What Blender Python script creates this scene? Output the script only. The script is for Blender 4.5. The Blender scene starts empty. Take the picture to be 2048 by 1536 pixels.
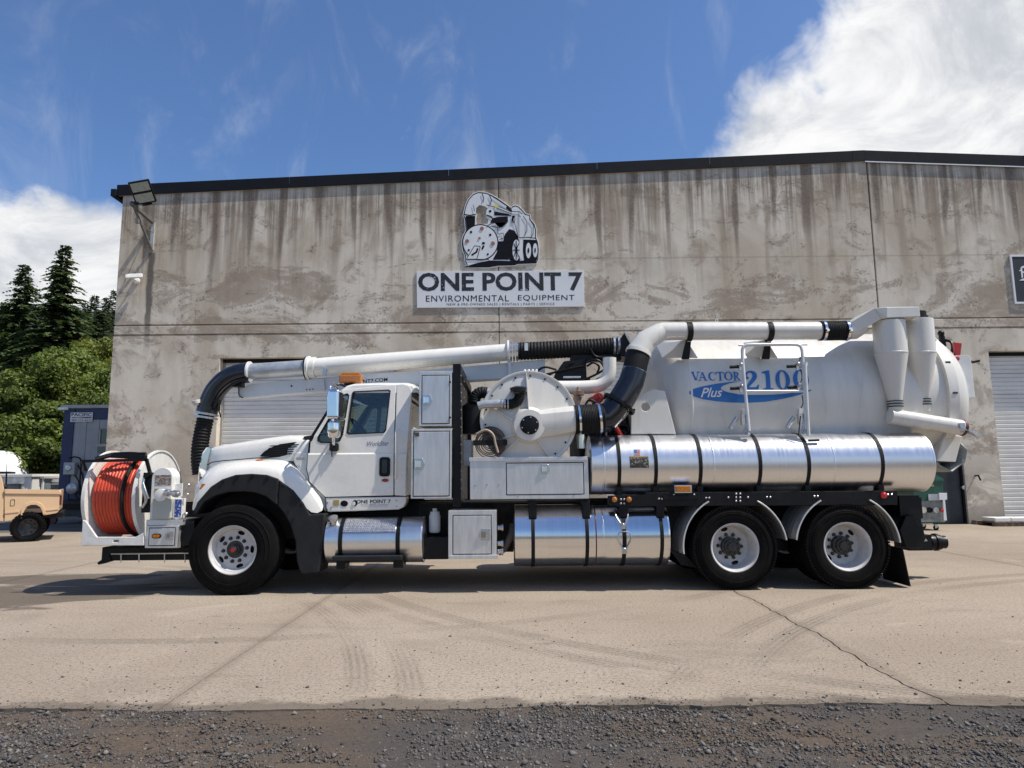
import bpy, bmesh, math, random
import numpy as np
from mathutils import Vector, Matrix
from mathutils.geometry import tessellate_polygon
R = math.radians
scene = bpy.context.scene
COL = scene.collection

# ------------------------------------------------------------------ camera
FPX, CXP, CYP = 1361.0, 1024.0, 768.0          # focal length in pixels of a 2048 px wide frame
CAM_H, PITCH, ROLL = 1.425, math.atan(0.132), 0.0090
FWD = Vector((0, math.cos(PITCH), math.sin(PITCH)))
UP0 = Vector((0, -math.sin(PITCH), math.cos(PITCH)))
RT0 = Vector((1, 0, 0))
UPV = UP0 * math.cos(ROLL) + RT0 * math.sin(ROLL)
RTV = RT0 * math.cos(ROLL) - UP0 * math.sin(ROLL)
cam_data = bpy.data.cameras.new('camera')
cam_data.sensor_fit = 'HORIZONTAL'; cam_data.sensor_width = 36.0
cam_data.lens = FPX / 2048.0 * 36.0
cam_data.clip_start = 0.05; cam_data.clip_end = 3000
cam = bpy.data.objects.new('camera', cam_data); COL.objects.link(cam)
cam.matrix_world = Matrix(((RTV.x, UPV.x, -FWD.x, 0), (RTV.y, UPV.y, -FWD.y, 0), (RTV.z, UPV.z, -FWD.z, CAM_H), (0, 0, 0, 1)))
scene.camera = cam
scene.render.resolution_x = 1024; scene.render.resolution_y = 768

def ray(px, py):
    return FWD * FPX + RTV * (px - CXP) - UPV * (py - CYP)
def at(px, py, Y):
    """photo pixel -> point of the plane at depth Y (metres from the camera)"""
    d = ray(px, py); t = Y / d.y
    return Vector((d.x * t, Y, CAM_H + d.z * t))
def ground_at(px, py):
    d = ray(px, py); t = -CAM_H / d.z
    return Vector((d.x * t, d.y * t, 0))

# ------------------------------------------------------------------ sky and sun
SUN_L = Vector((-0.58, 0.165, -1.0)).normalized()     # direction the light travels
SUN_EL = math.asin(-SUN_L.z); SUN_ROT = math.atan2(-SUN_L.x, -SUN_L.y)
world = bpy.data.worlds.new('World'); scene.world = world; world.use_nodes = True
wn = world.node_tree; wn.nodes.clear()
def N(tree, typ, **kw):
    n = tree.nodes.new(typ)
    for k, v in kw.items():
        if k == 'inp':
            for a, b in v.items():
                if isinstance(b, bpy.types.NodeSocket): tree.links.new(b, n.inputs[a])
                else: n.inputs[a].default_value = b
        else: setattr(n, k, v)
    return n
def MATH(tree, op, a, b=None, c=None, clamp=False):
    n = tree.nodes.new('ShaderNodeMath'); n.operation = op; n.use_clamp = clamp
    for i, v in enumerate((a, b, c)):
        if v is None: continue
        if isinstance(v, bpy.types.NodeSocket): tree.links.new(v, n.inputs[i])
        else: n.inputs[i].default_value = v
    return n.outputs[0]
def MIXC(tree, fac, a, b, blend='MIX'):
    n = tree.nodes.new('ShaderNodeMix'); n.data_type = 'RGBA'; n.blend_type = blend
    for i, v in ((0, fac), (6, a), (7, b)):
        if isinstance(v, bpy.types.NodeSocket): tree.links.new(v, n.inputs[i])
        elif i == 0: n.inputs[0].default_value = v
        else: n.inputs[i].default_value = (*v, 1) if len(v) == 3 else v
    return n.outputs[2]
def SMOOTH(tree, v, lo, hi, a=0.0, b=1.0):
    n = tree.nodes.new('ShaderNodeMapRange'); n.interpolation_type = 'SMOOTHSTEP'
    tree.links.new(v, n.inputs[0])
    for i, x in ((1, lo), (2, hi), (3, a), (4, b)):
        if isinstance(x, bpy.types.NodeSocket): tree.links.new(x, n.inputs[i])
        else: n.inputs[i].default_value = x
    return n.outputs[0]
def NOISE(tree, vec, scale, detail=4.0, rough=0.5, dist=0.0, color=False):
    n = tree.nodes.new('ShaderNodeTexNoise')
    n.inputs['Scale'].default_value = scale; n.inputs['Detail'].default_value = detail
    n.inputs['Roughness'].default_value = rough; n.inputs['Distortion'].default_value = dist
    if vec is not None: tree.links.new(vec, n.inputs['Vector'])
    return n.outputs['Color' if color else 'Fac']
def MAPV(tree, vec, scale=(1, 1, 1), loc=(0, 0, 0), rot=(0, 0, 0)):
    n = tree.nodes.new('ShaderNodeMapping'); tree.links.new(vec, n.inputs['Vector'])
    n.inputs['Scale'].default_value = scale; n.inputs['Location'].default_value = loc; n.inputs['Rotation'].default_value = rot
    return n.outputs[0]

sky = N(wn, 'ShaderNodeTexSky', sky_type='NISHITA', sun_disc=False, sun_elevation=SUN_EL, sun_rotation=SUN_ROT,
        altitude=200, air_density=1.0, dust_density=1.1, ozone_density=2.6)
wdir = N(wn, 'ShaderNodeTexCoord').outputs['Generated']
CLOUDS = [  # direction given as a photo pixel, angular radius (deg), weight
    (2060, 60, 13, 1.0), (2150, 330, 18, 1.0), (1850, 230, 11, 1.0), (1650, 310, 9, .9), (1530, 350, 6, .6), (2500, 200, 22, 1.0), (1660, 20, 2.5, .35),
    (110, 520, 4.6, .75), (-40, 545, 5.5, .8), (215, 530, 4.6, .7), (-420, 470, 10, .9), (20, 640, 5, .5),]
acc = None
for px, py, rad, w in CLOUDS:
    d = ray(px, py).normalized()
    dot = N(wn, 'ShaderNodeVectorMath', operation='DOT_PRODUCT', inp={0: wdir, 1: tuple(d)}).outputs['Value']
    b = SMOOTH(wn, dot, math.cos(R(rad * 1.25)), math.cos(R(rad * 0.35)), 0.0, w)
    acc = b if acc is None else MATH(wn, 'MAXIMUM', acc, b)
rest = [((-.8, -.5, .35), 15), ((.3, -.9, .22), 13), ((.9, -.2, .45), 14)]
for v, rad in rest:          # broken cloud goes on behind the camera, added so the tanks reflect white
    d = Vector(v).normalized()
    dot = N(wn, 'ShaderNodeVectorMath', operation='DOT_PRODUCT', inp={0: wdir, 1: tuple(d)}).outputs['Value']
    acc = MATH(wn, 'MAXIMUM', acc, SMOOTH(wn, dot, math.cos(R(rad * 1.25)), math.cos(R(rad * 0.35)), 0.0, 0.9))
n_big = NOISE(wn, wdir, 3.2, 6.0, 0.60, 0.25)
n_fine = NOISE(wn, wdir, 13.0, 4.0, 0.65, 0.5)
field = MATH(wn, 'ADD', acc, MATH(wn, 'MULTIPLY', MATH(wn, 'SUBTRACT', n_big, 0.5), 1.7))
field = MATH(wn, 'ADD', field, MATH(wn, 'MULTIPLY', MATH(wn, 'SUBTRACT', n_fine, 0.5), 0.75))
cmask = SMOOTH(wn, field, 0.26, 0.74)
veil = NOISE(wn, MAPV(wn, wdir, (5.0, 2.0, 2.2), rot=(0, .5, 0)), 1.5, 6.0, 0.62, 1.2)
veil = MATH(wn, 'MULTIPLY', SMOOTH(wn, veil, 0.50, 0.82), 0.22)
cmask = MATH(wn, 'MAXIMUM', cmask, veil)
n_sh = NOISE(wn, MAPV(wn, wdir, (1, 1, 1.6), (3.1, 0.4, 0.2)), 5.0, 6.0, 0.62, 0.5)
ccol = MIXC(wn, SMOOTH(wn, n_sh, 0.36, 0.62), (5.5, 5.8, 6.3), (9.2, 9.2, 9.2))
skyc = MIXC(wn, 1.0, sky.outputs[0], (0.92, 1.13, 1.40), 'MULTIPLY')
bg = N(wn, 'ShaderNodeBackground', inp={'Color': MIXC(wn, cmask, skyc, ccol), 'Strength': 0.10})
wo = N(wn, 'ShaderNodeOutputWorld', inp={0: bg.outputs[0]})

sun_d = bpy.data.lights.new('sun', 'SUN'); sun_d.energy = 5.0; sun_d.angle = R(0.53); sun_d.color = (1.0, 0.935, 0.825)
sun = bpy.data.objects.new('sun', sun_d); COL.objects.link(sun)
sun.rotation_euler = SUN_L.to_track_quat('-Z', 'Y').to_euler()
vs = scene.view_settings
vs.view_transform = 'Standard'; vs.look = 'None'; vs.exposure = 0.10; vs.gamma = 1.0; vs.use_curve_mapping = False
scene.render.engine = 'CYCLES'

# ------------------------------------------------------------------ mesh helpers
ROOTLOC = {}
class MB:
    """collects shapes; build() links them as ONE mesh object"""
    def __init__(s): s.v = []; s.f = []
    def add(s, verts, faces):
        o = len(s.v); s.v.extend([tuple(p) for p in verts]); s.f.extend([tuple(i + o for i in f) for f in faces]); return s
    def box(s, lo, hi):
        x0, y0, z0 = lo; x1, y1, z1 = hi
        return s.add([(x0,y0,z0),(x1,y0,z0),(x1,y1,z0),(x0,y1,z0),(x0,y0,z1),(x1,y0,z1),(x1,y1,z1),(x0,y1,z1)],
                     [(0,3,2,1),(4,5,6,7),(0,1,5,4),(1,2,6,5),(2,3,7,6),(3,0,4,7)])
    def pbox(s, x0, y0, x1, y1, Y, D):
        """box whose near face spans the photo rectangle at depth Y, D deep"""
        xm, ym = (x0 + x1) / 2, (y0 + y1) / 2
        a = at(x0, ym, Y).x; b = at(x1, ym, Y).x; zt = at(xm, y0, Y).z; zb = at(xm, y1, Y).z
        return s.box((a, Y, zb), (b, Y + D, zt))
    def obox(s, c, ax, ay, az):
        """box from a centre and three half axes"""
        c, ax, ay, az = map(Vector, (c, ax, ay, az))
        vs_ = [c + ax*i + ay*j + az*k for k in (-1,1) for (i,j) in ((-1,-1),(1,-1),(1,1),(-1,1))]
        return s.add(vs_, [(0,3,2,1),(4,5,6,7),(0,1,5,4),(1,2,6,5),(2,3,7,6),(3,0,4,7)])
    def bar(s, p, q, w, h=None, up=(0, 0, 1)):
        p, q = Vector(p), Vector(q); d = (q - p); h = h or w
        u = Vector(up); sd = d.cross(u)
        if sd.length < 1e-6: sd = d.cross(Vector((0, 1, 0)))
        sd.normalize(); u = sd.cross(d).normalized()
        return s.obox((p + q) / 2, d / 2, sd * w / 2, u * h / 2)
    def prism(s, poly, Y0, Y1, holes=()):
        """poly: [(x,z)...] in the XZ plane, extruded from Y0 to Y1"""
        loops = [list(poly)] + [list(h) for h in holes]
        def area(l): return sum(l[i-1][0]*l[i][1] - l[i][0]*l[i-1][1] for i in range(len(l)))
        loops = [l if (area(l) > 0) == (k == 0) else l[::-1] for k, l in enumerate(loops)]
        flat = [p for l in loops for p in l]; n = len(flat)
        tris = tessellate_polygon([[Vector((p[0], p[1], 0)) for p in l] for l in loops])
        vs_ = [(p[0], Y0, p[1]) for p in flat] + [(p[0], Y1, p[1]) for p in flat]
        fs = []
        for t in tris:
            a, b, c = (flat[i] for i in t)
            ccw = (b[0]-a[0])*(c[1]-a[1]) - (b[1]-a[1])*(c[0]-a[0]) > 0
            t = tuple(t) if ccw else tuple(t)[::-1]
            fs.append(t); fs.append(tuple(i + n for i in t[::-1]))
        o = 0
        for l in loops:
            m = len(l)
            for i in range(m):
                j = (i + 1) % m; fs.append((o + j, o + i, o + i + n, o + j + n))
            o += m
        return s.add(vs_, fs)
    def pprism(s, poly_px, Y0, Y1, holes=()):
        cv = lambda L: [(at(x, y, Y0).x, at(x, y, Y0).z) for x, y in L]
        return s.prism(cv(poly_px), Y0, Y1, [cv(h) for h in holes])
    def tube(s, pts, r, n=12, caps=True, closed=False):
        pts = [Vector(p) for p in pts]; m = len(pts)
        rs = r if isinstance(r, (list, tuple)) else [r] * m
        tang = []
        for i in range(m):
            a = pts[(i - 1) % m] if (closed or i > 0) else pts[0]
            b = pts[(i + 1) % m] if (closed or i < m - 1) else pts[-1]
            t = (b - a); tang.append(t.normalized() if t.length > 1e-9 else Vector((0, 0, 1)))
        u = tang[0].orthogonal().normalized(); vs_ = []; fs = []
        for i in range(m):
            if i:
                ax = tang[i-1].cross(tang[i])
                if ax.length > 1e-7:
                    u = Matrix.Rotation(tang[i-1].angle(tang[i]), 3, ax.normalized()) @ u
            w = tang[i].cross(u)
            for k in range(n):
                a = 2 * math.pi * k / n
                vs_.append(pts[i] + (u * math.cos(a) + w * math.sin(a)) * rs[i])
        for i in range(m if closed else m - 1):
            i2 = (i + 1) % m
            for k in range(n):
                k2 = (k + 1) % n; fs.append((i*n+k, i*n+k2, i2*n+k2, i2*n+k))
        if caps and not closed:
            fs.append(tuple(range(n))[::-1]); fs.append(tuple((m-1)*n + k for k in range(n)))
        return s.add(vs_, fs)
    def cyl(s, p, q, r, n=16): return s.tube([p, q], r, n)
    def lathe(s, c, axis, prof, n=32, a0=0.0, a1=2*math.pi):
        """prof: [(distance along axis, radius)...]"""
        c = Vector(c); ax = Vector(axis).normalized(); u = ax.orthogonal().normalized()
        if abs(ax.y) > .99: u = Vector((1, 0, 0))
        if abs(ax.x) > .99: u = Vector((0, 0, 1))
        w = ax.cross(u); full = abs(a1 - a0 - 2*math.pi) < 1e-6; m = n if full else n + 1
        vs_ = []; fs = []
        for d, r in prof:
            for k in range(m):
                a = a0 + (a1 - a0) * k / n
                vs_.append(c + ax * d + (u * math.cos(a) + w * math.sin(a)) * max(r, 1e-5))
        for i in range(len(prof) - 1):
            for k in range(n):
                k2 = (k + 1) % m; fs.append((i*m+k, i*m+k2, (i+1)*m+k2, (i+1)*m+k))
        return s.add(vs_, fs)
    def ball(s, c, r, n=12, sc=(1, 1, 1)):
        c = Vector(c); vs_ = []; fs = []; h = max(4, n // 2)
        for i in range(h + 1):
            t = math.pi * i / h
            for k in range(n):
                a = 2*math.pi*k/n
                vs_.append((c.x + r*sc[0]*math.sin(t)*math.cos(a), c.y + r*sc[1]*math.sin(t)*math.sin(a), c.z - r*sc[2]*math.cos(t)))
        for i in range(h):
            for k in range(n):
                k2 = (k+1) % n; fs.append((i*n+k, i*n+k2, (i+1)*n+k2, (i+1)*n+k))
        return s.add(vs_, fs)
    def loft(s, secs, closed=False, cap=False):
        n = len(secs[0]); vs_ = [p for sec in secs for p in sec]; fs = []
        for i in range(len(secs) - 1):
            for k in range(n if closed else n - 1):
                k2 = (k + 1) % n; fs.append((i*n+k, i*n+k2, (i+1)*n+k2, (i+1)*n+k))
        if cap: fs += [tuple(range(n))[::-1], tuple((len(secs)-1)*n + k for k in range(n))]
        return s.add(vs_, fs)
    def mirror(s, YC):
        m = MB(); m.v = [(x, 2*YC - y, z) for x, y, z in s.v]; m.f = [f[::-1] for f in s.f]; return m
    def mesh(s, name, recalc=True, smooth=None):
        me = bpy.data.meshes.new(name); me.from_pydata(s.v, [], s.f)
        bm = bmesh.new(); bm.from_mesh(me)
        bmesh.ops.remove_doubles(bm, verts=bm.verts, dist=1e-5)
        if recalc: bmesh.ops.recalc_face_normals(bm, faces=bm.faces)
        bm.to_mesh(me); bm.free()
        if smooth is not None:
            me.shade_smooth(); me.set_sharp_from_angle(angle=R(smooth))
        return me
    def build(s, name, mat, parent=None, bevel=0.0, seg=2, smooth=None, recalc=True, sub=0):
        me = s.mesh(name, recalc, smooth)
        return link(name, me, mat, parent, bevel, seg, sub)

def link(name, me, mat, parent=None, bevel=0.0, seg=2, sub=0, loc=None):
    if mat is not None and len(me.materials) == 0: me.materials.append(mat)
    o = bpy.data.objects.new(name, me); COL.objects.link(o)
    if loc is not None: o.location = loc
    if parent is not None:
        o.parent = parent
        if parent.name in ROOTLOC: o.matrix_parent_inverse = Matrix.Translation(-ROOTLOC[parent.name])
    if bevel:
        b = o.modifiers.new('bevel', 'BEVEL'); b.width = bevel; b.segments = seg; b.limit_method = 'ANGLE'; b.angle_limit = R(40)
    if sub:
        b = o.modifiers.new('sub', 'SUBSURF'); b.levels = sub; b.render_levels = sub
    return o
def tag(o, label=None, cat=None, group=None, kind=None):
    if label: o['label'] = label
    if cat: o['category'] = cat
    if group: o['group'] = group
    if kind: o['kind'] = kind
    return o
def thing(name, loc, label, cat, group=None):
    o = bpy.data.objects.new(name, None); COL.objects.link(o); o.location = loc; o.empty_display_size = .2
    ROOTLOC[o.name] = Vector(loc)
    return tag(o, label, cat, group)
def spline(pts, n=8):
    pts = [Vector(p) for p in pts]; out = []
    P = [pts[0]*2 - pts[1]] + pts + [pts[-1]*2 - pts[-2]]
    for i in range(1, len(P) - 2):
        p0, p1, p2, p3 = P[i-1:i+3]
        for k in range(n):
            t = k / n
            out.append(0.5*((2*p1) + (p2-p0)*t + (2*p0-5*p1+4*p2-p3)*t*t + (3*p1-p0-3*p2+p3)*t**3))
    out.append(pts[-1]); return out
def resample(pts, step):
    pts = [Vector(p) for p in pts]; out = [pts[0].copy()]; acc = 0.0
    for a, b in zip(pts, pts[1:]):
        L = (b - a).length
        if L < 1e-9: continue
        d = step - acc
        while d <= L:
            out.append(a.lerp(b, d / L)); d += step
        acc = L - (d - step)
    return out
def ribbed(pts, r, amp, pitch, mb=None, n=20):
    mb = mb or MB(); q = resample(pts, pitch / 4)
    rr = [r + amp * (1, 0.25, -1, 0.25)[i % 4] for i in range(len(q))]
    return mb.tube(q, rr, n)
def ngon(cx, cz, r, n=24, rz=None, rot=0.0):
    rz = rz or r
    return [(cx + r*math.cos(rot + 2*math.pi*i/n), cz + rz*math.sin(rot + 2*math.pi*i/n)) for i in range(n)]
def rrect(x0, z0, x1, z1, r, n=5):
    out = []
    for cx, cz, a in ((x1-r, z1-r, 0), (x0+r, z1-r, 90), (x0+r, z0+r, 180), (x1-r, z0+r, 270)):
        for i in range(n + 1):
            t = R(a + 90 * i / n); out.append((cx + r*math.cos(t), cz + r*math.sin(t)))
    return out
def text_mesh2d(s, bold=0.0, shear=0.0, space=1.0):
    cu = bpy.data.curves.new('t', 'FONT'); cu.body = s; cu.offset = bold; cu.shear = shear; cu.space_character = space
    cu.resolution_u = 3; cu.fill_mode = 'FRONT'
    ob = bpy.data.objects.new('t', cu); me = bpy.data.meshes.new_from_object(ob)
    vs_ = [tuple(v.co) for v in me.vertices]; fs = [tuple(p.vertices) for p in me.polygons]
    bpy.data.objects.remove(ob); bpy.data.curves.remove(cu); bpy.data.meshes.remove(me)
    return vs_, fs
def text_fit(mb, s, p00, p10, p01, bold=0.0, shear=0.0, space=1.0, off=(0, 0, 0)):
    """fit the text into the parallelogram p00 (low left), p10 (low right), p01 (top left)"""
    vs_, fs = text_mesh2d(s, bold, shear, space)
    x0 = min(v[0] for v in vs_); x1 = max(v[0] for v in vs_); y0 = min(v[1] for v in vs_); y1 = max(v[1] for v in vs_)
    p00, p10, p01, off = map(Vector, (p00, p10, p01, off))
    mb.add([p00 + (p10-p00)*((v[0]-x0)/(x1-x0)) + (p01-p00)*((v[1]-y0)/(y1-y0)) + off for v in vs_], fs)
    return mb
def ptext(mb, s, x0, y0, x1, y1, Y, bold=0.0, shear=0.0, space=1.0, rise=0.0):
    """text in a photo rectangle at depth Y; rise lifts the right end (px)"""
    return text_fit(mb, s, at(x0, y1, Y), at(x1, y1 - rise, Y), at(x0, y0, Y), bold, shear, space)

# ------------------------------------------------------------------ materials
MATS = {}
def new_mat(name):
    m = bpy.data.materials.new(name); m.use_nodes = True; t = m.node_tree; t.nodes.clear()
    b = N(t, 'ShaderNodeBsdfPrincipled'); o = N(t, 'ShaderNodeOutputMaterial', inp={0: b.outputs[0]})
    MATS[name] = m; return m, t, b
def pos(t): return N(t, 'ShaderNodeNewGeometry').outputs['Position']
def objc(t): return N(t, 'ShaderNodeTexCoord').outputs['Object']
def simple(name, col, rough=0.5, metal=0.0, var=0.12, vscale=3.0, dirt=0.0, dirtcol=(.10, .085, .065), bump=0.0, bscale=60.0, coat=0.0, stretch=(1, 1, 1), spec=0.5):
    m, t, b = new_mat(name); p = MAPV(t, pos(t), stretch)
    n1 = NOISE(t, p, vscale, 5.0, 0.6)
    k = SMOOTH(t, n1, 0.3, 0.7, 1.0 - var, 1.0 + var)
    c = MIXC(t, 1.0, col, N(t, 'ShaderNodeCombineColor', inp={0: k, 1: k, 2: k}).outputs[0], 'MULTIPLY')
    if dirt:
        n2 = NOISE(t, p, vscale * 2.3, 8.0, 0.7, 0.4)
        c = MIXC(t, SMOOTH(t, n2, 0.52, 0.78, 0.0, dirt), c, dirtcol)
    t.links.new(c, b.inputs['Base Color'])
    rr = SMOOTH(t, NOISE(t, p, vscale * 4, 4.0, 0.6), 0.3, 0.7, max(0.02, rough * 0.8), min(1, rough * 1.25))
    t.links.new(rr, b.inputs['Roughness'])
    b.inputs['Metallic'].default_value = metal; b.inputs['Coat Weight'].default_value = coat; b.inputs['Coat Roughness'].default_value = 0.06
    b.inputs['Specular IOR Level'].default_value = spec
    if bump:
        bn = N(t, 'ShaderNodeBump', inp={'Strength': bump, 'Distance': 0.01, 'Height': NOISE(t, p, bscale, 4.0, 0.6)})
        t.links.new(bn.outputs[0], b.inputs['Normal'])
    return m
def glass_mat(name, tint, refl=0.10, rough=0.0):
    m = bpy.data.materials.new(name); m.use_nodes = True; t = m.node_tree; t.nodes.clear()
    tr = N(t, 'ShaderNodeBsdfTransparent', inp={'Color': (*tint, 1)}); gl = N(t, 'ShaderNodeBsdfGlossy', inp={'Roughness': rough, 'Color': (1, 1, 1, 1)})
    fr = N(t, 'ShaderNodeFresnel', inp={'IOR': 1.45}); f = MATH(t, 'ADD', MATH(t, 'MULTIPLY', fr.outputs[0], 0.9), refl * 0.3, clamp=True)
    mx = N(t, 'ShaderNodeMixShader', inp={0: f, 1: tr.outputs[0], 2: gl.outputs[0]})
    N(t, 'ShaderNodeOutputMaterial', inp={0: mx.outputs[0]}); MATS[name] = m; return m
def lens_mat(name, col):
    m, t, b = new_mat(name)
    n = NOISE(t, MAPV(t, pos(t), (1, 1, 1)), 120, 2, 0.5)
    c = MIXC(t, SMOOTH(t, n, .35, .65), col, tuple(x * .55 for x in col)); t.links.new(c, b.inputs['Base Color'])
    b.inputs['Roughness'].default_value = 0.12; b.inputs['Coat Weight'].default_value = 0.6
    b.inputs['Subsurface Weight'].default_value = 0.25; b.inputs['Subsurface Radius'].default_value = (.02, .01, .005); b.inputs['Subsurface Scale'].default_value = .3
    return m

WHITE = simple('white_truck_paint', (.75, .728, .672), .26, 0, .035, 2.0, .24, (.38, .34, .28), coat=.5)
WHITE2 = simple('white_tank_paint', (.645, .622, .572), .34, 0, .06, 1.5, .38, (.38, .34, .28), coat=.2, stretch=(2.2, 1, .35))
WHITEREEL = simple('white_chipped_paint', (.72, .71, .67), .38, 0, .05, 7.0, .45, (.22, .16, .12))
GREYPAINT = simple('pale_grey_beam_paint', (.56, .58, .60), .4, 0, .05, 2.0, .12, (.35, .33, .3))
GALV = simple('bare_steel_tube', (.42, .44, .46), .42, .55, .15, 5.0, .25, (.22, .17, .13))
RUSTY = simple('rust_stain', (.24, .10, .06), .8, 0, .3, 20)
ALU = simple('aluminium_sheet', (.66, .65, .635), .40, .75, .08, 5.0, .15, (.40, .38, .35), bump=.05, bscale=25, stretch=(3, 1, .4))
BLACK = simple('black_satin_paint', (.005, .0052, .006), .42, 0, .3, 4.0, .12, (.02, .018, .016), spec=.25)
BLACKP = simple('black_gloss_pipe', (.008, .010, .016), .22, 0, .2, 4.0, .1, (.04, .038, .035), coat=.3)
PLASTIC = simple('dark_grey_plastic', (.016, .0165, .018), .60, 0, .2, 6.0, .35, (.036, .033, .030), spec=.25)
RUBBER = simple('black_rubber', (.009, .009, .009), .65, 0, .2, 8.0, .3, (.028, .024, .02), spec=.25)
TYRE = simple('tyre_rubber', (.0065, .006, .006), .85, 0, .25, 5.0, .55, (.022, .018, .014), spec=.10, bump=.1, bscale=90)
CHROME = simple('chrome', (.80, .80, .82), .07, 1.0, .03, 8)
STEEL = simple('zinc_steel', (.52, .52, .53), .30, .9, .12, 20)
AMBER = lens_mat('amber_lens', (.60, .20, .015)); REDLENS = lens_mat('red_lens', (.62, .015, .01)); CLEARL = lens_mat('clear_lens', (.55, .6, .68))
REDP = simple('red_paint', (.36, .018, .015), .4, 0, .15, 6, .2)
ORANGE = simple('orange_hose', (.52, .055, .020), .42, 0, .10, 9, .30, (.20, .03, .02))
BLUE = simple('blue_logo_vinyl', (.012, .14, .42), .35, 0, .04, 3)
INK = simple('black_ink', (.010, .010, .014), .6, 0, .1, 8, spec=.1)
GREYINK = simple('grey_ink', (.16, .17, .18), .5, 0, .1, 8)
SIGNW = simple('sign_white', (.70, .71, .72), .45, 0, .03, 2, .08, (.4, .4, .38))
GLASS = glass_mat('tinted_window_glass', (.62, .70, .68), .12)
GLASSD = glass_mat('dark_window_glass', (.10, .12, .13), .2)
INTER = simple('dark_cab_trim', (.035, .036, .04), .7, 0, .2, 6)
FASCIA = simple('dark_fascia_metal', (.010, .011, .014), .55, 0, .15, 2, .1, (.03, .03, .03), spec=.15)
DARKVOID = simple('dark_backing', (.02, .018, .016), .9, 0, .1, 3)

def brushed(name, base, rough, streak):
    m, t, b = new_mat(name); p = pos(t)
    s1 = NOISE(t, MAPV(t, p, (38, .6, .6)), 1.0, 3, .6); s2 = NOISE(t, p, 2.2, 6, .65, .3)
    k = SMOOTH(t, s1, .3, .7, 1 - streak, 1.0)
    c = MIXC(t, 1.0, base, N(t, 'ShaderNodeCombineColor', inp={0: k, 1: k, 2: k}).outputs[0], 'MULTIPLY')
    c = MIXC(t, SMOOTH(t, s2, .56, .8, 0, .25), c, (.42, .38, .33)); t.links.new(c, b.inputs['Base Color'])
    b.inputs['Metallic'].default_value = 1.0
    t.links.new(SMOOTH(t, MATH(t, 'ADD', MATH(t, 'MULTIPLY', s1, .5), MATH(t, 'MULTIPLY', s2, .5)), .35, .65, rough * .88, rough * 1.15), b.inputs['Roughness'])
    return m
TANKALU = brushed('brushed_aluminium_tank', (.80, .80, .81), .34, .035)
POLISH = brushed('polished_aluminium_tank', (.78, .78, .79), .18, .05)
# ================================================================== THE SETTING
YB = 18.34                                   # front face of the concrete building
XL = at(229, 640, YB).x; XS1 = at(998, 640, YB).x; XS2 = at(1757, 620, YB).x; XR = XS2 + (XS2 - XS1) + 0.2
ZF_L = at(243, 391, YB).z; PK = at(1728, 322, YB); ZF_P = PK.z; XPK = PK.x
SL = (ZF_P - ZF_L) / (XPK - XL); SRR = -0.045
def roof_z(x): return ZF_P + (x - XPK) * (SL if x < XPK else SRR)

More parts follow.
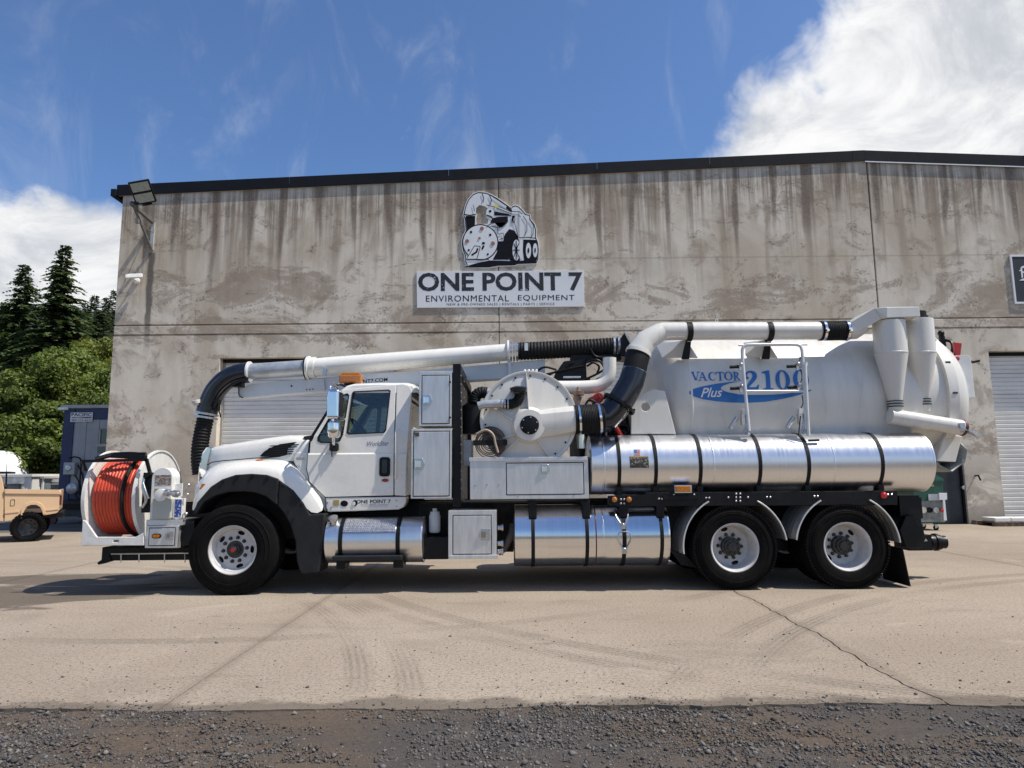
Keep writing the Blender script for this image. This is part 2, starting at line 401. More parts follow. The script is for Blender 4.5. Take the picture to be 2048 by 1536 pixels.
# ---- weathered concrete
def wall_material():
    m, t, b = new_mat('weathered_tilt_up_concrete'); p = pos(t)
    sep = N(t, 'ShaderNodeSeparateXYZ', inp={0: p}); X, Z = sep.outputs[0], sep.outputs[2]
    below = MATH(t, 'SUBTRACT', MATH(t, 'MINIMUM', MATH(t, 'MULTIPLY_ADD', MATH(t, 'SUBTRACT', X, XPK), SL, ZF_P), MATH(t, 'MULTIPLY_ADD', MATH(t, 'SUBTRACT', X, XPK), SRR, ZF_P)), Z)
    big = NOISE(t, p, 0.42, 4, .62, .6); mid = NOISE(t, MAPV(t, p, (1, 1, 1), (7, 3, 1)), 1.5, 5, .65, .5); fine = NOISE(t, p, 16, 4, .7)
    c = MIXC(t, SMOOTH(t, big, .36, .62), (.50, .420, .318), (.68, .612, .508))
    c = MIXC(t, SMOOTH(t, mid, .50, .68, 0, .75), c, (.320, .248, .182))
    grn = NOISE(t, MAPV(t, p, (.6, 1, .9), (2, 8, 4)), .8, 5, .6)
    c = MIXC(t, SMOOTH(t, grn, .55, .75, 0, .35), c, (.46, .455, .40))
    # brown flush patches with torn edges
    pt = NOISE(t, MAPV(t, p, (.55, 1, 1.1), (3.7, 0, 1.9)), .9, 6, .68, 1.1)
    band = MATH(t, 'ADD', SMOOTH(t, Z, 4.6, 5.6, 0, .09), SMOOTH(t, Z, 6.2, 7.4, 0, -.09))
    pm = SMOOTH(t, MATH(t, 'ADD', pt, band), .575, .66)
    c = MIXC(t, MATH(t, 'MULTIPLY', pm, .66), c, (.250, .182, .128))
    edge = MATH(t, 'SUBTRACT', SMOOTH(t, MATH(t, 'ADD', pt, band), .565, .585), SMOOTH(t, MATH(t, 'ADD', pt, band), .60, .63))
    c = MIXC(t, MATH(t, 'MULTIPLY', edge, MATH(t, 'MULTIPLY', SMOOTH(t, fine, .45, .65), .7)), c, (.10, .08, .065))
    vs_ = NOISE(t, MAPV(t, p, (2.6, 0, .16), (9, 0, 2)), 1.0, 5, .6, .3)
    c = MIXC(t, MATH(t, 'MULTIPLY', SMOOTH(t, vs_, .46, .64), SMOOTH(t, below, .8, 4.5, .80, .12)), c, (.255, .183, .124))
    # run-off streaks below the roof corrugations (about one a metre) and thin ones between
    xj = MATH(t, 'ADD', X, MATH(t, 'MULTIPLY', MATH(t, 'SUBTRACT', NOISE(t, MAPV(t, p, (1, 0, .25)), .9, 2), .5), .7))
    wob = MATH(t, 'MULTIPLY', MATH(t, 'SUBTRACT', NOISE(t, MAPV(t, p, (2, 0, .5)), 1.5, 3), .5), .10)
    saw = MATH(t, 'ABSOLUTE', MATH(t, 'SUBTRACT', MATH(t, 'FRACT', MATH(t, 'ADD', MATH(t, 'MULTIPLY', xj, 1.02), wob)), .5))
    lenr = NOISE(t, MAPV(t, p, (1, 0, 0), (4.1, 0, 0)), 1.1, 2, .5)
    slen = SMOOTH(t, lenr, .30, .70, .5, 4.2)
    fade = SMOOTH(t, below, MATH(t, 'MULTIPLY', slen, .35), slen, 1.0, 0.0)
    core = SMOOTH(t, saw, MATH(t, 'SUBTRACT', SMOOTH(t, lenr, .3, .7, .10, .24), MATH(t, 'MULTIPLY', SMOOTH(t, below, 0, 2.5), .10)), .03, 0, 1)
    stain = MATH(t, 'MULTIPLY', core, fade)
    c = MIXC(t, MATH(t, 'MULTIPLY', stain, SMOOTH(t, fine, .2, .6, .55, .95)), c, (.125, .090, .064))
    thin = NOISE(t, MAPV(t, p, (9, 0, .10)), 1.0, 5, .65)
    thinf = SMOOTH(t, below, .15, SMOOTH(t, NOISE(t, MAPV(t, p, (2.2, 0, 0)), 1, 2), .3, .7, .6, 3.2), 1, 0)
    c = MIXC(t, MATH(t, 'MULTIPLY', MATH(t, 'MULTIPLY', SMOOTH(t, thin, .42, .60), thinf), .92), c, (.165, .120, .086))
    cap = MATH(t, 'MULTIPLY', SMOOTH(t, below, .0, .55, 1, 0), SMOOTH(t, saw, .12, .30))
    c = MIXC(t, MATH(t, 'MULTIPLY', cap, .55), c, (.52, .485, .41))
    drip = MATH(t, 'MULTIPLY', SMOOTH(t, MATH(t, 'ABSOLUTE', MATH(t, 'SUBTRACT', below, .55)), .0, .35, 1, 0), SMOOTH(t, NOISE(t, MAPV(t, p, (3, 1, 1)), 2.4, 6, .7), .45, .6))
    c = MIXC(t, MATH(t, 'MULTIPLY', drip, .45), c, (.13, .105, .085))
    # black run under the flood light bracket
    bx = at(300, 560, YB).x; dx = MATH(t, 'ABSOLUTE', MATH(t, 'SUBTRACT', MATH(t, 'ADD', X, MATH(t, 'MULTIPLY', MATH(t, 'SUBTRACT', NOISE(t, p, 2.5, 3), .5), .12)), bx))
    zt = at(305, 505, YB).z
    run = MATH(t, 'MULTIPLY', SMOOTH(t, dx, .05, .12, 1, 0), MATH(t, 'MULTIPLY', SMOOTH(t, Z, zt - 3.2, zt - 1.6), SMOOTH(t, Z, zt - .02, zt + .02, 1, 0)))
    c = MIXC(t, MATH(t, 'MULTIPLY', run, .85), c, (.05, .042, .038))
    # splash zone near the ground, cracks, speckle
    low = MATH(t, 'MULTIPLY', SMOOTH(t, Z, .6, 2.9, 1, 0), SMOOTH(t, NOISE(t, MAPV(t, p, (1, 1, 1.5), (5, 5, 5)), 1.1, 5, .65, .5), .36, .52))
    c = MIXC(t, MATH(t, 'MULTIPLY', low, .70), c, (.265, .225, .185))
    vo = N(t, 'ShaderNodeTexVoronoi', feature='DISTANCE_TO_EDGE', inp={'Vector': N(t, 'ShaderNodeVectorMath', operation='ADD', inp={0: p, 1: N(t, 'ShaderNodeVectorMath', operation='SCALE', inp={0: NOISE(t, p, 1.3, 4, .7, color=True), 'Scale': 1.1}).outputs[0]}).outputs[0], 'Scale': .55})
    crk = MATH(t, 'MULTIPLY', SMOOTH(t, vo.outputs['Distance'], .0, .012, 1, 0), SMOOTH(t, mid, .48, .6))
    c = MIXC(t, MATH(t, 'MULTIPLY', crk, .75), c, (.09, .075, .06))
    zl = at(1460, 516, YB).z
    ln = MATH(t, 'MULTIPLY', SMOOTH(t, MATH(t, 'ABSOLUTE', MATH(t, 'SUBTRACT', Z, MATH(t, 'ADD', zl, MATH(t, 'MULTIPLY', mid, .05)))), .0, .035, 1, 0), SMOOTH(t, X, XS1, XS1 + .5))
    c = MIXC(t, MATH(t, 'MULTIPLY', ln, .4), c, (.2, .165, .13))
    c = MIXC(t, SMOOTH(t, fine, .58, .76, 0, .35), c, (.17, .15, .125))
    c = MIXC(t, SMOOTH(t, NOISE(t, p, 55, 3, .6), .3, .7, 0, .16), c, (.62, .6, .55))
    t.links.new(c, b.inputs['Base Color']); b.inputs['Roughness'].default_value = .88; b.inputs['Specular IOR Level'].default_value = .25
    h = MATH(t, 'ADD', MATH(t, 'MULTIPLY', mid, .6), MATH(t, 'ADD', MATH(t, 'MULTIPLY', fine, .18), MATH(t, 'MULTIPLY', pm, -.12)))
    bn = N(t, 'ShaderNodeBump', inp={'Strength': .25, 'Distance': .03, 'Height': h}); t.links.new(bn.outputs[0], b.inputs['Normal'])
    return m
WALL = wall_material()
def door_material():
    m, t, b = new_mat('white_roll_up_door'); p = pos(t)
    n = NOISE(t, MAPV(t, p, (.7, 1, 2)), 1.3, 6, .6)
    c = MIXC(t, SMOOTH(t, n, .35, .7), (.72, .705, .67), (.61, .595, .56))
    c = MIXC(t, SMOOTH(t, NOISE(t, MAPV(t, p, (5, 1, .6)), 2, 6, .7), .58, .8, 0, .35), c, (.4, .36, .3))
    t.links.new(c, b.inputs['Base Color']); b.inputs['Roughness'].default_value = .5
    return m
DOORM = door_material()

bld = thing('concrete_building', ((XL + XR) / 2, YB, 0), 'stained grey concrete warehouse with black roof edge and white roll-up doors', 'building')
GR1 = at(1000, 644.5, YB).z; GR2 = at(1000, 664, YB).z; GH = .045
DZ = at(616, 714.5, YB).z                                     # head of the door openings
DW = at(792, 742, YB).x - at(440, 717, YB).x
doorx = [(at(440, 717, YB).x, at(792, 742, YB).x)]
c2 = (XS1 + XS2) / 2; doorx.append((c2 - DW/2, c2 + DW/2))
d3 = at(1977, 703, YB).x; doorx.append((d3, d3 + DW))
md0, md1 = at(1862, 1000, YB).x, at(1938, 1046, YB).x; MDZ = 2.14     # personnel door
panels = [(XL, XS1 - .012), (XS1 + .012, XS2 - .02), (XS2 + .02, XR)]
T = .22
for i, (a, c) in enumerate(panels):
    d0, d1 = doorx[i]
    top = [(a, roof_z(a)), (c, roof_z(c))]
    if a < XPK < c: top.insert(1, (XPK, roof_z(XPK)))
    w = MB().prism([(a, GR1 + GH/2), (c, GR1 + GH/2)] + top[::-1], YB, YB + T)
    w.prism([(a, GR2 + GH/2), (c, GR2 + GH/2), (c, GR1 - GH/2), (a, GR1 - GH/2)], YB, YB + T)
    out = [(a, 0), (d0, 0), (d0, DZ), (d1, DZ), (d1, 0), (c, 0), (c, GR2 - GH/2), (a, GR2 - GH/2)]
    if i == 2: out = [(a, 0), (md0, 0), (md0, MDZ), (md1, MDZ), (md1, 0)] + out[1:]
    w.prism(out, YB, YB + T)
    w.box((a + .001, YB + .04, GR1 - GH/2), (c - .001, YB + T, GR1 + GH/2)); w.box((a + .001, YB + .04, GR2 - GH/2), (c - .001, YB + T, GR2 + GH/2))
    w.build('wall_panel', WALL, bld, bevel=.008, seg=1)
for xs, hw in ((XS1, .012), (XS2, .02)): MB().box((xs - hw, YB + .06, 0), (xs + hw, YB + T, roof_z(xs) - .02)).build('joint_sealant', DARKVOID, bld)
body = MB().prism([(XL + .05, 0), (XR - .05, 0), (XR - .05, roof_z(XR) - .1), (XPK, ZF_P - .1), (XL + .05, roof_z(XL) - .1)], YB + T + .35, YB + 30)
body.build('building_shell', DARKVOID, bld)
# side wall on the left return, roof sheet
MB().box((XL, YB + T, 0), (XL + .2, YB + 30, roof_z(XL))).build('wall_panel', WALL, bld)
ov = .28
MB().prism([(XL - ov, roof_z(XL - ov) + .02), (XPK, ZF_P + .02), (XR, roof_z(XR) + .02), (XR, roof_z(XR) + .12), (XPK, ZF_P + .12), (XL - ov, roof_z(XL - ov) + .12)], YB - .028, YB + 30.2).build('roof', FASCIA, bld)
# fascia as folded-metal lengths with visible laps
xs = [XL - .16, XL + 4.7, XL + 9.2, XL + 13.4, XL + 16.6, XPK - .35, XPK + .02, XPK + 4.5, XR]
for a, c in zip(xs, xs[1:]):
    FH = .30
    mb = MB()
    if a < XPK < c: pl = [(a, roof_z(a)), (XPK, ZF_P), (c, roof_z(c))]
    else: pl = [(a, roof_z(a)), (c - .006, roof_z(c))]
    if a >= XPK: pl[0] = (a, roof_z(a))
    low = [(x, z - .02) for x, z in pl]; hi = [(x, z + FH) for x, z in pl]
    mb.prism(low + hi[::-1], YB - .055, YB - .03); mb.build('fascia_length', FASCIA, bld, bevel=.006)
MB().box((XL - .30, YB - .1, roof_z(XL) - .05), (XL - .155, YB + 30, roof_z(XL) + .16)).build('gutter', FASCIA, bld, bevel=.01)
soff = MB().prism([(XL - .1, roof_z(XL - .1) - .02), (XPK, ZF_P - .02), (XR, roof_z(XR) - .02), (XR, roof_z(XR) + .015), (XPK, ZF_P + .015), (XL - .1, roof_z(XL - .1) + .015)], YB - .03, YB - .002)
soff.build('soffit', simple('soffit_grey', (.35, .33, .29), .8), bld)
fl = MB().prism([(XPK + .0, ZF_P - .055), (XR, roof_z(XR) - .055), (XR, roof_z(XR) - .025), (XPK, ZF_P - .025)], YB - .06, YB - .045)
fl.build('flashing_strip', SIGNW, bld)
# roll-up doors: guides, sections with ribs
def section_mesh(w, h):
    pr = []; n = 5
    for k in range(n):
        z0 = h * k / n; z1 = h * (k + 1) / n; g = z1 - z0
        pr += [(z0, .0), (z0 + g*.12, .020), (z0 + g*.80, .026), (z0 + g*.96, .0)]
    pr.append((h - .004, 0.0)); mb = MB()
    mb.loft([[(0, -d, z) for z, d in pr], [(w, -d, z) for z, d in pr]])
    return mb.mesh('door_section', recalc=False)
SEC = section_mesh(DW - .06, DZ / 8)
SEC.materials.append(DOORM)
for d0, d1 in doorx:
    dr = MB().box((d0 + .02, YB + .30, 0), (d1 - .02, YB + .33, DZ)).build('roll_up_door', DARKVOID, bld)
    for k in range(8):
        o = link('door_section', SEC, None, dr, loc=(d0 + .03, YB + .29, DZ * k / 8))
    for x, s in ((d0, 1), (d1, -1)):
        MB().box((min(x, x + s*.05), YB + .22, 0), (max(x, x + s*.05), YB + .275, DZ)).build('door_guide', simple('guide_grey', (.30, .29, .27), .6) if 'guide_grey' not in MATS else MATS['guide_grey'], dr)
    MB().box((d0, YB + .20, DZ - .10), (d1, YB + .262, DZ)).build('header_seal', FASCIA, dr)
pd = MB().box((md0 + .05, YB + .12, 0), (md1 - .05, YB + .165, MDZ - .05)).build('personnel_door', simple('black_door_paint', (.015, .019, .024), .45, 0, .3, 3, .35, (.07, .075, .08)), bld, bevel=.004)
fr = MB(); fr.box((md0, YB + .06, 0), (md0 + .05, YB + .18, MDZ)); fr.box((md1 - .05, YB + .06, 0), (md1, YB + .18, MDZ)); fr.box((md0 + .05, YB + .06, MDZ - .05), (md1 - .05, YB + .18, MDZ))
fr.build('door_frame', FASCIA, pd)
k = at(1925, 975, YB + .1); MB().lathe((k.x, YB + .12, k.z), (0, -1, 0), [(0, .045), (.02, .045), (.022, .02), (.05, .02), (.055, .05), (.09, .055), (.1, .0)], 14).build('door_knob', STEEL, pd, smooth=40)

# ---- wall fixtures
AX = at(308, 445, YB)
fx = thing('flood_light', (AX.x, YB, AX.z), 'twin-panel black flood light on a triangular steel bracket at the left roof corner', 'flood light')
tip = at(262, 406, YB - 1.05); low = at(306, 500, YB)
b_ = MB(); b_.bar((AX.x, YB - .03, AX.z), (AX.x, YB - .03, low.z), .09, .06, up=(0, 1, 0)); b_.build('wall_channel', simple('galvanised_channel', (.40, .41, .41), .5, .2, .1, 5), fx)
b_ = MB(); b_.bar((AX.x, YB - .03, AX.z - .02), tip, .09, .09); b_.build('arm', simple('dull_bracket_steel', (.13, .125, .115), .6, .1, .2, 5), fx)
b_ = MB(); b_.bar((AX.x, YB - .05, low.z + .02), Vector(tip) + Vector((.04, .05, -.05)), .05, .05); b_.build('brace', MATS['dull_bracket_steel'], fx)
hd = at(285, 384, YB - 1.0); nrm = Vector((.35, -.75, -.55)).normalized(); ux = Vector((0, 0, 1)).cross(nrm).normalized(); uz = nrm.cross(ux); ux, uz = ux*math.cos(.35) + uz*math.sin(.35), uz*math.cos(.35) - ux*math.sin(.35)
lamp = MB().obox(hd, ux * .26, nrm * .05, uz * .30).build('lamp_housing', BLACK, fx, bevel=.015)
for s in (-1, 1):
    MB().obox(hd + uz * (.145 * s) + nrm * .052, ux * .22, nrm * .004, uz * .115).build('lamp_lens', simple('led_lens', (.30, .32, .28), .25, 0, .15, 20) if 'led_lens' not in MATS else MATS['led_lens'], lamp)
b_ = MB(); b_.bar(Vector(tip) + Vector((0, 0, .02)), hd - uz * .34 - nrm * .04, .05); b_.bar(hd - uz*.34 - nrm*.04 - ux*.12, hd - uz*.34 - nrm*.04 + ux*.12, .04); b_.build('lamp_yoke', BLACK, fx)
c0 = Vector(tip) + Vector((.06, .1, -.04)); cbl = spline([c0, c0 + Vector((.02, .1, -.25)), c0 + Vector((.06, .2, -.42)), c0 + Vector((.25, .5, -.55)), Vector((AX.x, YB - .06, AX.z - .02))], 8)
b_ = MB(); b_.tube(cbl, .012, 6); b_.box((c0.x - .02, c0.y + .08, c0.z - .44), (c0.x + .06, c0.y + .15, c0.z - .32)); b_.build('power_cable', MATS['dull_bracket_steel'], fx, smooth=40)

sc = at(268, 552, YB - .25); cm = thing('security_camera', (sc.x, YB, sc.z), 'small white box security camera on the wall under the flood light', 'camera')
cd = Vector((-.85, -.42, -.16)).normalized(); cs = cd.cross(Vector((0, 0, 1))).normalized(); cu_ = cs.cross(cd)
MB().obox(sc, cd * .21, cs * .05, cu_ * .055).build('camera_body', simple('camera_white', (.8, .8, .78), .4), cm, bevel=.012)
cb = at(274, 562, YB); b_ = MB(); b_.lathe((cb.x, YB, cb.z), (0, -1, 0), [(0, .085), (.04, .085), (.06, .06), (.06, 0)], 20); b_.tube([(cb.x, YB - .05, cb.z), (cb.x, YB - .2, cb.z + .02), sc - cu_ * .05], .02, 8)
b_.build('camera_mount', MATS['camera_white'], cm, smooth=40)
hk = at(1950, 952, YB); b_ = MB(); b_.tube([(hk.x, YB + .01, hk.z), (hk.x, YB - .13, hk.z + .02), (hk.x + .04, YB - .15, hk.z - .12)], .022, 8)
tag(b_.build('wall_hook', BLACK, None, smooth=40), 'bent black steel hook on the wall left of the right-hand roll-up door', 'hook')

# ---- ground
YE = ground_at(1024, 1414).y
JX0 = (-7.08, -2.20, 2.67, 7.55)
def ground_concrete():
    m, t, b = new_mat('dusty_yard_concrete'); p = pos(t)
    big = NOISE(t, p, .30, 6, .6, .4); mid = NOISE(t, MAPV(t, p, (.5, 1.8, 1)), 1.1, 5, .65, .6); fine = NOISE(t, p, 38, 4, .75); grit = NOISE(t, p, 80, 3, .7)
    c = MIXC(t, SMOOTH(t, big, .3, .7), (.300, .246, .190), (.388, .326, .258))
    c = MIXC(t, SMOOTH(t, mid, .52, .76, 0, .45), c, (.190, .157, .122))
    c = MIXC(t, SMOOTH(t, NOISE(t, MAPV(t, p, (.9, 2.4, 1), (4, 1, 0)), .9, 7, .6), .52, .7, 0, .30), c, (.325, .282, .232))
    c = MIXC(t, SMOOTH(t, fine, .46, .66, 0, .70), c, (.140, .110, .083))
    c = MIXC(t, SMOOTH(t, grit, .52, .68, 0, .70), c, (.10, .082, .066)); c = MIXC(t, SMOOTH(t, grit, .44, .30, 0, .45), c, (.40, .36, .305))
    # tyre tracks: pairs of arcs
    sep = N(t, 'ShaderNodeSeparateXYZ', inp={0: p}); X, Y = sep.outputs[0], sep.outputs[1]
    tr = None
    for cx, cy, rad in ((-9.5, 3.2, 8.6), (-9.5, 3.2, 8.95), (6.5, 13.2, 9.4), (6.5, 13.2, 9.75), (-3.2, 14.5, 8.3), (9.0, 1.0, 8.4), (9.0, 1.0, 8.8), (-6.4, 4.0, 2.2)):
        d = MATH(t, 'SQRT', MATH(t, 'ADD', MATH(t, 'POWER', MATH(t, 'SUBTRACT', X, cx), 2), MATH(t, 'POWER', MATH(t, 'SUBTRACT', Y, cy), 2)))
        k = MATH(t, 'MULTIPLY', SMOOTH(t, MATH(t, 'ABSOLUTE', MATH(t, 'SUBTRACT', d, rad)), .07, .13, 1, 0), MATH(t, 'MULTIPLY_ADD', MATH(t, 'SINE', MATH(t, 'MULTIPLY', d, 120)), .3, .55))
        tr = k if tr is None else MATH(t, 'MAXIMUM', tr, k)
    tn = SMOOTH(t, NOISE(t, p, .5, 5, .6), .36, .60)
    c = MIXC(t, MATH(t, 'MULTIPLY', MATH(t, 'MULTIPLY', tr, tn), MATH(t, 'MULTIPLY_ADD', fine, .7, .22)), c, (.115, .094, .074))
    for jx in JX0:      # dust-dark joints, dirt washed over the front edge
        jd = MATH(t, 'ABSOLUTE', MATH(t, 'SUBTRACT', X, MATH(t, 'MULTIPLY_ADD', MATH(t, 'SUBTRACT', fine, .5), .05, jx)))
        c = MIXC(t, MATH(t, 'MULTIPLY', SMOOTH(t, jd, .01, .10, 1, 0), .35), c, (.15, .12, .092))
    ed = MATH(t, 'SUBTRACT', Y, MATH(t, 'MULTIPLY_ADD', X, -.010, YE))
    en = MATH(t, 'SUBTRACT', MATH(t, 'MULTIPLY', NOISE(t, MAPV(t, p, (.8, 1.2, 1), (1, 6, 0)), 2.2, 6, .7), .75), .16)
    c = MIXC(t, MATH(t, 'MULTIPLY', SMOOTH(t, MATH(t, 'SUBTRACT', en, ed), 0, .14), .75), c, (.105, .086, .068))
    pt = NOISE(t, MAPV(t, p, (1, 1.6, 1), (11, 3, 0)), .55, 6, .7, .5); c = MIXC(t, SMOOTH(t, pt, .58, .66, 0, .30), c, (.19, .155, .12)); c = MIXC(t, SMOOTH(t, pt, .40, .32, 0, .35), c, (.44, .375, .30))
    # noisy dark patch left of the bumper, then small oil drips
    dark_patch = SMOOTH(t, MATH(t, 'ADD', NOISE(t, MAPV(t, p, (.55, 1.7, 1)), .8, 7, .6, .8), MATH(t, 'MULTIPLY', SMOOTH(t, N(t, 'ShaderNodeVectorMath', operation='DISTANCE', inp={0: p, 1: (-6.3, 9.0, 0)}).outputs['Value'], .5, 3.2, .32, 0), 1.0)), .66, .74)
    c = MIXC(t, MATH(t, 'MULTIPLY', dark_patch, .7), c, (.055, .045, .036))
    sp = SMOOTH(t, NOISE(t, p, 2.3, 3, .5, .2), .74, .76); c = MIXC(t, MATH(t, 'MULTIPLY', sp, .45), c, (.12, .1, .08))
    t.links.new(c, b.inputs['Base Color']); b.inputs['Roughness'].default_value = .9; b.inputs['Specular IOR Level'].default_value = .2
    bn = N(t, 'ShaderNodeBump', inp={'Strength': .5, 'Distance': .006, 'Height': MATH(t, 'ADD', MATH(t, 'MULTIPLY', fine, .8), MATH(t, 'MULTIPLY', grit, .6))}); t.links.new(bn.outputs[0], b.inputs['Normal'])
    return m
CONC = ground_concrete()
def gravel_material(name, stones=False):
    m, t, b = new_mat(name); p = pos(t)
    big = NOISE(t, MAPV(t, p, (.7, 1.6, 1)), .9, 6, .6, .4); fine = NOISE(t, p, 45, 5, .7)
    if stones:
        rnd = N(t, 'ShaderNodeNewGeometry').outputs['Random Per Island']
        c = MIXC(t, rnd, (.055, .052, .052), (.160, .150, .143)); c = MIXC(t, SMOOTH(t, rnd, .86, .97, 0, .55), c, (.27, .245, .21))
        c = MIXC(t, SMOOTH(t, big, .45, .68, 0, .55), c, (.095, .074, .057))
    else:
        c = MIXC(t, SMOOTH(t, big, .38, .62), (.072, .064, .058), (.112, .083, .060))
        c = MIXC(t, SMOOTH(t, fine, .45, .7, 0, .6), c, (.04, .035, .031)); c = MIXC(t, SMOOTH(t, NOISE(t, p, 1.7, 6, .65, .5), .6, .72, 0, .5), c, (.185, .140, .098))
    t.links.new(c, b.inputs['Base Color']); b.inputs['Roughness'].default_value = .92; b.inputs['Specular IOR Level'].default_value = .2
    if not stones:
        bn = N(t, 'ShaderNodeBump', inp={'Strength': .8, 'Distance': .01, 'Height': fine}); t.links.new(bn.outputs[0], b.inputs['Normal'])
    return m
ASPH = simple('old_asphalt', (.105, .098, .092), .92, 0, .2, .8, .4, (.16, .135, .11), bump=.4, bscale=60, spec=.2)
rng = random.Random(5)
tag(MB().add([(-600, -60, -.17), (600, -60, -.17), (600, 900, -.17), (-600, 900, -.17)], [(0, 1, 2, 3)]).build('ground', ASPH, recalc=False), 'wide plain of grey asphalt around the yard', None, None, 'structure')
yard = thing('concrete_yard', (0, 10, 0), 'dusty tan concrete yard slabs with joints and cracks', None); yard['kind'] = 'structure'
def wobble(n, amp, rough=.6):
    v = [0.0] * (n + 1); cur = 0.0
    for i in range(n + 1):
        cur = cur * rough + rng.uniform(-amp, amp); v[i] = cur
    return v
YE = ground_at(1024, 1414).y
edge_pts = []; xx = -16.0
while xx <= 16.0: edge_pts.append((xx, YE + .0 * xx + rng.uniform(-.016, .016) + .025 * math.sin(xx * 1.1) + .018 * math.sin(xx * 3.7) - .010 * xx)); xx += .07
JX = [-11.95, -7.08, -2.20, 2.67, 7.55, 12.4]
def joint_line(x, jag):
    ys = np.linspace(YE - .3, YB, 190); w = wobble(189, .024 if jag else .002, .93)
    return [(x + w[i] + (rng.uniform(-.012, .012) if jag else 0), float(ys[i])) for i in range(190)]
JL = {x: joint_line(x, x in (2.67,)) for x in JX}
def edge_y(x):
    for (a, ya), (c, yc) in zip(edge_pts, edge_pts[1:]):
        if a <= x <= c: return ya + (yc - ya) * (x - a) / (c - a)
    return YE
slots = [None] + JX + [None]
for i in range(len(slots) - 1):
    l, r = slots[i], slots[i + 1]
    L = [(p[0] + (.007 if l == 2.67 else .004), p[1]) for p in JL[l]] if l is not None else [(-16, YE), (-16, YB)]
    Rr = [(p[0] - (.007 if r == 2.67 else .004), p[1]) for p in JL[r]] if r is not None else [(16, YE), (16, YB)]
    L = [p for p in L if p[1] > edge_y(p[0]) + .02]; Rr = [p for p in Rr if p[1] > edge_y(p[0]) + .02]
    x0, x1 = L[0][0], Rr[0][0]
    fe = [(x0, edge_y(x0))] + [p for p in edge_pts if x0 + .03 < p[0] < x1 - .03] + [(x1, edge_y(x1))]
    poly = fe + Rr + L[::-1]
    me_ = MB(); n = len(poly)
    tris = tessellate_polygon([[Vector((x, y, 0)) for x, y in poly]])
    fs = [tuple(t_) for t_ in tris] + [(k, (k + 1) % n, (k + 1) % n + n, k + n) for k in range(n)]
    me_.add([(x, y, 0) for x, y in poly] + [(x, y, -.2) for x, y in poly], fs)
    me_.build('slab', CONC, yard)
tag(MB().box((-40, YB - .002, -.2), (-16.002, 40, -.01)).box((-16, YB + .001, -.2), (XL - .01, 60, -.01)).box((-40, -3, -.2), (-16.002, YB - .003, -.01)).box((16.002, -3, -.2), (40, 60, -.01)).build('pavement', ASPH), 'grey asphalt apron beside the building', None, None, 'structure')

GRAV = gravel_material('grey_brown_gravel_bed'); STONE = gravel_material('gravel_stones', True)
nx, ny = 200, 60; g = MB(); gx = np.linspace(-16, 16, nx); gy = np.linspace(-2.5, YE + .35, ny)
nrs = np.random.default_rng(3)
bump = sum(a * np.sin(gx[None, :] * fx_ + ph) * np.sin(gy[:, None] * fy_ + ph2) for a, fx_, fy_, ph, ph2 in ((.014, 1.3, 2.1, 0, 1), (.010, 2.9, 1.7, 2, .4), (.006, 5.3, 4.1, 1, 2), (.005, 9.1, 7.7, 3, 1)))
hz = -.013 + bump*.6 + nrs.normal(0, .003, bump.shape)
g.add([(gx[i], gy[j], min(hz[j, i], -.003)) for j in range(ny) for i in range(nx)], [(j*nx+i, j*nx+i+1, (j+1)*nx+i+1, (j+1)*nx+i) for j in range(ny-1) for i in range(nx-1)])
tag(g.build('gravel_strip', GRAV, recalc=False, smooth=60), 'dark gravel and dirt strip in front of the concrete', None, None, 'structure')
def stones(name, xs, ys, zs, size, mat, label):
    n = len(xs); base = np.array([(1,0,0),(-1,0,0),(0,1,0),(0,-1,0),(0,0,1),(0,0,-1)], float)
    tri = np.array([(0,2,4),(2,1,4),(1,3,4),(3,0,4),(2,0,5),(1,2,5),(3,1,5),(0,3,5)])
    V = base[None] * (nrs.uniform(.55, 1.25, (n, 6, 1))) * size[:, None, None]
    V += nrs.normal(0, .22, V.shape) * size[:, None, None]
    V[:, :, 2] *= .7
    a = nrs.uniform(0, 6.28, n); ca, sa = np.cos(a)[:, None], np.sin(a)[:, None]
    X_ = V[:, :, 0]*ca - V[:, :, 1]*sa; Y_ = V[:, :, 0]*sa + V[:, :, 1]*ca
    V = np.stack([X_ + xs[:, None], Y_ + ys[:, None], V[:, :, 2] + zs[:, None] + size[:, None]*.25], -1).reshape(-1, 3)
    F = (tri[None] + (np.arange(n) * 6)[:, None, None]).reshape(-1, 3)
    me = bpy.data.meshes.new(name); me.vertices.add(len(V)); me.vertices.foreach_set('co', V.ravel())
    me.loops.add(F.size); me.polygons.add(len(F)); me.loops.foreach_set('vertex_index', F.ravel()); me.polygons.foreach_set('loop_start', np.arange(0, F.size, 3))
    me.update(calc_edges=True); me.materials.append(mat)
    o = bpy.data.objects.new(name, me); COL.objects.link(o); return tag(o, label, None, None, 'stuff')
n = 150000
ys = nrs.uniform(2.6, YE + .22, n); xs = nrs.uniform(-1, 1, n) * (ys * .80 + .6)
dens = .5 + .5*np.sin(xs*1.7 + .6)*np.sin(ys*3.1 + 1) + .35*np.sin(xs*4.3 + 2)*np.sin(ys*5.2)
keep = nrs.uniform(-.15, 1.0, n) < dens; xs, ys = xs[keep], ys[keep]
ey = np.interp(xs, [p[0] for p in edge_pts], [p[1] for p in edge_pts]); over = ys > ey - .0
ok = ~over | (nrs.uniform(0, 1, len(xs)) < .30 * np.exp(-(ys - ey) / .06)); xs, ys, over = xs[ok], ys[ok], over[ok]
ii = np.clip(((xs + 16) / 32 * (nx - 1)).astype(int), 0, nx - 1); jj = np.clip(((ys + 2.5) / (YE + 2.85) * (ny - 1)).astype(int), 0, ny - 1)
zs = np.where(over, .0, np.minimum(hz[jj, ii], -.003))
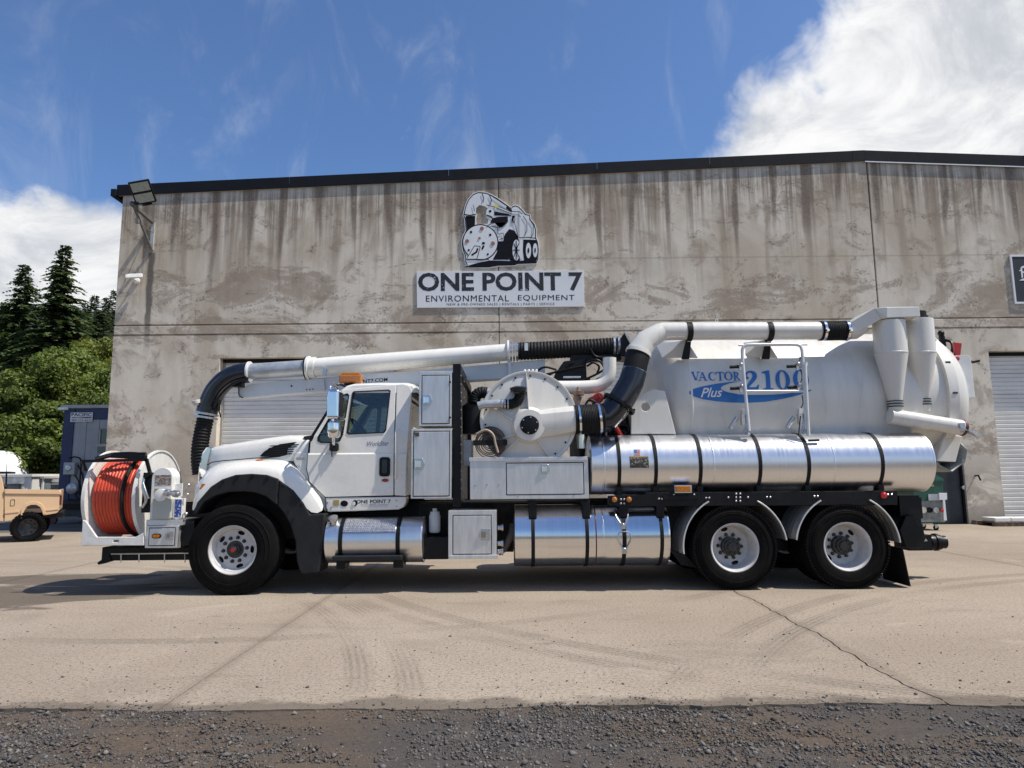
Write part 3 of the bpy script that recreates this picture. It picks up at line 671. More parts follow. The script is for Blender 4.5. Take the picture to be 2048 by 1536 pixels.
size = np.clip(nrs.lognormal(math.log(.0050), .52, len(xs)), .0022, .026)
stones('gravel_stones', xs, ys, zs, size, STONE, 'loose grey gravel stones along the edge of the concrete')
n = 1500; ys = YE + .05 + np.abs(nrs.exponential(1.6, n)); xs = nrs.uniform(-1, 1, n) * ys * .8; k_ = ys < 17; xs, ys = xs[k_], ys[k_]
stones('scattered_grit', xs, ys, np.zeros(len(xs)), np.clip(nrs.lognormal(math.log(.0038), .5, len(xs)), .003, .02), STONE, 'scattered pebbles and grit on the concrete yard')
# ================================================================== THE VACUUM TRUCK
YN, YC = 8.5, 9.75                    # near face of the wheels, centre line of the truck
tr_base = at(1000, 1188, 8.5)
truck = thing('vacuum_truck', (0, YC, 0), 'white vacuum tanker truck with hose reel on its nose, parked side-on across the yard', 'truck')
def el(px, py):
    d = ray(px, py); return math.atan2(d.z, d.y)
def xcyl(px0, px1, yt, yb, Ynear):
    """cylinder along X whose outline touches the photo rows yt and yb, nearest line at Ynear -> x0,x1,Yc,zc,r"""
    xm = (px0 + px1) / 2; a, b = el(xm, yt), el(xm, yb); m, h = (a + b) / 2, (a - b) / 2
    r = .3
    for _ in range(20):
        yc_ = Ynear + r; r = yc_ / math.cos(m) * math.sin(h)
    yc_ = Ynear + r; zc = CAM_H + yc_ * math.tan(m); ym = (yt + yb) / 2
    return at(px0, ym, yc_ - r*.8).x, at(px1, ym, yc_ - r*.8).x, yc_, zc, r

# ------------------------------------------------ wheels
def tyre_mesh(w, Rr, rim, lugs, name):
    h = w / 2; p = [(-h + .030, rim - .004), (-h + .006, rim + .025), (-h - .004, rim + .09), (-h - .002, rim + .15), (-h + .010, Rr - .075), (-h + .022, Rr - .045), (-h + .030, Rr - .012)]
    tread = []; ng = 4
    for k in range(ng + 1):
        a = -h + .034 + (w - .068) * k / (ng + 1); b = -h + .034 + (w - .068) * (k + 1) / (ng + 1)
        tread += [(a + .006, Rr - .001), (b - .006, Rr - .001)]
        if k < ng: tread += [(b - .004, Rr - .013), (b + .004, Rr - .013)]
    prof = p + tread + [(-a, r) for a, r in p[::-1]]
    # raised bead rings on the wall
    mb = MB().lathe((0, 0, 0), (0, 1, 0), prof, 72)
    mb.lathe((0, 0, 0), (0, 1, 0), [(-h - .002, rim + .118), (-h - .0075, rim + .121), (-h - .0075, rim + .128), (-h - .002, rim + .131)], 72)
    mb.lathe((0, 0, 0), (0, 1, 0), [(-h + .005, Rr - .088), (-h - .0015, Rr - .084), (-h - .0005, Rr - .078), (-h + .009, Rr - .074)], 72)
    if lugs:
        n = 84
        for s in (-1, 1):
            for k in range(n):
                a = 2*math.pi*(k + (.5 if s > 0 else 0))/n
                c, e = Vector((math.cos(a), 0, math.sin(a))), Vector((-math.sin(a), 0, math.cos(a)))
                mb.obox(c * (Rr - .013) + Vector((0, s*(h - .026), 0)), c * .014, e * .013, Vector((0, .020, 0)))
    me = mb.mesh(name, smooth=32); me.materials.append(TYRE); return me
def annulus(r0, r1, n=40): return ngon(0, 0, r1, n), ngon(0, 0, r0, n)
WHEELW = simple('white_wheel_paint', (.52, .51, .50), .42, 0, .10, 9, .55, (.22, .19, .16))
HUBG = simple('greasy_hub', (.045, .043, .042), .45, .4, .3, 12, .3, (.10, .08, .06))
def wheel_parts(front):
    w = .385 if front else .285; Rr = .545 if front else .515; rim = .285
    parts = [('tyre', tyre_mesh(w, Rr, rim, not front, 'tyre'))]
    h = w / 2; rm = MB(); dep = .060 if front else .175
    rm.lathe((0, 0, 0), (0, 1, 0), [(-h + .028, rim + .012), (-h + .016, rim + .012), (-h + .014, rim + .002), (-h + .030, rim - .012), (-h + .055, rim - .020), (-h + dep, rim - .030), (-h + dep + .03, rim - .045), (-h + dep + .055, rim - .052), (h - .03, rim - .03), (h - .02, rim + .01)], 56)
    holes = []
    nh = 5 if front else 2
    for k in range(nh):
        a = 2*math.pi*k/nh + (1.45 if front else -.95); rr = .207 if front else .212
        holes.append([(rr*math.cos(a) + .046*math.cos(t)*-math.sin(a) + .025*math.sin(t)*math.cos(a), rr*math.sin(a) + .046*math.cos(t)*math.cos(a) + .025*math.sin(t)*math.sin(a)) for t in [2*math.pi*i/14 for i in range(14)]])
    dy = -h + dep + .05
    rm.prism(ngon(0, 0, rim - .044, 48), dy, dy + .012, [ngon(0, 0, .10, 32)] + holes)
    me = rm.mesh('rim', smooth=35); me.materials.append(WHEELW); parts.append(('rim', me))
    back = MB().lathe((0, 0, 0), (0, 1, 0), [(dy + .05, 0), (dy + .05, rim - .06), (h - .02, rim - .06)], 32).mesh('brake_drum', smooth=40); back.materials.append(BLACK); parts.append(('brake_drum', back))
    hb = MB()
    if front: hb.lathe((0, 0, 0), (0, 1, 0), [(dy - .075, 0), (dy - .075, .035), (dy - .070, .042), (dy - .035, .045), (dy - .03, .062), (dy - .004, .066), (dy - .004, .105), (dy + .02, .105)], 32)
    else: hb.lathe((0, 0, 0), (0, 1, 0), [(dy - .135, 0), (dy - .135, .055), (dy - .125, .062), (dy - .105, .062), (dy - .10, .085), (dy - .07, .092), (dy - .065, .115), (dy - .02, .118), (dy + .02, .118)], 32)
    if not front:
        for k in range(8):
            a = 2*math.pi*k/8; c = Vector((math.cos(a)*.083, 0, math.sin(a)*.083)); hb.cyl(c + Vector((0, dy - .118, 0)), c + Vector((0, dy - .09, 0)), .012, 6)
    me = hb.mesh('hub', smooth=35); me.materials.append(HUBG); parts.append(('hub', me))
    lg = MB()
    for k in range(10):
        a = 2*math.pi*(k + .5)/10; c = Vector((math.cos(a)*.145, 0, math.sin(a)*.145))
        lg.cyl(c + Vector((0, dy - .032, 0)), c + Vector((0, dy, 0)), .017, 8); lg.cyl(c + Vector((0, dy - .006, 0)), c + Vector((0, dy + .002, 0)), .023, 12)
    me = lg.mesh('lug_nuts', smooth=35); me.materials.append(HUBG); parts.append(('lug_nuts', me))
    if front:
        me = MB().lathe((0, 0, 0), (0, 1, 0), [(dy - .079, 0), (dy - .079, .026), (dy - .074, .027)], 20).mesh('hub_cap'); me.materials.append(REDP); parts.append(('hub_cap', me))
    return parts, Rr, w
FW, FR_, FWW = wheel_parts(True); RW, RR_, RWW = wheel_parts(False)
def wheel(parts, x, y, z, flip, name='wheel', rot=0.0):
    e = bpy.data.objects.new(name, None); COL.objects.link(e); e.parent = truck; e.matrix_parent_inverse = Matrix.Translation(-ROOTLOC[truck.name])
    e.location = (x, y, z); e.rotation_euler = (0, rot, math.pi if flip else 0)
    for nm, me in parts:
        o = bpy.data.objects.new(nm, me); COL.objects.link(o); o.parent = e
        if nm == 'lug_nuts': o['kind'] = 'stuff'
    return e
XF = at(463, 1108, YN - .05).x; XR1 = at(1471, 1098, YN).x; XR2 = at(1697.5, 1097, YN).x
wheel(FW, XF, YN - .05 + FWW/2, FR_ - .01, False, 'front_wheel', .2); wheel(FW, XF, 2*YC - (YN - .05 + FWW/2), FR_ - .01, True, 'front_wheel')
for x, rt in ((XR1, .35), (XR2, 1.4)):
    for y, fl in ((YN + RWW/2, False), (2*YC - YN - RWW/2, True)): wheel(RW, x, y, RR_ - .01, fl, 'rear_wheel', rt)
    for y in (YN + RWW*1.5 + .05, 2*YC - YN - RWW*1.5 - .05): wheel(RW[:2], x, y, RR_ - .01, y < YC, 'inner_rear_wheel')

# ------------------------------------------------ chassis
b = MB(); zr0, zr1 = .78, 1.06
for y in (9.33, 10.10): b.box((at(250, 1100, 9.3).x, y, zr0), (at(1850, 1050, 9.3).x, y + .07, zr1))
b.build('frame_rail', BLACK, truck)
b = MB()
for x in (XF, XR1, XR2): b.cyl((x, YN + .3, .52), (x, 2*YC - YN - .3, .52), .085, 14)
for x in (XR1, XR2): b.ball((x, YC, .55), .26, 14, (1, .8, 1))
b.build('axle', BLACK, truck, smooth=40)
b = MB()
for y in (9.2, 10.2):
    MB().bar((XF - .75, y, .70), (XF + .75, y, .74), .09, .07).build('leaf_spring', BLACK, truck); MB().bar((XR1 - .3, y, .66), (XR2 + .3, y, .66), .10, .14).build('walking_beam', BLACK, truck)
MB().box((XR1 + .35, 9.1, .40), (XR2 - .35, 10.4, .80)).build('axle_housing', BLACK, truck)
MB().box((at(840, 1060, 9.2).x, 9.05, .42), (at(1390, 1060, 9.2).x, 10.45, 1.05)).build('drive_train_cover', DARKVOID, truck)
MB().box((at(405, 1000, 9.1).x, 9.0, .62), (at(640, 1000, 9.1).x, 10.5, 1.42)).build('dark_bay_filler', DARKVOID, truck)  # plain dark box added to block view and light through the wheel well
b = MB()   # rear cross tube and hitch
b.box((at(1795, 1060, 9.1).x, 9.0, .62), (at(1835, 1060, 9.1).x, 10.5, 1.10)); b.build('rear_cross_member', BLACK, truck)
b = MB().pprism([(1800, 1060), (1812, 1032), (1830, 1030), (1838, 1050), (1846, 1052), (1852, 1078), (1842, 1096), (1812, 1096)], 8.9, 9.0).build('rear_bracket', BLACK, truck, bevel=.01)
hp = at(1846, 1084, 9.25); hq = at(1888, 1084, 9.25)
b = MB(); b.box((hp.x - .25, 9.15, hp.z - .10), (hp.x + .06, 9.5, hp.z + .10)); b.lathe((hp.x + .05, 9.32, hp.z - .01), (1, 0, 0), [(0, 0), (0, .085), (.06, .085), (.065, .10), (.13, .10), (.135, .115), (.17, .115), (.175, .10), (.21, .10), (.215, .085), (.28, .085), (.28, .0)], 20)
b.build('drain_coupling', BLACK, truck, smooth=35)
MB().pprism([(1826, 1066), (1840, 1064), (1856, 1082), (1843, 1084)], 8.95, 9.0).build('rear_step_plate', STEEL, truck, bevel=.004)
# flaps
fa, fb = at(1804, 1096, 8.55), at(1820, 1173, 8.55); MB().loft([[fa, fb, fb + Vector((.012, 0, 0)), fa + Vector((.012, 0, 0))], [v + Vector((0, .6, 0)) for v in (fa, fb, fb + Vector((.012, 0, 0)), fa + Vector((.012, 0, 0)))]], closed=True, cap=True).build('mud_flap', RUBBER, truck)

# side beam above the wheels with bolts and marker lights
beam = MB().pprism([(1217, 992), (1290, 989), (1290, 985), (1795, 981), (1795, 1010), (1400, 1012), (1240, 1013), (1217, 1010)], 8.52, 8.62).build('side_beam', BLACK, truck, bevel=.006)
bt = MB(); S_ = 3.657
for cx, cy in ((650,576),(673,576),(995,570),(1018,570),(1158,567),(1302,566),(1215,540),(1245,540),(1215,567),(1245,567),(1215,593),(1245,593),(1440,564),(1465,564),(1788,558),(1811,558),(372,580),(396,580),(372,610),(396,610),(760,546),(908,546)):
    q = at(1140 + cx/S_, 840 + cy/S_, 8.52); bt.lathe(q, (0, -1, 0), [(0, .013), (.006, .012), (.010, .007), (.011, 0)], 10)
for cx, cy in ((1776, 989), (1783, 989)):
    q = at(cx, cy, 8.52); bt.lathe(q, (0, -1, 0), [(0, .013), (.006, .012), (.010, .007), (.011, 0)], 10)
bt.build('bolts', STEEL, beam)['kind'] = 'stuff'
for px, py, m in ((1228.5, 999, AMBER), (1257.5, 999, AMBER), (1767, 990.5, REDLENS)):
    q = at(px, py, 8.52); lo = MB().lathe(q, (0, -1, 0), [(0, .041), (.014, .041), (.020, .036), (.020, 0)], 20).build('marker_light', BLACK if m is AMBER else REDLENS, truck, smooth=40)
    MB().lathe(q + Vector((0, -.019, 0)), (0, -1, 0), [(0, .034), (.008, .031), (.013, .018), (.014, 0)], 20).build('lens', m, lo, smooth=60)
am = MB().pbox(1349, 970, 1384, 986, 8.46, .06).build('side_flasher', CHROME, truck, bevel=.006)
MB().pbox(1351.5, 972, 1381.5, 983.5, 8.445, .014).build('lens', AMBER, am, bevel=.008)
MB().pprism([(1326, 992), (1400, 991), (1400, 998), (1330, 1000)], 8.49, 8.52).build('light_bracket', BLACK, truck)

# ------------------------------------------------ tanks
def strap(mb, x, yc, zc, r, w, a0=0.0, a1=2*math.pi, t=.008):
    mb.lathe((x, yc, zc), (1, 0, 0), [(-w/2, r), (-w/2, r + t), (w/2, r + t), (w/2, r)], 56, a0, a1)
def water_tank(px0, px1, yt, yb, ynear, mat, name, dish=.05):
    x0, x1, yc, zc, r = xcyl(px0, px1, yt, yb, ynear)
    pr = [(0, 0), (-dish*.6, r*.0), (-dish*.55, r*.4), (-dish*.3, r*.75), (0, r*.95), (.012, r), (.02, r), (x1 - x0 - .02, r), (x1 - x0 - .012, r + .004), (x1 - x0 + .006, r + .002), (x1 - x0 + .006, r*.97), (x1 - x0 + dish*.3, r*.75), (x1 - x0 + dish*.5, r*.4), (x1 - x0 + dish*.55, 0)]
    o = MB().lathe((x0, yc, zc), (1, 0, 0), pr[1:], 72).build(name, mat, truck, smooth=30)
    MB().lathe((x0, 2*YC - yc, zc), (1, 0, 0), pr[1:], 48).build(name, mat, truck, smooth=30)
    return o, x0, x1, yc, zc, r
wt, wx0, wx1, wy, wz, wr = water_tank(1181, 1864, 868, 986, 8.47, TANKALU, 'water_tank')
for px in (1238, 1311, 1400, 1519, 1616, 1763):
    x = at(px, 925, 8.5).x; mb = MB(); strap(mb, x, wy, wz, wr, .045)
    o = mb.build('tank_strap', RUBBER, truck, smooth=30)
    q = at(px + 2, 975, 8.5); MB().box((x - .038, wy - wr*.80, wz - wr - .02), (x + .038, wy - wr*.45, wz - wr*.72)).build('strap_bracket', BLACK, o, bevel=.012)
ws = MB()
for px in (1208, 1427, 1668):
    x = at(px, 925, 8.5).x; ws.lathe((x, wy, wz), (1, 0, 0), [(-.012, wr), (-.006, wr + .005), (.006, wr + .005), (.012, wr)], 56)
ws.build('weld_seams', TANKALU, wt, smooth=60)['kind'] = 'stuff'
def on_cyl(mbv, yc, zc, r, off):
    return [(x, yc - math.sqrt(max(0, (r + off)**2 - (z - zc)**2)), z) for x, y, z in mbv]
def curved_patch(x0, y0, x1, y1, Y, yc, zc, r, off, name, mat, par, nseg=6):
    a = at(x0, y1, Y); c = at(x1, y0, Y); mb = MB()
    secs = [[(a.x, 0, a.z + (c.z - a.z)*k/nseg), (c.x, 0, a.z + (c.z - a.z)*k/nseg)] for k in range(nseg + 1)]
    mb.loft(secs); mb.v = on_cyl(mb.v, yc, zc, r, off); return mb.build(name, mat, par)
def picture_mat(name, cols, scale):
    m, t, bb = new_mat(name); p = pos(t); n = NOISE(t, p, scale, 4, .7); n2 = NOISE(t, MAPV(t, p, (1, 1, 1), (3, 3, 3)), scale*.7, 3, .6)
    c = MIXC(t, SMOOTH(t, n, .42, .58), cols[0], cols[1]); c = MIXC(t, SMOOTH(t, n2, .55, .62), c, cols[2]); t.links.new(c, bb.inputs['Base Color']); bb.inputs['Roughness'].default_value = .4; return m
PIC = picture_mat('printed_warning_photos', ((.015, .015, .02), (.08, .07, .055), (.32, .29, .24)), 60)
LABEL = picture_mat('printed_label', ((.42, .40, .36), (.07, .07, .07), (.30, .10, .03)), 55)
YEL = simple('label_yellow', (.38, .27, .08), .5)
curved_patch(1259, 912, 1296, 936, 8.5, wy, wz, wr, .004, 'warning_decal', PIC, wt); curved_patch(1259, 912, 1296, 915, 8.5, wy, wz, wr, .0055, 'decal_header', YEL, wt, 1)
for k in range(5): curved_patch(1269, 899 + k*2.6, 1280, 900.4 + k*2.6, 8.5, wy, wz, wr, .0065, 'flag_stripe', REDP, wt, 1)
curved_patch(1268.5, 898, 1280.5, 912, 8.5, wy, wz, wr, .004, 'flag_decal', SIGNW, wt, 3); curved_patch(1269, 899, 1273.5, 905, 8.5, wy, wz, wr, .0085, 'flag_canton', BLUE, wt, 2)

lt, lx0, lx1, ly, lz, lr = water_tank(1028, 1337, 1008, 1131, 8.47, POLISH, 'lower_water_tank', .03)
for px, w in ((1066, .045), (1174, .045), (1248, .05), (1323, .045)):
    x = at(px, 1070, 8.5).x; mb = MB(); strap(mb, x, ly, lz, lr, w); o = mb.build('tank_strap', RUBBER, truck, smooth=30)
    MB().box((x - .05, ly - lr*.86, lz + lr*.60), (x + .05, ly - lr*.5, lz + lr + .06)).build('strap_bracket', BLACK, o, bevel=.012)
mb = MB(); x = at(1192, 1070, 8.5).x
mb.tube([(x + .0 + .05*(1 - math.cos(a*.5)) , ly - (lr + .006)*math.cos(a), lz + (lr + .006)*math.sin(a)) for a in [R(70 - 140*i/24) for i in range(25)]], .008, 6); mb.build('red_cord', simple('dark_red_cord', (.085, .022, .018), .7), truck, smooth=50)
ws = MB()
for px in (1176, 1207): ws.lathe((at(px, 1070, 8.5).x, ly, lz), (1, 0, 0), [(-.01, lr), (-.004, lr + .004), (.004, lr + .004), (.01, lr)], 56)
ws.build('weld_seams', POLISH, lt, smooth=60)['kind'] = 'stuff'
for cy0, cxx in ((1030, 1246), (1079, 1249)):     # over-centre clasps on the strap
    q = at(cxx, cy0, 8.45); sc_ = .006
    loop = [(-20, 10), (-22, 0), (-18, -9), (-8, -12), (8, -12), (18, -9), (22, 0), (18, 10), (6, 27), (-6, 27)]
    loop = [(q.x + a*sc_*.62, 0, q.z - c*sc_*.9 + .03) for a, c in loop]
    mb = MB(); pts = [(x_, ly - math.sqrt((lr + .03)**2 - (z_ - lz)**2), z_) for x_, _, z_ in loop]
    mb.tube(pts, .009, 8, closed=True); zb = q.z - 27*sc_*.9 + .03; yb_ = ly - math.sqrt((lr + .03)**2 - (zb - lz)**2)
    mb.box((q.x - .03, yb_ - .015, zb - .055), (q.x + .03, yb_ + .03, zb + .02)); mb.ball((q.x, yb_ - .01, zb), .02, 10)
    mb.build('strap_clasp', STEEL, truck, smooth=40)

ft, fx0, fx1, fy, fz, frad = water_tank(649, 844, 1034, 1125, 8.50, TANKALU, 'fuel_tank', .05)
for px in (680, 795):
    x = at(px, 1080, 8.5).x; mb = MB(); strap(mb, x, fy, fz, frad, .05); mb.build('tank_strap', BLACK, ft, smooth=30)
mb = MB(); xa, xb = at(686, 1050, 8.5).x, at(790, 1050, 8.5).x     # diamond plate step on the shoulder of the tank
a0 = R(28)
for a in range(9):
    for i in range(26):
        t0 = R(62 - a*4.6); xx = xa + (xb - xa)*(i + (.5 if a % 2 else 0))/26
        c_ = Vector((xx, fy - (frad + .012)*math.cos(t0), fz + (frad + .012)*math.sin(t0))); mb.ball(c_, .010, 6, (1.3 if (i + a) % 2 else .6, .6, .8))
st = MB().lathe((0, fy, fz), (1, 0, 0), [(xa, frad), (xa, frad + .010), (xb, frad + .010), (xb, frad)], 20, R(18), R(68)).build('step_tread', STEEL, ft)
mb.build('tread_pattern', STEEL, ft, smooth=60)['kind'] = 'stuff'
q = at(668, 1040, 8.62); MB().lathe((q.x, fy - .16, fz + frad*.78), (-.1, -.5, 1), [(0, .05), (.05, .05), (.05, .062), (.085, .062), (.09, .05), (.09, 0)], 20).build('filler_cap', STEEL, ft, smooth=40)
mb = MB(); mb.pbox(664, 1112, 803, 1122, 8.44, .16)
stp = mb.build('step_bar', PLASTIC, truck, bevel=.01)
mb = MB(); mb.pbox(672, 1120, 690, 1138, 8.5, .25); mb.build('step_bracket', BLACK, stp, bevel=.01); MB().pbox(786, 1120, 806, 1136, 8.5, .25).build('step_bracket', BLACK, stp, bevel=.01)

# ------------------------------------------------ aluminium boxes
def latch(px, py, Y, par, s=1.0, flip=False):
    q = at(px, py, Y); w, h = .062*s, .085*s
    o = MB().prism([(q.x - w, q.z - h*.75), (q.x + w*.6, q.z - h*.75), (q.x + w, q.z), (q.x + w*.6, q.z + h*.75), (q.x - w, q.z + h*.75)] if not flip else [(q.x + w, q.z - h*.75), (q.x - w*.6, q.z - h*.75), (q.x - w, q.z), (q.x - w*.6, q.z + h*.75), (q.x + w, q.z + h*.75)], Y - .012, Y).build('latch', STEEL, par, bevel=.005)
    mb = MB(); mb.box((q.x - w*.6, Y - .022, q.z - h*.42), (q.x + w*.25, Y - .011, q.z + h*.42)); mb.cyl((q.x - w*.7, Y - .02, q.z - h*.5), (q.x - w*.7, Y - .02, q.z + h*.5), .007, 8)
    mb.build('latch_paddle', CHROME, o, bevel=.004)
def tool_box(x0, y0, x1, y1, Y, D, door, lat, flip=False, s=1.0, name='tool_box'):
    a, c = at(x0, (y0 + y1)/2, Y), at(x1, (y0 + y1)/2, Y); zt, zb = at((x0 + x1)/2, y0, Y).z, at((x0 + x1)/2, y1, Y).z
    d0x, d1x = at(door[0], (y0 + y1)/2, Y).x, at(door[2], (y0 + y1)/2, Y).x; dt, db = at((x0 + x1)/2, door[1], Y).z, at((x0 + x1)/2, door[3], Y).z
    mb = MB(); mb.prism([(a.x, zb), (c.x, zb), (c.x, zt), (a.x, zt)], Y, Y + .02, [[(d0x, db), (d1x, db), (d1x, dt), (d0x, dt)]])
    mb.box((a.x, Y + .02, zb), (c.x, Y + D, zt))
    bo = mb.build(name, ALU, truck, bevel=.006)
    MB().box((d0x, Y + .0165, db), (d1x, Y + .0195, dt)).build('door_gap', DARKVOID, bo)
    g = .009; MB().box((d0x + g, Y - .004, db + g), (d1x - g, Y + .016, dt - g)).build('box_door', ALU, bo, bevel=.006)
    latch(lat[0], lat[1], Y - .004, bo, s, flip)
    return bo
ub = tool_box(838, 743, 903, 852, 8.52, .55, (843, 750, 899, 848), (855, 800), False)
lb = tool_box(822, 858, 903, 997, 8.50, .60, (826, 862, 899, 993), (839, 928), False, 1.1)
for px, py in ((900, 764), (900, 835)):
    q = at(px, py, 8.515); MB().lathe(q, (0, -1, 0), [(0, .014), (.008, .013), (.009, 0)], 10).build('door_bumper', BLACK, ub)
MB().pbox(828, 864.5, 838, 873, 8.489, .002).build('box_sticker', PIC, lb)
tool_box(896.5, 1021, 993, 1114, 8.48, .55, (905, 1030, 983, 1109), (969, 1069), True, 1.1)
q0 = at(896, 1118, 8.46); q1 = at(996, 1118, 8.46)
MB().pbox(897, 1111, 996, 1118, 8.455, .05).build('box_lip', ALU, truck, bevel=.004)
lo = tool_box(940, 917, 1177, 998, 8.50, .70, (1012, 925, 1168, 990), (1091, 938), False, .9, 'long_tool_box')
MB().pbox(938, 914, 1175, 922, 8.485, .72).build('box_lid_edge', ALU, lo, bevel=.006)
for px, py in ((951, 970), (974, 969), (998, 969), (1036, 993), (1148, 991)):
    q = at(px, py, 8.5); MB().lathe(q, (0, -1, 0), [(0, .011), (.007, .009), (.008, 0)], 8).build('rivet', STEEL, lo)
# latch on the side of the upper box, black tall frame behind the boxes
q = at(912, 788, 8.7); mb = MB(); mb.bar((q.x - .02, 8.62, q.z - .06), (q.x + .05, 8.66, q.z + .08), .025); mb.bar((q.x - .02, 8.70, q.z - .06), (q.x + .05, 8.74, q.z + .08), .025); mb.build('hasp', CHROME, truck, bevel=.004)
xf0, xf1 = at(904, 850, 8.56).x, at(916, 850, 8.56).x; zt_ = at(908, 727, 8.58).z
fr_ = MB(); fr_.box((xf0 + .005, 8.60, 1.02), (xf1 + .03, 8.72, zt_)); fr_.box((xf0 + .005, 10.78, 1.02), (xf1 + .03, 10.9, zt_)); fr_.box((xf0 + .005, 8.72, zt_ - .10), (xf1 + .03, 10.78, zt_)); fr_.box((xf0 + .035, 8.72, 1.02), (xf1 - .02, 10.78, zt_ - .10))
fo = fr_.build('bulkhead_frame', BLACK, truck, bevel=.006)
mb = MB()
for k in range(14):
    z = 1.25 + (zt_ - 1.4)*k/13; mb.lathe((xf1 + .03, 8.66, z), (1, 0, 0), [(0, .013), (.006, .012), (.007, 0)], 8)
    mb.lathe((xf1 + .03, 9.2, z), (1, 0, 0), [(0, .013), (.006, .012), (.007, 0)], 8)
mb.build('frame_bolts', STEEL, fo)['kind'] = 'stuff'
MB().pbox(926, 880, 944, 932, 8.75, .3).build('control_cabinet', simple('cabinet_grey', (.45, .46, .46), .5), truck, bevel=.01)
MB().pbox(846, 1074, 897, 1119, 8.62, .5).build('battery_box', BLACK, truck, bevel=.015)
q = at(868, 1045, 8.7); mb = MB(); mb.lathe((q.x, 8.78, q.z), (0, 0, 1), [(-.13, 0), (-.13, .06), (-.11, .072), (.08, .072), (.1, .06), (.13, .06), (.13, .03), (.17, .03), (.17, 0)], 20); mb.build('oil_filter', GREYPAINT, truck, smooth=40)
mb = MB(); mb.tube(spline([at(996, 1105, 8.7), at(1008, 1096, 8.7), at(1022, 1070, 8.72), at(1026, 1050, 8.8)], 6), .045, 12); mb.build('tank_hose', simple('brown_hose', (.10, .075, .055), .6), truck, smooth=50)
mb = MB()
for py in (1056, 1088, 1104): q = at(1000, py, 8.56); mb.lathe((q.x - .03, 8.62, q.z), (1, 0, 0), [(0, .035), (.05, .035), (.05, .045), (.07, .045), (.07, 0)], 14)
mb.build('pipe_fittings', STEEL, truck, smooth=40)['kind'] = 'stuff'

# ------------------------------------------------ rear fenders (quarter arcs with ribs)
def fender_arc(cx, a0, a1, r, name='wheel_fender'):
    mb = MB(); n = 28; prof = []
    ys_ = np.linspace(8.50, 9.12, 25); sec = []
    for i in range(n + 1):
        a = R(a0 + (a1 - a0)*i/n)
        sec.append([(cx + (r + (.010 if (k % 4 in (1, 2) and 2 < k < 23) else 0))*math.cos(a), float(ys_[k]), .505 + (r + (.010 if (k % 4 in (1, 2) and 2 < k < 23) else 0))*math.sin(a)) for k in range(25)])
    mb.loft(sec); o = mb.build(name, ALU, truck, smooth=40)
    m_ = o.modifiers.new('sol', 'SOLIDIFY'); m_.thickness = .006
    rimr = MB(); rimr.tube([(cx + r*math.cos(R(a0 + (a1 - a0)*i/n)), 8.50, .505 + r*math.sin(R(a0 + (a1 - a0)*i/n))) for i in range(n + 1)], .011, 8)
    rimr.build('fender_rim', ALU, o, smooth=50)
fender_arc(XR1, 186, 118, .635); fender_arc(XR1, 62, 8, .635); fender_arc(XR2, 172, 118, .635); fender_arc(XR2, 62, 4, .635)
MB().pprism([(1338, 1098), (1366, 1105), (1395, 1136), (1362, 1130)], 8.66, 8.67).build('mud_flap', RUBBER, truck)

# ------------------------------------------------ debris tank
VR = .97; VZ = 2.41; vx0 = at(1375, 790, 8.85).x; vx1 = at(1893, 783, 8.82).x
pr = []
for k in range(9):
    a = R(90*k/8); pr.append((-.42*math.cos(a) + .0, VR*math.sin(a)))
vt = MB().lathe((vx0, YC, VZ), (1, 0, 0), pr + [(.02, VR), (.03, VR + .006), (.05, VR + .006), (.06, VR), (vx1 - vx0, VR)], 96).build('debris_tank', WHITE2, truck, smooth=25)
mb = MB(); mb.lathe((vx1, YC, VZ), (1, 0, 0), [(-.02, VR), (-.02, VR + .055), (.06, VR + .055), (.06, VR + .01)] , 96); mb.build('tank_rim', WHITE2, truck, smooth=25)
dr_ = MB().lathe((vx1 + .06, YC, VZ), (1, 0, 0), [(0, VR + .05), (.05, VR + .05), (.055, VR - .01)] + [(.055 + .44*math.sin(R(90*k/10)), (VR - .02)*math.cos(R(90*k/10))**.8) for k in range(11)], 96).build('rear_door', WHITE2, truck, smooth=25)
cl = MB()
for a in range(0, 360, 24):
    c_ = Vector((vx1 + .05, YC - math.cos(R(a))*(VR + .05), VZ + math.sin(R(a))*(VR + .05))); cl.obox(c_, (.03, 0, 0), (0, .012, 0), (0, 0, .012))
cl.build('door_clamps', HUBG, dr_)['kind'] = 'stuff'
# front saddle plates
for yy in (8.78, 2*YC - 8.83):
    q = at(1291, 814, 8.78)
    MB().prism([(at(x_, y_, 8.78).x, at(x_, y_, 8.78).z) for x_, y_ in ((1262, 868), (1262, 806), (1272, 793), (1306, 778), (1330, 782), (1352, 868))], yy, yy + .05, [ngon(q.x, q.z, .055, 16)]).build('tank_saddle', WHITE2, truck, bevel=.008)
MB().box((at(1262, 820, 8.8).x, 8.83, at(1262, 868, 8.8).z), (at(1268, 820, 8.8).x, 2*YC - 8.83, at(1262, 800, 8.8).z)).build('saddle_front_plate', WHITE2, truck, bevel=.008)
MB().box((at(1268, 830, 8.8).x, 8.85, 1.1), (vx1 - .75, 2*YC - 8.85, 1.50)).build('sub_frame', BLACK, truck)

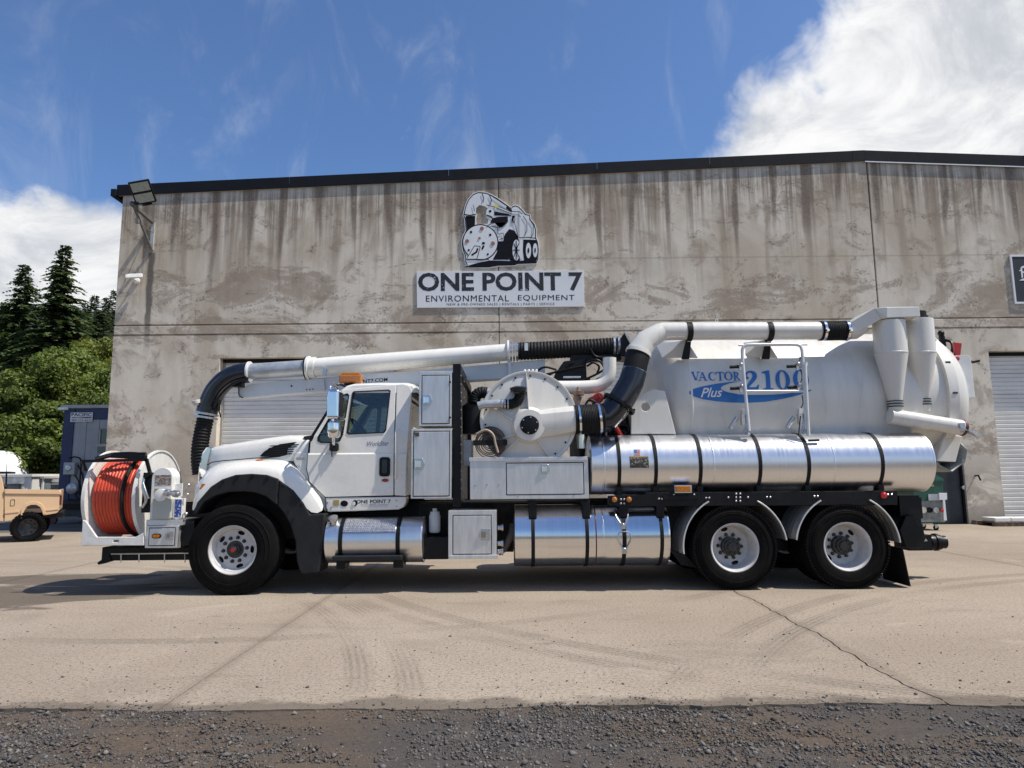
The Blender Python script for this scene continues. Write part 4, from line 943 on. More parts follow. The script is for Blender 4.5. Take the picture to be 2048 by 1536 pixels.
# lettering on the tank, wrapped on the shell
def wrap_vinyl(mb, name, mat, off, par=None):
    me = bpy.data.meshes.new(name); me.from_pydata(mb.v, [], mb.f); bm = bmesh.new(); bm.from_mesh(me)
    bmesh.ops.triangulate(bm, faces=bm.faces)
    zs_ = [v.co.z for v in bm.verts]; z0, z1 = min(zs_), max(zs_); z = math.floor(z0/.035)*.035
    while z < z1:
        if z > z0: bmesh.ops.bisect_plane(bm, geom=bm.verts[:] + bm.edges[:] + bm.faces[:], plane_co=(0, 0, z), plane_no=(0, 0, 1), dist=1e-5)
        z += .035
    for v in bm.verts: v.co.y = YC - math.sqrt((VR + off)**2 - (v.co.z - VZ)**2)
    bm.to_mesh(me); bm.free(); return link(name, me, mat, par or vt)
LY = 8.81
def poly_px(L): return [at(x, y, LY) for x, y in L]
def fill(mb, outer, holes=()):
    loops = [poly_px(outer)] + [poly_px(h) for h in holes]; flat = [p for l in loops for p in l]
    tri = tessellate_polygon([[Vector((p.x, p.z, 0)) for p in l] for l in loops]); mb.add(flat, [tuple(t_) for t_ in tri]); return mb
def ell(cx, cy, rx, ry, n=40, a0=0, a1=360): return [(cx + rx*math.cos(R(a0 + (a1 - a0)*k/n)), cy + ry*math.sin(R(a0 + (a1 - a0)*k/n))) for k in range(n)]
# swoosh: ellipse with a bite that opens to the right
sw = []
for k in range(41):
    a = R(270 - 180*k/40 if False else 0)
out = [(1483, 762.5), (1460, 764), (1430, 768), (1400, 774), (1384, 779), (1377, 784), (1378, 789), (1388, 794), (1405, 799), (1430, 803), (1460, 805.5), (1495, 806), (1530, 804), (1565, 798), (1595, 791), (1618, 783), (1622, 779.5), (1600, 784), (1570, 788), (1540, 790), (1500, 790.5), (1475, 789), (1455, 785.5), (1443, 781), (1440, 776.5), (1445, 772), (1458, 767), (1472, 764.3)]
wrap_vinyl(fill(MB(), out), 'blue_swoosh', BLUE, .003)
dg = MB()
# 2
fill(dg, [(1490, 757), (1489, 752), (1491, 746), (1496, 742), (1503, 740.5), (1509, 742), (1513, 746), (1514, 752), (1512, 758), (1507, 764), (1499, 772), (1496, 775), (1508, 775), (1512, 774), (1514, 770), (1517, 770), (1515, 780), (1488, 780), (1488, 777), (1496, 766), (1502, 758), (1505, 752), (1504.5, 747), (1501, 744.5), (1497, 745.5), (1494, 749), (1493.5, 753), (1497, 754), (1496.5, 758), (1493, 759)])
fill(dg, [(1524, 746), (1524, 743.5), (1532, 741), (1537, 740), (1539.5, 740), (1539.5, 775), (1541, 777), (1546, 777.7), (1546, 780), (1524.5, 780), (1524.5, 777.7), (1529.5, 777), (1531, 775), (1531, 748), (1529, 746.5)])
fill(dg, ell(1564.5, 760, 14.5, 20.5), [ell(1564.5, 760, 6.2, 17.8)])
fill(dg, ell(1601, 759, 15.5, 20.5), [ell(1601, 759, 6.8, 17.8)])
wrap_vinyl(dg, 'number_lettering', BLUE, .006)
vl = MB()
def stroke(x0, y0, x1, y1, w): fill(vl, [(x0 - w/2, y0), (x0 + w/2, y0), (x1 + w/2, y1), (x1 - w/2, y1)])
y0_, y1_ = 744, 761
stroke(1385.5, y0_, 1391.5, y1_, 3.4); stroke(1397, y0_, 1392, y1_, 1.3); fill(vl, [(1381.5, 743), (1389, 743), (1389, 744.4), (1381.5, 744.4)]); fill(vl, [(1394, 743), (1400, 743), (1400, 744.4), (1394, 744.4)])
stroke(1404.5, y0_, 1399, y1_, 1.3); stroke(1405, y0_, 1411, y1_, 3.4); fill(vl, [(1401, 754.5), (1409, 754.5), (1409, 756), (1401, 756)]); fill(vl, [(1396.5, 760.2), (1402, 760.2), (1402, 761.6), (1396.5, 761.6)]); fill(vl, [(1407.5, 760.2), (1415, 760.2), (1415, 761.6), (1407.5, 761.6)])
cc = [(1424.5 + 8*math.cos(R(a)), 752.5 + 9*math.sin(R(a))) for a in range(35, 330, 12)]; ci = [(1426 + 5.6*math.cos(R(a)), 752.5 + 7.6*math.sin(R(a))) for a in range(35, 330, 12)]
fill(vl, cc + ci[::-1]); fill(vl, [(1430.5, 744.5), (1431.6, 744), (1431.6, 749.5), (1430.5, 749.5)])
stroke(1440.5, 744, 1440.5, 761, 3.4); fill(vl, [(1433, 743.2), (1448, 743.2), (1448, 745), (1433, 745)]); fill(vl, [(1433, 745), (1434.2, 745), (1434.2, 748), (1433, 748)]); fill(vl, [(1446.8, 745), (1448, 745), (1448, 748), (1446.8, 748)]); fill(vl, [(1437, 760.3), (1444, 760.3), (1444, 761.6), (1437, 761.6)])
fill(vl, ell(1457, 752, 8.6, 9.2, 32), [ell(1457, 752, 5.0, 7.8, 32)])
stroke(1469.5, 744, 1469.5, 761, 3.4); fill(vl, [(1466, 743), (1472, 743), (1475.5, 744), (1477.5, 746.5), (1477.5, 749), (1475.5, 751.7), (1472, 752.7), (1471.3, 752.7), (1471.3, 751.5), (1473, 751), (1474, 749), (1474, 746.8), (1473, 744.8), (1471.3, 744.4), (1466, 744.4)]); stroke(1472.5, 752.5, 1478.5, 761, 3.2); fill(vl, [(1466.5, 760.3), (1472.5, 760.3), (1472.5, 761.6), (1466.5, 761.6)]); fill(vl, [(1477, 760.3), (1482, 760.3), (1482, 761.6), (1477, 761.6)])
wrap_vinyl(vl, 'name_lettering', BLUE, .005)
pl = MB(); ptext(pl, 'Plus', 1400, 776.5, 1443, 795.5, LY, bold=.012, shear=.35, rise=1); wrap_vinyl(pl, 'script_lettering', simple('white_vinyl', (.75, .75, .73), .4), .0065)

# ------------------------------------------------ long suction pipe over the tank
PY = 8.75
pp = [at(1268, 716, 8.66), at(1272, 700, 8.68), at(1282, 683, 8.70), at(1300, 672, 8.72), at(1318, 664.5, 8.74), at(1332, 663.2, PY)]
r_ = .118
p_end = at(1642, 663.5, PY); p_w = at(1640, 661.5, PY)
mb = MB(); mb.tube([at(1276, 706, 8.68), at(1288, 688, 8.70)], [.155, .150], 28); wcol = mb.build('pipe_collar', WHITE2, truck, smooth=40)
mb = MB(); mb.tube([at(1283, 697, 8.69), at(1290, 682, 8.70), at(1322, 663.5, PY)], [.140, .138, r_ + .004], 28); mb.build('mitre_elbow', WHITE2, truck, smooth=30)
mb = MB(); mb.tube([at(1318, 665.5, PY), at(1324, 662.8, PY), p_w], r_, 32); mb.build('suction_pipe', WHITE2, truck, smooth=40)
mb = MB(); mb.tube([at(1262, 699, 8.68) + Vector((0,0,.0)), at(1298, 706, 8.68)], .02, 6)
for px in (1377, 1537):
    x = at(px, 663, PY).x; zc_ = at(px, 663.2, PY).z
    s_ = MB(); s_.lathe((x, PY, zc_), (1, 0, 0), [(-.035, r_), (-.035, r_ + .010), (.035, r_ + .010), (.035, r_)], 32)
    so = s_.build('pipe_strap', RUBBER, truck, smooth=30)
    s_ = MB(); s_.prism([(x - .035, zc_ - r_ - .01), (x + .035, zc_ - r_ - .01), (x + .0, zc_ - .36), (x - .10, zc_ - .36)], PY + .02, PY + .045); s_.build('strap_tail', RUBBER, so)
    # bracket up from the tank shell
    s_ = MB(); ys0 = PY + .05; pts = [(ys0, zc_ - r_ - .0), (ys0 + .12, zc_ - r_ + .05)]
    s_.add([(x - .02, PY + .05, zc_ - .10), (x + .12, PY + .05, zc_ - .34), (x - .30, 9.35, zc_ - .05), (x - .30, 9.0, zc_ - .30), (x - .02, PY + .08, zc_ - .10), (x + .12, PY + .08, zc_ - .34), (x - .27, 9.38, zc_ - .05), (x - .27, 9.03, zc_ - .30)], [(0, 1, 3, 2), (4, 6, 7, 5), (0, 4, 5, 1), (1, 5, 7, 3), (3, 7, 6, 2), (2, 6, 4, 0)])
    s_.build('pipe_bracket', WHITE2, truck)
q = at(1433, 641, PY); mb = MB(); mb.tube([q + Vector((.018*math.cos(a), 0, .018*math.sin(a))) for a in [2*math.pi*i/12 for i in range(12)]], .006, 6, closed=True); mb.build('lifting_eye', WHITE2, truck)
mb = ribbed([at(1638, 662, PY), at(1697, 661, PY + .01)], .125, .004, .022, n=28); cp = mb.build('flex_coupling', RUBBER, truck, smooth=60)
for px in (1645, 1691):
    s_ = MB(); s_.lathe(at(px, 661.5, PY), (1, 0, 0), [(-.016, .128), (-.016, .136), (.016, .136), (.016, .128)], 32); s_.cyl(at(px, 662, PY) + Vector((0, -.13, -.02)), at(px, 662, PY) + Vector((0, -.165, -.02)), .018, 8); s_.build('hose_clamp', CHROME, cp, smooth=30)
mb = MB(); mb.tube([at(1690, 661.5, PY), at(1707, 660.5, PY), at(1722, 650, PY)], [.118, .120, .12], 28); mb.build('outlet_elbow', WHITE2, truck, smooth=30)
# rectangular duct to the cyclones
dq = [(1706, 657, 673), (1746, 616.5, 641)]
def sec(px, yt, yb, Y0, Y1): return [at(px, yb, Y0), (at(px, yb, Y0).x, Y1, at(px, yb, Y0).z), (at(px, yt, Y0).x, Y1, at(px, yt, Y0).z), at(px, yt, Y0)]
mb = MB(); mb.loft([[at(1712, 666, 8.64), at(1712, 666, 8.64) + Vector((0, .26, 0)), at(1700, 645, 8.64) + Vector((0, .26, 0)), at(1700, 645, 8.64)], [at(1763, 638, 8.56), at(1763, 638, 8.56) + Vector((0, .46, 0)), at(1748, 616, 8.56) + Vector((0, .46, 0)), at(1748, 616, 8.56)]], closed=True, cap=True)
mb.build('duct_ramp', WHITE2, truck, bevel=.008)
mb = MB(); mb.loft([[at(1763, 638, 8.56), at(1763, 638, 8.56) + Vector((0, .46, 0)), at(1748, 616, 8.56) + Vector((0, .46, 0)), at(1748, 616, 8.56)], [at(1774, 635.5, 8.52), at(1774, 635.5, 8.52) + Vector((0, .6, 0)), at(1774, 614, 8.52) + Vector((0, .6, 0)), at(1774, 614, 8.52)], [at(1841, 633, 8.52), at(1841, 633, 8.52) + Vector((0, .6, 0)), at(1839, 613, 8.52) + Vector((0, .6, 0)), at(1839, 613, 8.52)]], closed=True, cap=True)
mb.build('cyclone_duct', WHITE2, truck, bevel=.008)
for px, pyt, Yc_, pb in ((1777, 644, 8.72, 806), (1833, 641, 8.86, 802)):
    top = at(px, pyt, Yc_); zb = at(px, pb, Yc_).z; zm = at(px, 709, Yc_).z; R1 = .196; 
    mb = MB(); mb.lathe((top.x, Yc_, 0), (0, 0, 1), [(zb, .078), (zm, R1), (zm + .004, R1 + .004), (zm + .012, R1 + .004), (zm + .016, R1), (top.z, R1), (top.z + .004, R1 - .01), (top.z + .004, 0)], 40)
    cy = mb.build('cyclone', WHITE2, truck, smooth=30)
    mb = MB(); mb.lathe((top.x, Yc_, top.z + .0), (0, 0, 1), [(0, .125), (.015, .14), (.045, .14), (.05, .12), (.11, .12)], 32); mb.build('duct_seal', RUBBER, cy, smooth=30)
    mb = MB(); mb.lathe((top.x, Yc_, zb), (0, 0, 1), [(-.14, .07), (-.10, .074), (-.05, .086), (-.035, .09), (-.03, .082), (-.005, .082), (0, .09), (.015, .09), (.02, .08)], 28); mb.build('dust_outlet', WHITE2, cy, smooth=30)
    mb = MB()
    for dz in (-.055, -.02, .012): mb.lathe((top.x, Yc_, zb + dz), (0, 0, 1), [(0, .082), (0, .094), (.015, .094), (.015, .082)], 28)
    mb.build('outlet_clamps', BLACKP, cy, smooth=30)['kind'] = 'stuff'
mb = MB(); pa, pb_ = at(1779, 832, 8.72), at(1922, 855, 8.72); mb.tube([pa, pb_], .098, 32, caps=False); mb.lathe(pa, (pa - pb_), [(0, .098), (0.002, .0)], 32)
fo_ = mb.build('fallout_pipe', WHITE2, truck, smooth=40)
d_ = (pb_ - pa).normalized(); mb = MB(); mb.lathe(pb_, d_, [(-.15, .09), (-.15, .0)], 28); mb.lathe(pb_, d_, [(-.2, .090), (.0, .090), (.0, .098)], 28); mb.lathe(pb_, d_, [(0, .1), (.02, .108), (.035, .104), (.03, .088), (0, .088)], 28)
mb.build('pipe_mouth', simple('red_brown_seal', (.10, .028, .024), .55), fo_, smooth=40)
fc = pb_ + d_*.12 + Vector((0, 0, -.06)); mb = MB(); mb.lathe(fc, Vector((.55, -.35, .8)), [(0, .0), (0, .105), (.014, .105), (.014, 0)], 28); mb.bar(fc, pb_ + Vector((-.06, -.09, -.06)), .018); mb.bar(fc + Vector((.1, -.05, -.02)), pb_ + Vector((-.02, -.1, -.03)), .012); mb.box(pb_ + Vector((-.09, -.13, -.02)), pb_ + Vector((-.03, -.08, .05)))
mb.build('pipe_flap', STEEL, fo_, smooth=35)
MB().pprism([(1811, 799), (1833, 797), (1831, 808), (1834, 826), (1815, 824), (1817, 810)], 8.80, 8.83).build('cyclone_bracket', WHITE2, truck, bevel=.004)
# rear plate, post, dump chute
MB().pprism([(1903.5, 711), (1937, 710), (1942, 715), (1951, 796), (1913, 797)], 9.15, 9.18).build('rear_shield', simple('plastic_white', (.68, .68, .66), .4), truck, bevel=.01)
MB().pprism([(1908, 684), (1924, 686), (1921, 711), (1911, 711)], 9.17, 9.21).build('red_post', REDP, truck, bevel=.006)
q = at(1915, 717, 9.15); MB().lathe(q, (0, -1, 0), [(0, .026), (.01, .026), (.014, .015), (.014, 0)], 18).build('red_reflector', REDLENS, truck)
for py in (778, 785.5): q = at(1917, py, 9.15); MB().lathe(q, (0, -1, 0), [(0, .013), (.006, .013), (.006, 0)], 12).build('shield_bolt', BLACK, truck)
mb = MB(); q0, q1 = at(1944, 724, 9.3), at(1958, 721, 9.3); mb.cyl(q0, q1, .022, 10); mb.build('rear_knob', BLACK, truck)
q = at(1881, 668, 9.4); mb = MB(); mb.cyl(at(1883, 672, 9.4), at(1888, 700, 9.4), .04, 12); mb.ball(at(1882, 667, 9.4), .045, 10); mb.tube(spline([at(1888, 680, 9.4), at(1902, 684, 9.3), at(1905, 698, 9.25), at(1899, 710, 9.25)], 6), .02, 8); mb.build('top_actuator', BLACK, truck, smooth=45)
MB().pprism([(1884, 692), (1894, 693), (1899, 708), (1892, 712)], 9.25, 9.35).build('door_hinge', WHITE2, truck, bevel=.006)
MB().pprism([(1891, 866), (1925, 872), (1912, 924), (1874, 922), (1877, 905)], 8.90, 9.9).build('dump_chute', WHITE2, truck, bevel=.012)
mb = MB(); q = at(1905, 905, 9.3)
pts = [at(1922, 886, 8.93), at(1936, 900, 8.93), at(1930, 925, 8.93), at(1905, 944, 8.93), at(1880, 932, 8.93), at(1872, 922, 8.93)]
mb.loft([[p for p in pts], [p + Vector((0, .8, 0)) for p in pts]]); o = mb.build('chute_lip', simple('dull_grey_steel', (.30, .31, .30), .5, .3, .2, 6, .3), truck, smooth=30); o.modifiers.new('s', 'SOLIDIFY').thickness = .012

# ------------------------------------------------ fold-down pipe rack on the tank side
RK = simple('rack_white_tube', (.66, .66, .65), .4, .2, .08, 8, .3, (.32, .3, .27))
def px_path(L, Y, n=0): return [at(x, y, Y) for x, y in L]
rack = MB().tube(px_path([(1498, 862), (1492, 800), (1485, 720), (1484.5, 700), (1487, 693), (1494, 689.5), (1510, 689.3), (1580, 688.5), (1594, 689), (1601, 692), (1604, 700), (1607, 740), (1610, 800), (1612, 855)], 8.58), .021, 10).build('pipe_rack', RK, truck, smooth=50)
MB().tube(px_path([(1490, 782.5), (1608, 782.5)], 8.58), .017, 10).build('rack_rail', RK, rack, smooth=50); MB().tube(px_path([(1477, 690.5), (1614, 689)], 8.64), .013, 8).build('rack_rail', RK, rack, smooth=50)
mb = MB(); mb.tube(px_path([(1610, 728), (1617, 872)], 8.56), .021, 10); mb.bar(at(1604, 728, 8.6), at(1614, 728, 8.56), .05); mb.build('rack_leg', RK, rack, smooth=50)
mb = MB(); mb.tube(px_path([(1617, 881), (1638, 880)], 8.54), .015, 10); mb.build('rack_handle', BLACK, rack)
for px, py in ((1474, 734), (1475, 777), (1588, 733), (1590, 775)):
    q = at(px, py, 8.6); h_ = MB(); h_.cyl(q + Vector((-.09, 0, 0)), q + Vector((.02, 0, .005)), .022, 10); g_ = h_.build('holder_grip', RUBBER, rack, smooth=45)
    h_ = MB(); h_.cyl(q + Vector((.02, 0, 0)), q + Vector((.09, 0, .01)), .026, 8); h_.bar(q + Vector((.03, -.01, -.05)), q + Vector((.06, -.01, .06)), .025); h_.ball(q + Vector((.05, -.02, .03)), .026, 8); h_.build('holder_clamp', STEEL, rack, smooth=45)
for px, py in ((1466, 845), (1580, 843)):
    q = at(px, py, 8.62); h_ = MB(); h_.cyl(q + Vector((-.045, 0, -.075)), q + Vector((.05, 0, .06)), .026, 10); h_.build('latch_spring', STEEL, rack, smooth=45)
    q2 = at(px + 26, py - 5, 8.6); h_ = MB(); h_.box(q2 + Vector((-.05, 0, -.06)), q2 + Vector((.03, .06, .07))); h_.cyl(q2 + Vector((-.02, -.01, -.15)), q2 + Vector((.03, -.01, .02)), .018, 8); h_.lathe(q2 + Vector((.01, -.01, -.14)), (0, 0, -1), [(0, .018), (.05, .035), (.05, 0)], 12)
    h_.build('rack_hinge', STEEL, rack, smooth=40)
    h_ = MB(); h_.box(at(px + 18, py - 26, 8.78), at(px + 30, py - 4, 8.78) + Vector((0, .06, 0))); h_.build('hinge_plate', WHITE2, rack)
mb = MB(); mb.tube(spline(px_path([(1601, 714), (1598, 724), (1590, 730)], 8.6), 5), .006, 6); mb.tube(spline(px_path([(1601, 738), (1604, 755), (1600, 768)], 8.6), 5), .006, 6); mb.tube(spline(px_path([(1604, 790), (1606, 806), (1602, 816)], 8.6), 5), .006, 6); mb.tube(px_path([(1601, 832), (1597, 872)], 8.55), .007, 6); mb.build('tether_cords', BLACK, rack, smooth=50)['kind'] = 'stuff'
# ------------------------------------------------ fan (blower) housing
FY = 8.60; fc_ = at(1057, 838, FY); FRd = .605
mb = MB(); mb.lathe(fc_, (0, 1, 0), [(.03, FRd - .03), (-.015, FRd - .03), (-.02, FRd - .02), (-.02, FRd + .006), (.0, FRd + .012), (.10, FRd + .012), (.11, FRd - .004), (.45, FRd - .004), (.45, 0)], 80); drum = mb.build('blower_housing', WHITE2, truck, smooth=30)
hub = at(1059, 850, FY - .16); hx, hz_ = hub.x, hub.z
# faceted front cone: rim circle -> boss circle, split into flat sectors by rib seams
seams = [R(a) for a in (90, 10, -20, -60, -125, -215, -240)]
def rimp(a, r, y, cx=fc_.x, cz=fc_.z): return Vector((cx + r*math.cos(a), y, cz + r*math.sin(a)))
mb = MB(); n = 96
secs = []
for k in range(n):
    a = 2*math.pi*k/n
    secs.append([rimp(a, FRd - .028, FY - .005), rimp(a, FRd*.62, FY - .035, hx*.5 + fc_.x*.5, hz_*.5 + fc_.z*.5), rimp(a, .235, FY - .065, hx, hz_), rimp(a, .195, FY - .13, hx, hz_), rimp(a, .192, FY - .155, hx, hz_), rimp(a, .11, FY - .16, hx, hz_)])
mb.loft(secs + [secs[0]]); mb.build('front_cover', WHITE2, drum, smooth=35)
rb = MB()
for a_, l0, l1 in ((92, .20, .575), (212, .2, .575), (-128, .2, .57), (-62, .2, .57), (162, .22, .5)):
    a = R(a_); e0 = rimp(a, l0, 0, hx, hz_); e1 = rimp(a, l1, 0); e0.y = FY - .10; e1.y = FY - .012; rb.bar(e0, e1, .010, .05, up=(0, 1, 0))
rb.build('stiffener_ribs', WHITE2, drum)['kind'] = 'stuff'
cap_ = MB().lathe((hx, FY - .16, hz_), (0, -1, 0), [(0, .118), (.012, .118), (.014, .112), (.014, 0)], 36).build('inspection_cap', BLACK, drum, smooth=30)
bt = MB()
for k in range(6):
    a = R(60*k + 20); bt.lathe((hx + .098*math.cos(a), FY - .174, hz_ + .098*math.sin(a)), (0, -1, 0), [(0, .010), (.006, .008), (.006, 0)], 8)
bt.build('cap_bolts', STEEL, cap_)['kind'] = 'stuff'
bt = MB()
for k in range(18):
    a = R(20*k + 7); bt.lathe((fc_.x + (FRd - .055)*math.cos(a), FY - .008, fc_.z + (FRd - .055)*math.sin(a)), (0, -1, 0), [(0, .013), (.012, .012), (.012, 0)], 8)
bt.build('rim_bolts', BLACK, drum)['kind'] = 'stuff'
# inlet transition: flat-sided funnel from the boss to the coupling
Lf = [(1068, 812, .02), (1062, 880, .0)]
def qd(px, y0, y1, Y0, Y1): return [at(px, y1, Y0), at(px, y1, Y0) + Vector((0, Y1 - Y0, 0)), at(px, y0, Y0) + Vector((0, Y1 - Y0, 0)), at(px, y0, Y0)]
e_c = at(1152, 839, 8.60); rad_e = .178; th = 16
ring = []
dir_ = Vector((1, -.02, .10)).normalized(); uu = Vector((0, 1, 0)); vv = dir_.cross(uu)
for k in range(th):
    a = 2*math.pi*(k + .5)/th; ring.append(e_c + uu*math.cos(a)*rad_e + vv*math.sin(a)*rad_e)
box_l = []
for k in range(th):
    a = 2*math.pi*(k + .5)/th; cu, sv = math.cos(a), math.sin(a); m_ = max(abs(cu), abs(sv)); cu, sv = cu/m_, sv/m_
    px_, top_, bot_ = 1076, 822, 880
    q = at(px_, (top_ + bot_)/2, 8.55); hh = (at(px_, top_, 8.5).z - at(px_, bot_, 8.5).z)/2
    box_l.append(Vector((q.x - .12*(1 if sv*0 == 0 else 0), 8.57 + cu*.12, q.z - sv*hh*1.0 if False else q.z + (vv.z*sv)*hh)))
mb = MB().loft([box_l, ring], closed=True, cap=True); mb.build('inlet_funnel', WHITE2, drum, smooth=20)
# black coupling, elbow and sleeve up to the white pipe
cpts = [at(1149, 839.5, 8.60), at(1182, 838, 8.60), at(1208, 836, 8.60)]
mb = ribbed(cpts, .186, .0035, .02, n=30); c1 = mb.build('inlet_coupling', RUBBER, truck, smooth=60)
for p_, q_ in ((at(1156, 839.3, 8.6), at(1160, 839, 8.6)), (at(1196, 837, 8.6), at(1200.5, 836.5, 8.6))):
    MB().tube([p_, q_], .197, 32).build('hose_clamp', CHROME, c1, smooth=40)
epath = [at(1200, 836.5, 8.60), at(1214, 832, 8.60), at(1227, 822, 8.60), at(1245, 800, 8.60), at(1262, 768, 8.62), at(1266, 752, 8.64), at(1268, 738, 8.65)]
mb = MB(); mb.tube([epath[0], at(1216, 834, 8.6), at(1228, 821, 8.6), at(1243, 800, 8.6), at(1254, 781, 8.61), at(1262, 766, 8.62), at(1269, 742, 8.64)], [.180, .178, .172, .168, .165, .162, .158], 26)
el_ = mb.build('inlet_elbow', BLACKP, truck, smooth=22)
fl0, fl1 = at(1237, 810, 8.6), at(1240, 805.5, 8.6)
MB().tube([fl0, fl1], .225, 30).build('elbow_flange', BLACK, el_, smooth=40)
mb = MB()
for k in range(6):
    a = 2*math.pi*k/6; ax_ = (fl1 - fl0).normalized(); u_ = ax_.orthogonal().normalized(); w_ = ax_.cross(u_); c_ = fl0 + (u_*math.cos(a) + w_*math.sin(a))*.205; mb.cyl(c_ - ax_*.03, c_ + ax_*.06, .014, 8)
q = at(1246, 814, 8.5); mb.bar(q, q + Vector((.09, 0, .05)), .02); mb.bar(q + Vector((0, 0, -.04)), q + Vector((.10, -.02, 0)), .02)
mb.build('flange_bolts', BLACK, el_)['kind'] = 'stuff'
mb = MB(); mb.tube([at(1266, 747, 8.64), at(1270, 736, 8.65), at(1275, 712, 8.67), at(1277, 705, 8.675)], [.150, .152, .156, .15], 28)
sl = mb.build('rubber_sleeve', RUBBER, truck, smooth=40)
MB().tube([at(1267.5, 746.5, 8.645), at(1269, 741, 8.648)], .161, 30).build('hose_clamp', CHROME, sl, smooth=40)
mb = MB(); mb.tube([at(1276, 708.5, 8.675), at(1278, 702.5, 8.68)], [.168, .166], 30); mb.build('collar_ring', WHITE2, wcol, smooth=40)

# ------------------------------------------------ boom tube, corrugated hose, elbow
BY = 9.70
def bt_(pts, r, name, mat, par=None, n=28, smooth=40): return MB().tube(pts, r, n).build(name, mat, par or truck, smooth=smooth)
bz = lambda px, py: at(px, py, BY)
bo_ = bt_([bz(626, 735), bz(1014, 704.5)], [.134, .124], 'boom_tube', WHITE)
mb = MB(); d_ = (bz(1014, 704.5) - bz(626, 735)).normalized()
mb.lathe(bz(612, 736), d_, [(0, .15), (.0, .168), (.02, .168)], 32); mb.build('tube_gasket', RUBBER, bo_, smooth=40)
mb = MB(); mb.lathe(bz(612, 736) + d_*.021, d_, [(0, .12), (0, .168), (.035, .170), (.04, .152), (.12, .150), (.122, .12)], 32); mb.build('tube_flange', WHITE, bo_, smooth=35)
g0 = bt_([bz(500, 744), bz(613, 736)], .118, 'sliding_tube', GALV)
MB().lathe(bz(560, 739.6), d_, [(.06, .1192), (.36, .1194)], 24, R(185), R(235)).build('rust_patch', RUSTY, g0)
mb = MB(); mb.lathe(bz(499, 744), d_, [(-.012, .1), (-.012, .152), (.014, .152), (.014, .1)], 28); mb.prism([(bz(499, 744).x, bz(499, 744).z - .1), (bz(512, 744).x, bz(499, 744).z - .12), (bz(507, 768).x, bz(507, 768).z)], BY - .10, BY - .08)
mb.build('elbow_flange', WHITEREEL, truck, smooth=35)
mb = MB(); e_pts = spline([bz(498, 745), bz(475, 749), bz(452, 760), bz(432, 780), bz(420, 804), bz(413, 826)], 8); mb.tube(e_pts, .148, 26); eb = mb.build('boom_elbow', BLACKP, truck, smooth=40)
mb = MB(); mb.tube(spline([p + Vector((.085, -.14, -.085)) for p in (bz(492, 748), bz(470, 755), bz(450, 768), bz(434, 786), bz(424, 806))], 6), .022, 8); mb.build('elbow_rib', BLACK, eb, smooth=50)
mb = MB(); h_p = spline([bz(415, 822), bz(410, 842), bz(402, 880), bz(399, 915), bz(402, 948)], 10); ribbed(h_p, .112, .007, .045, mb, 24); hs = mb.build('suction_hose', RUBBER, truck, smooth=60)
for a_, b_ in (((414.5, 826), (413.6, 830)), ((412.8, 833), (412, 837))): MB().tube([bz(*a_), bz(*b_)], .158, 30).build('hose_clamp', STEEL, hs, smooth=40)
q = bz(404, 808); mb = MB(); mb.lathe(q + Vector((-.02, -.1, -.03)), (-.2, -.2, 1), [(0, .04), (.03, .04), (.03, .06), (.075, .06), (.08, .05), (.08, 0)], 18); mb.build('vent_valve', simple('bone_plastic', (.5, .48, .43), .5), eb, smooth=40)
mb = MB(); mb.box(bz(438, 812) + Vector((-.03, -.12, -.07)), bz(438, 812) + Vector((.04, -.04, .08))); mb.tube(spline([bz(437, 818), bz(440, 828), bz(441, 835)], 4), .01, 6); mb.build('elbow_light', BLACK, eb, smooth=40); mb = MB(); mb.box(bz(476, 771) + Vector((-.06, -.1, -.03)), bz(476, 771) + Vector((.09, .02, .08))); mb.tube(spline([bz(470, 772), bz(477, 776), bz(478, 790), bz(486, 796)], 5), .008, 6); mb.build('elbow_light', BLACK, eb, smooth=40)
# box beam under the tube, with web address
beam_px = [(478, 774), (508, 769), (560, 761), (640, 756), (700, 750), (838, 741), (1090, 719), (1090, 752), (960, 760), (838, 770), (640, 783), (560, 789), (478, 797)]
bb = MB().pprism(beam_px, BY + .02, BY + .22).build('boom_beam', GREYPAINT, truck, bevel=.008)
MB().pprism([(612, 759), (648, 757), (650, 781), (613, 783)], BY - .005, BY + .018).build('beam_plate', GREYPAINT, bb, bevel=.004)
mb = MB()
for px, py, rr in ((583, 772, .013), (613.5, 779.5, .009), (620, 779, .009), (626, 778.5, .009)): mb.lathe(at(px, py, BY - .006), (0, -1, 0), [(0, rr), (.006, rr), (.006, 0)], 10)
mb.build('beam_bolts', BLACK, bb)['kind'] = 'stuff'
mb = MB(); ptext(mb, 'ONEPOINT7.COM', 684, 763, 775, 770.5, BY + .0165, bold=.012, rise=8, space=1.05); mb.build('web_lettering', INK, bb)
mb = MB(); q = bz(655, 745); mb.box(q + Vector((-.03, -.17, -.06)), q + Vector((.02, -.10, .05))); mb.bar(q + Vector((.02, -.15, -.02)), q + Vector((.10, -.18, -.06)), .015); mb.build('tube_hook', STEEL, bo_, bevel=.004)
cA, cB = bz(1036, 702.5), bz(1232, 692.5)
mb = MB(); ribbed(spline([cA, bz(1100, 700), bz(1170, 696), cB], 8), .126, .006, .048, mb, 26); ch = mb.build('corrugated_hose', RUBBER, truck, smooth=60)
mb = MB(); dd = (cB - cA).normalized()
for px, py in ((1022, 703.5), (1028, 703), (1034, 702.5), (1227, 693), (1236, 692.5)): MB().lathe(bz(px, py), dd, [(-.014, .128), (-.014, .146), (.014, .146), (.014, .128)], 30).build('hose_clamp', STEEL, ch, smooth=30)
MB().lathe(bz(1016.5, 704), dd, [(-.012, .1), (-.012, .17), (.012, .17), (.012, .1)], 30).build('tube_flange', WHITEREEL, ch, smooth=30)
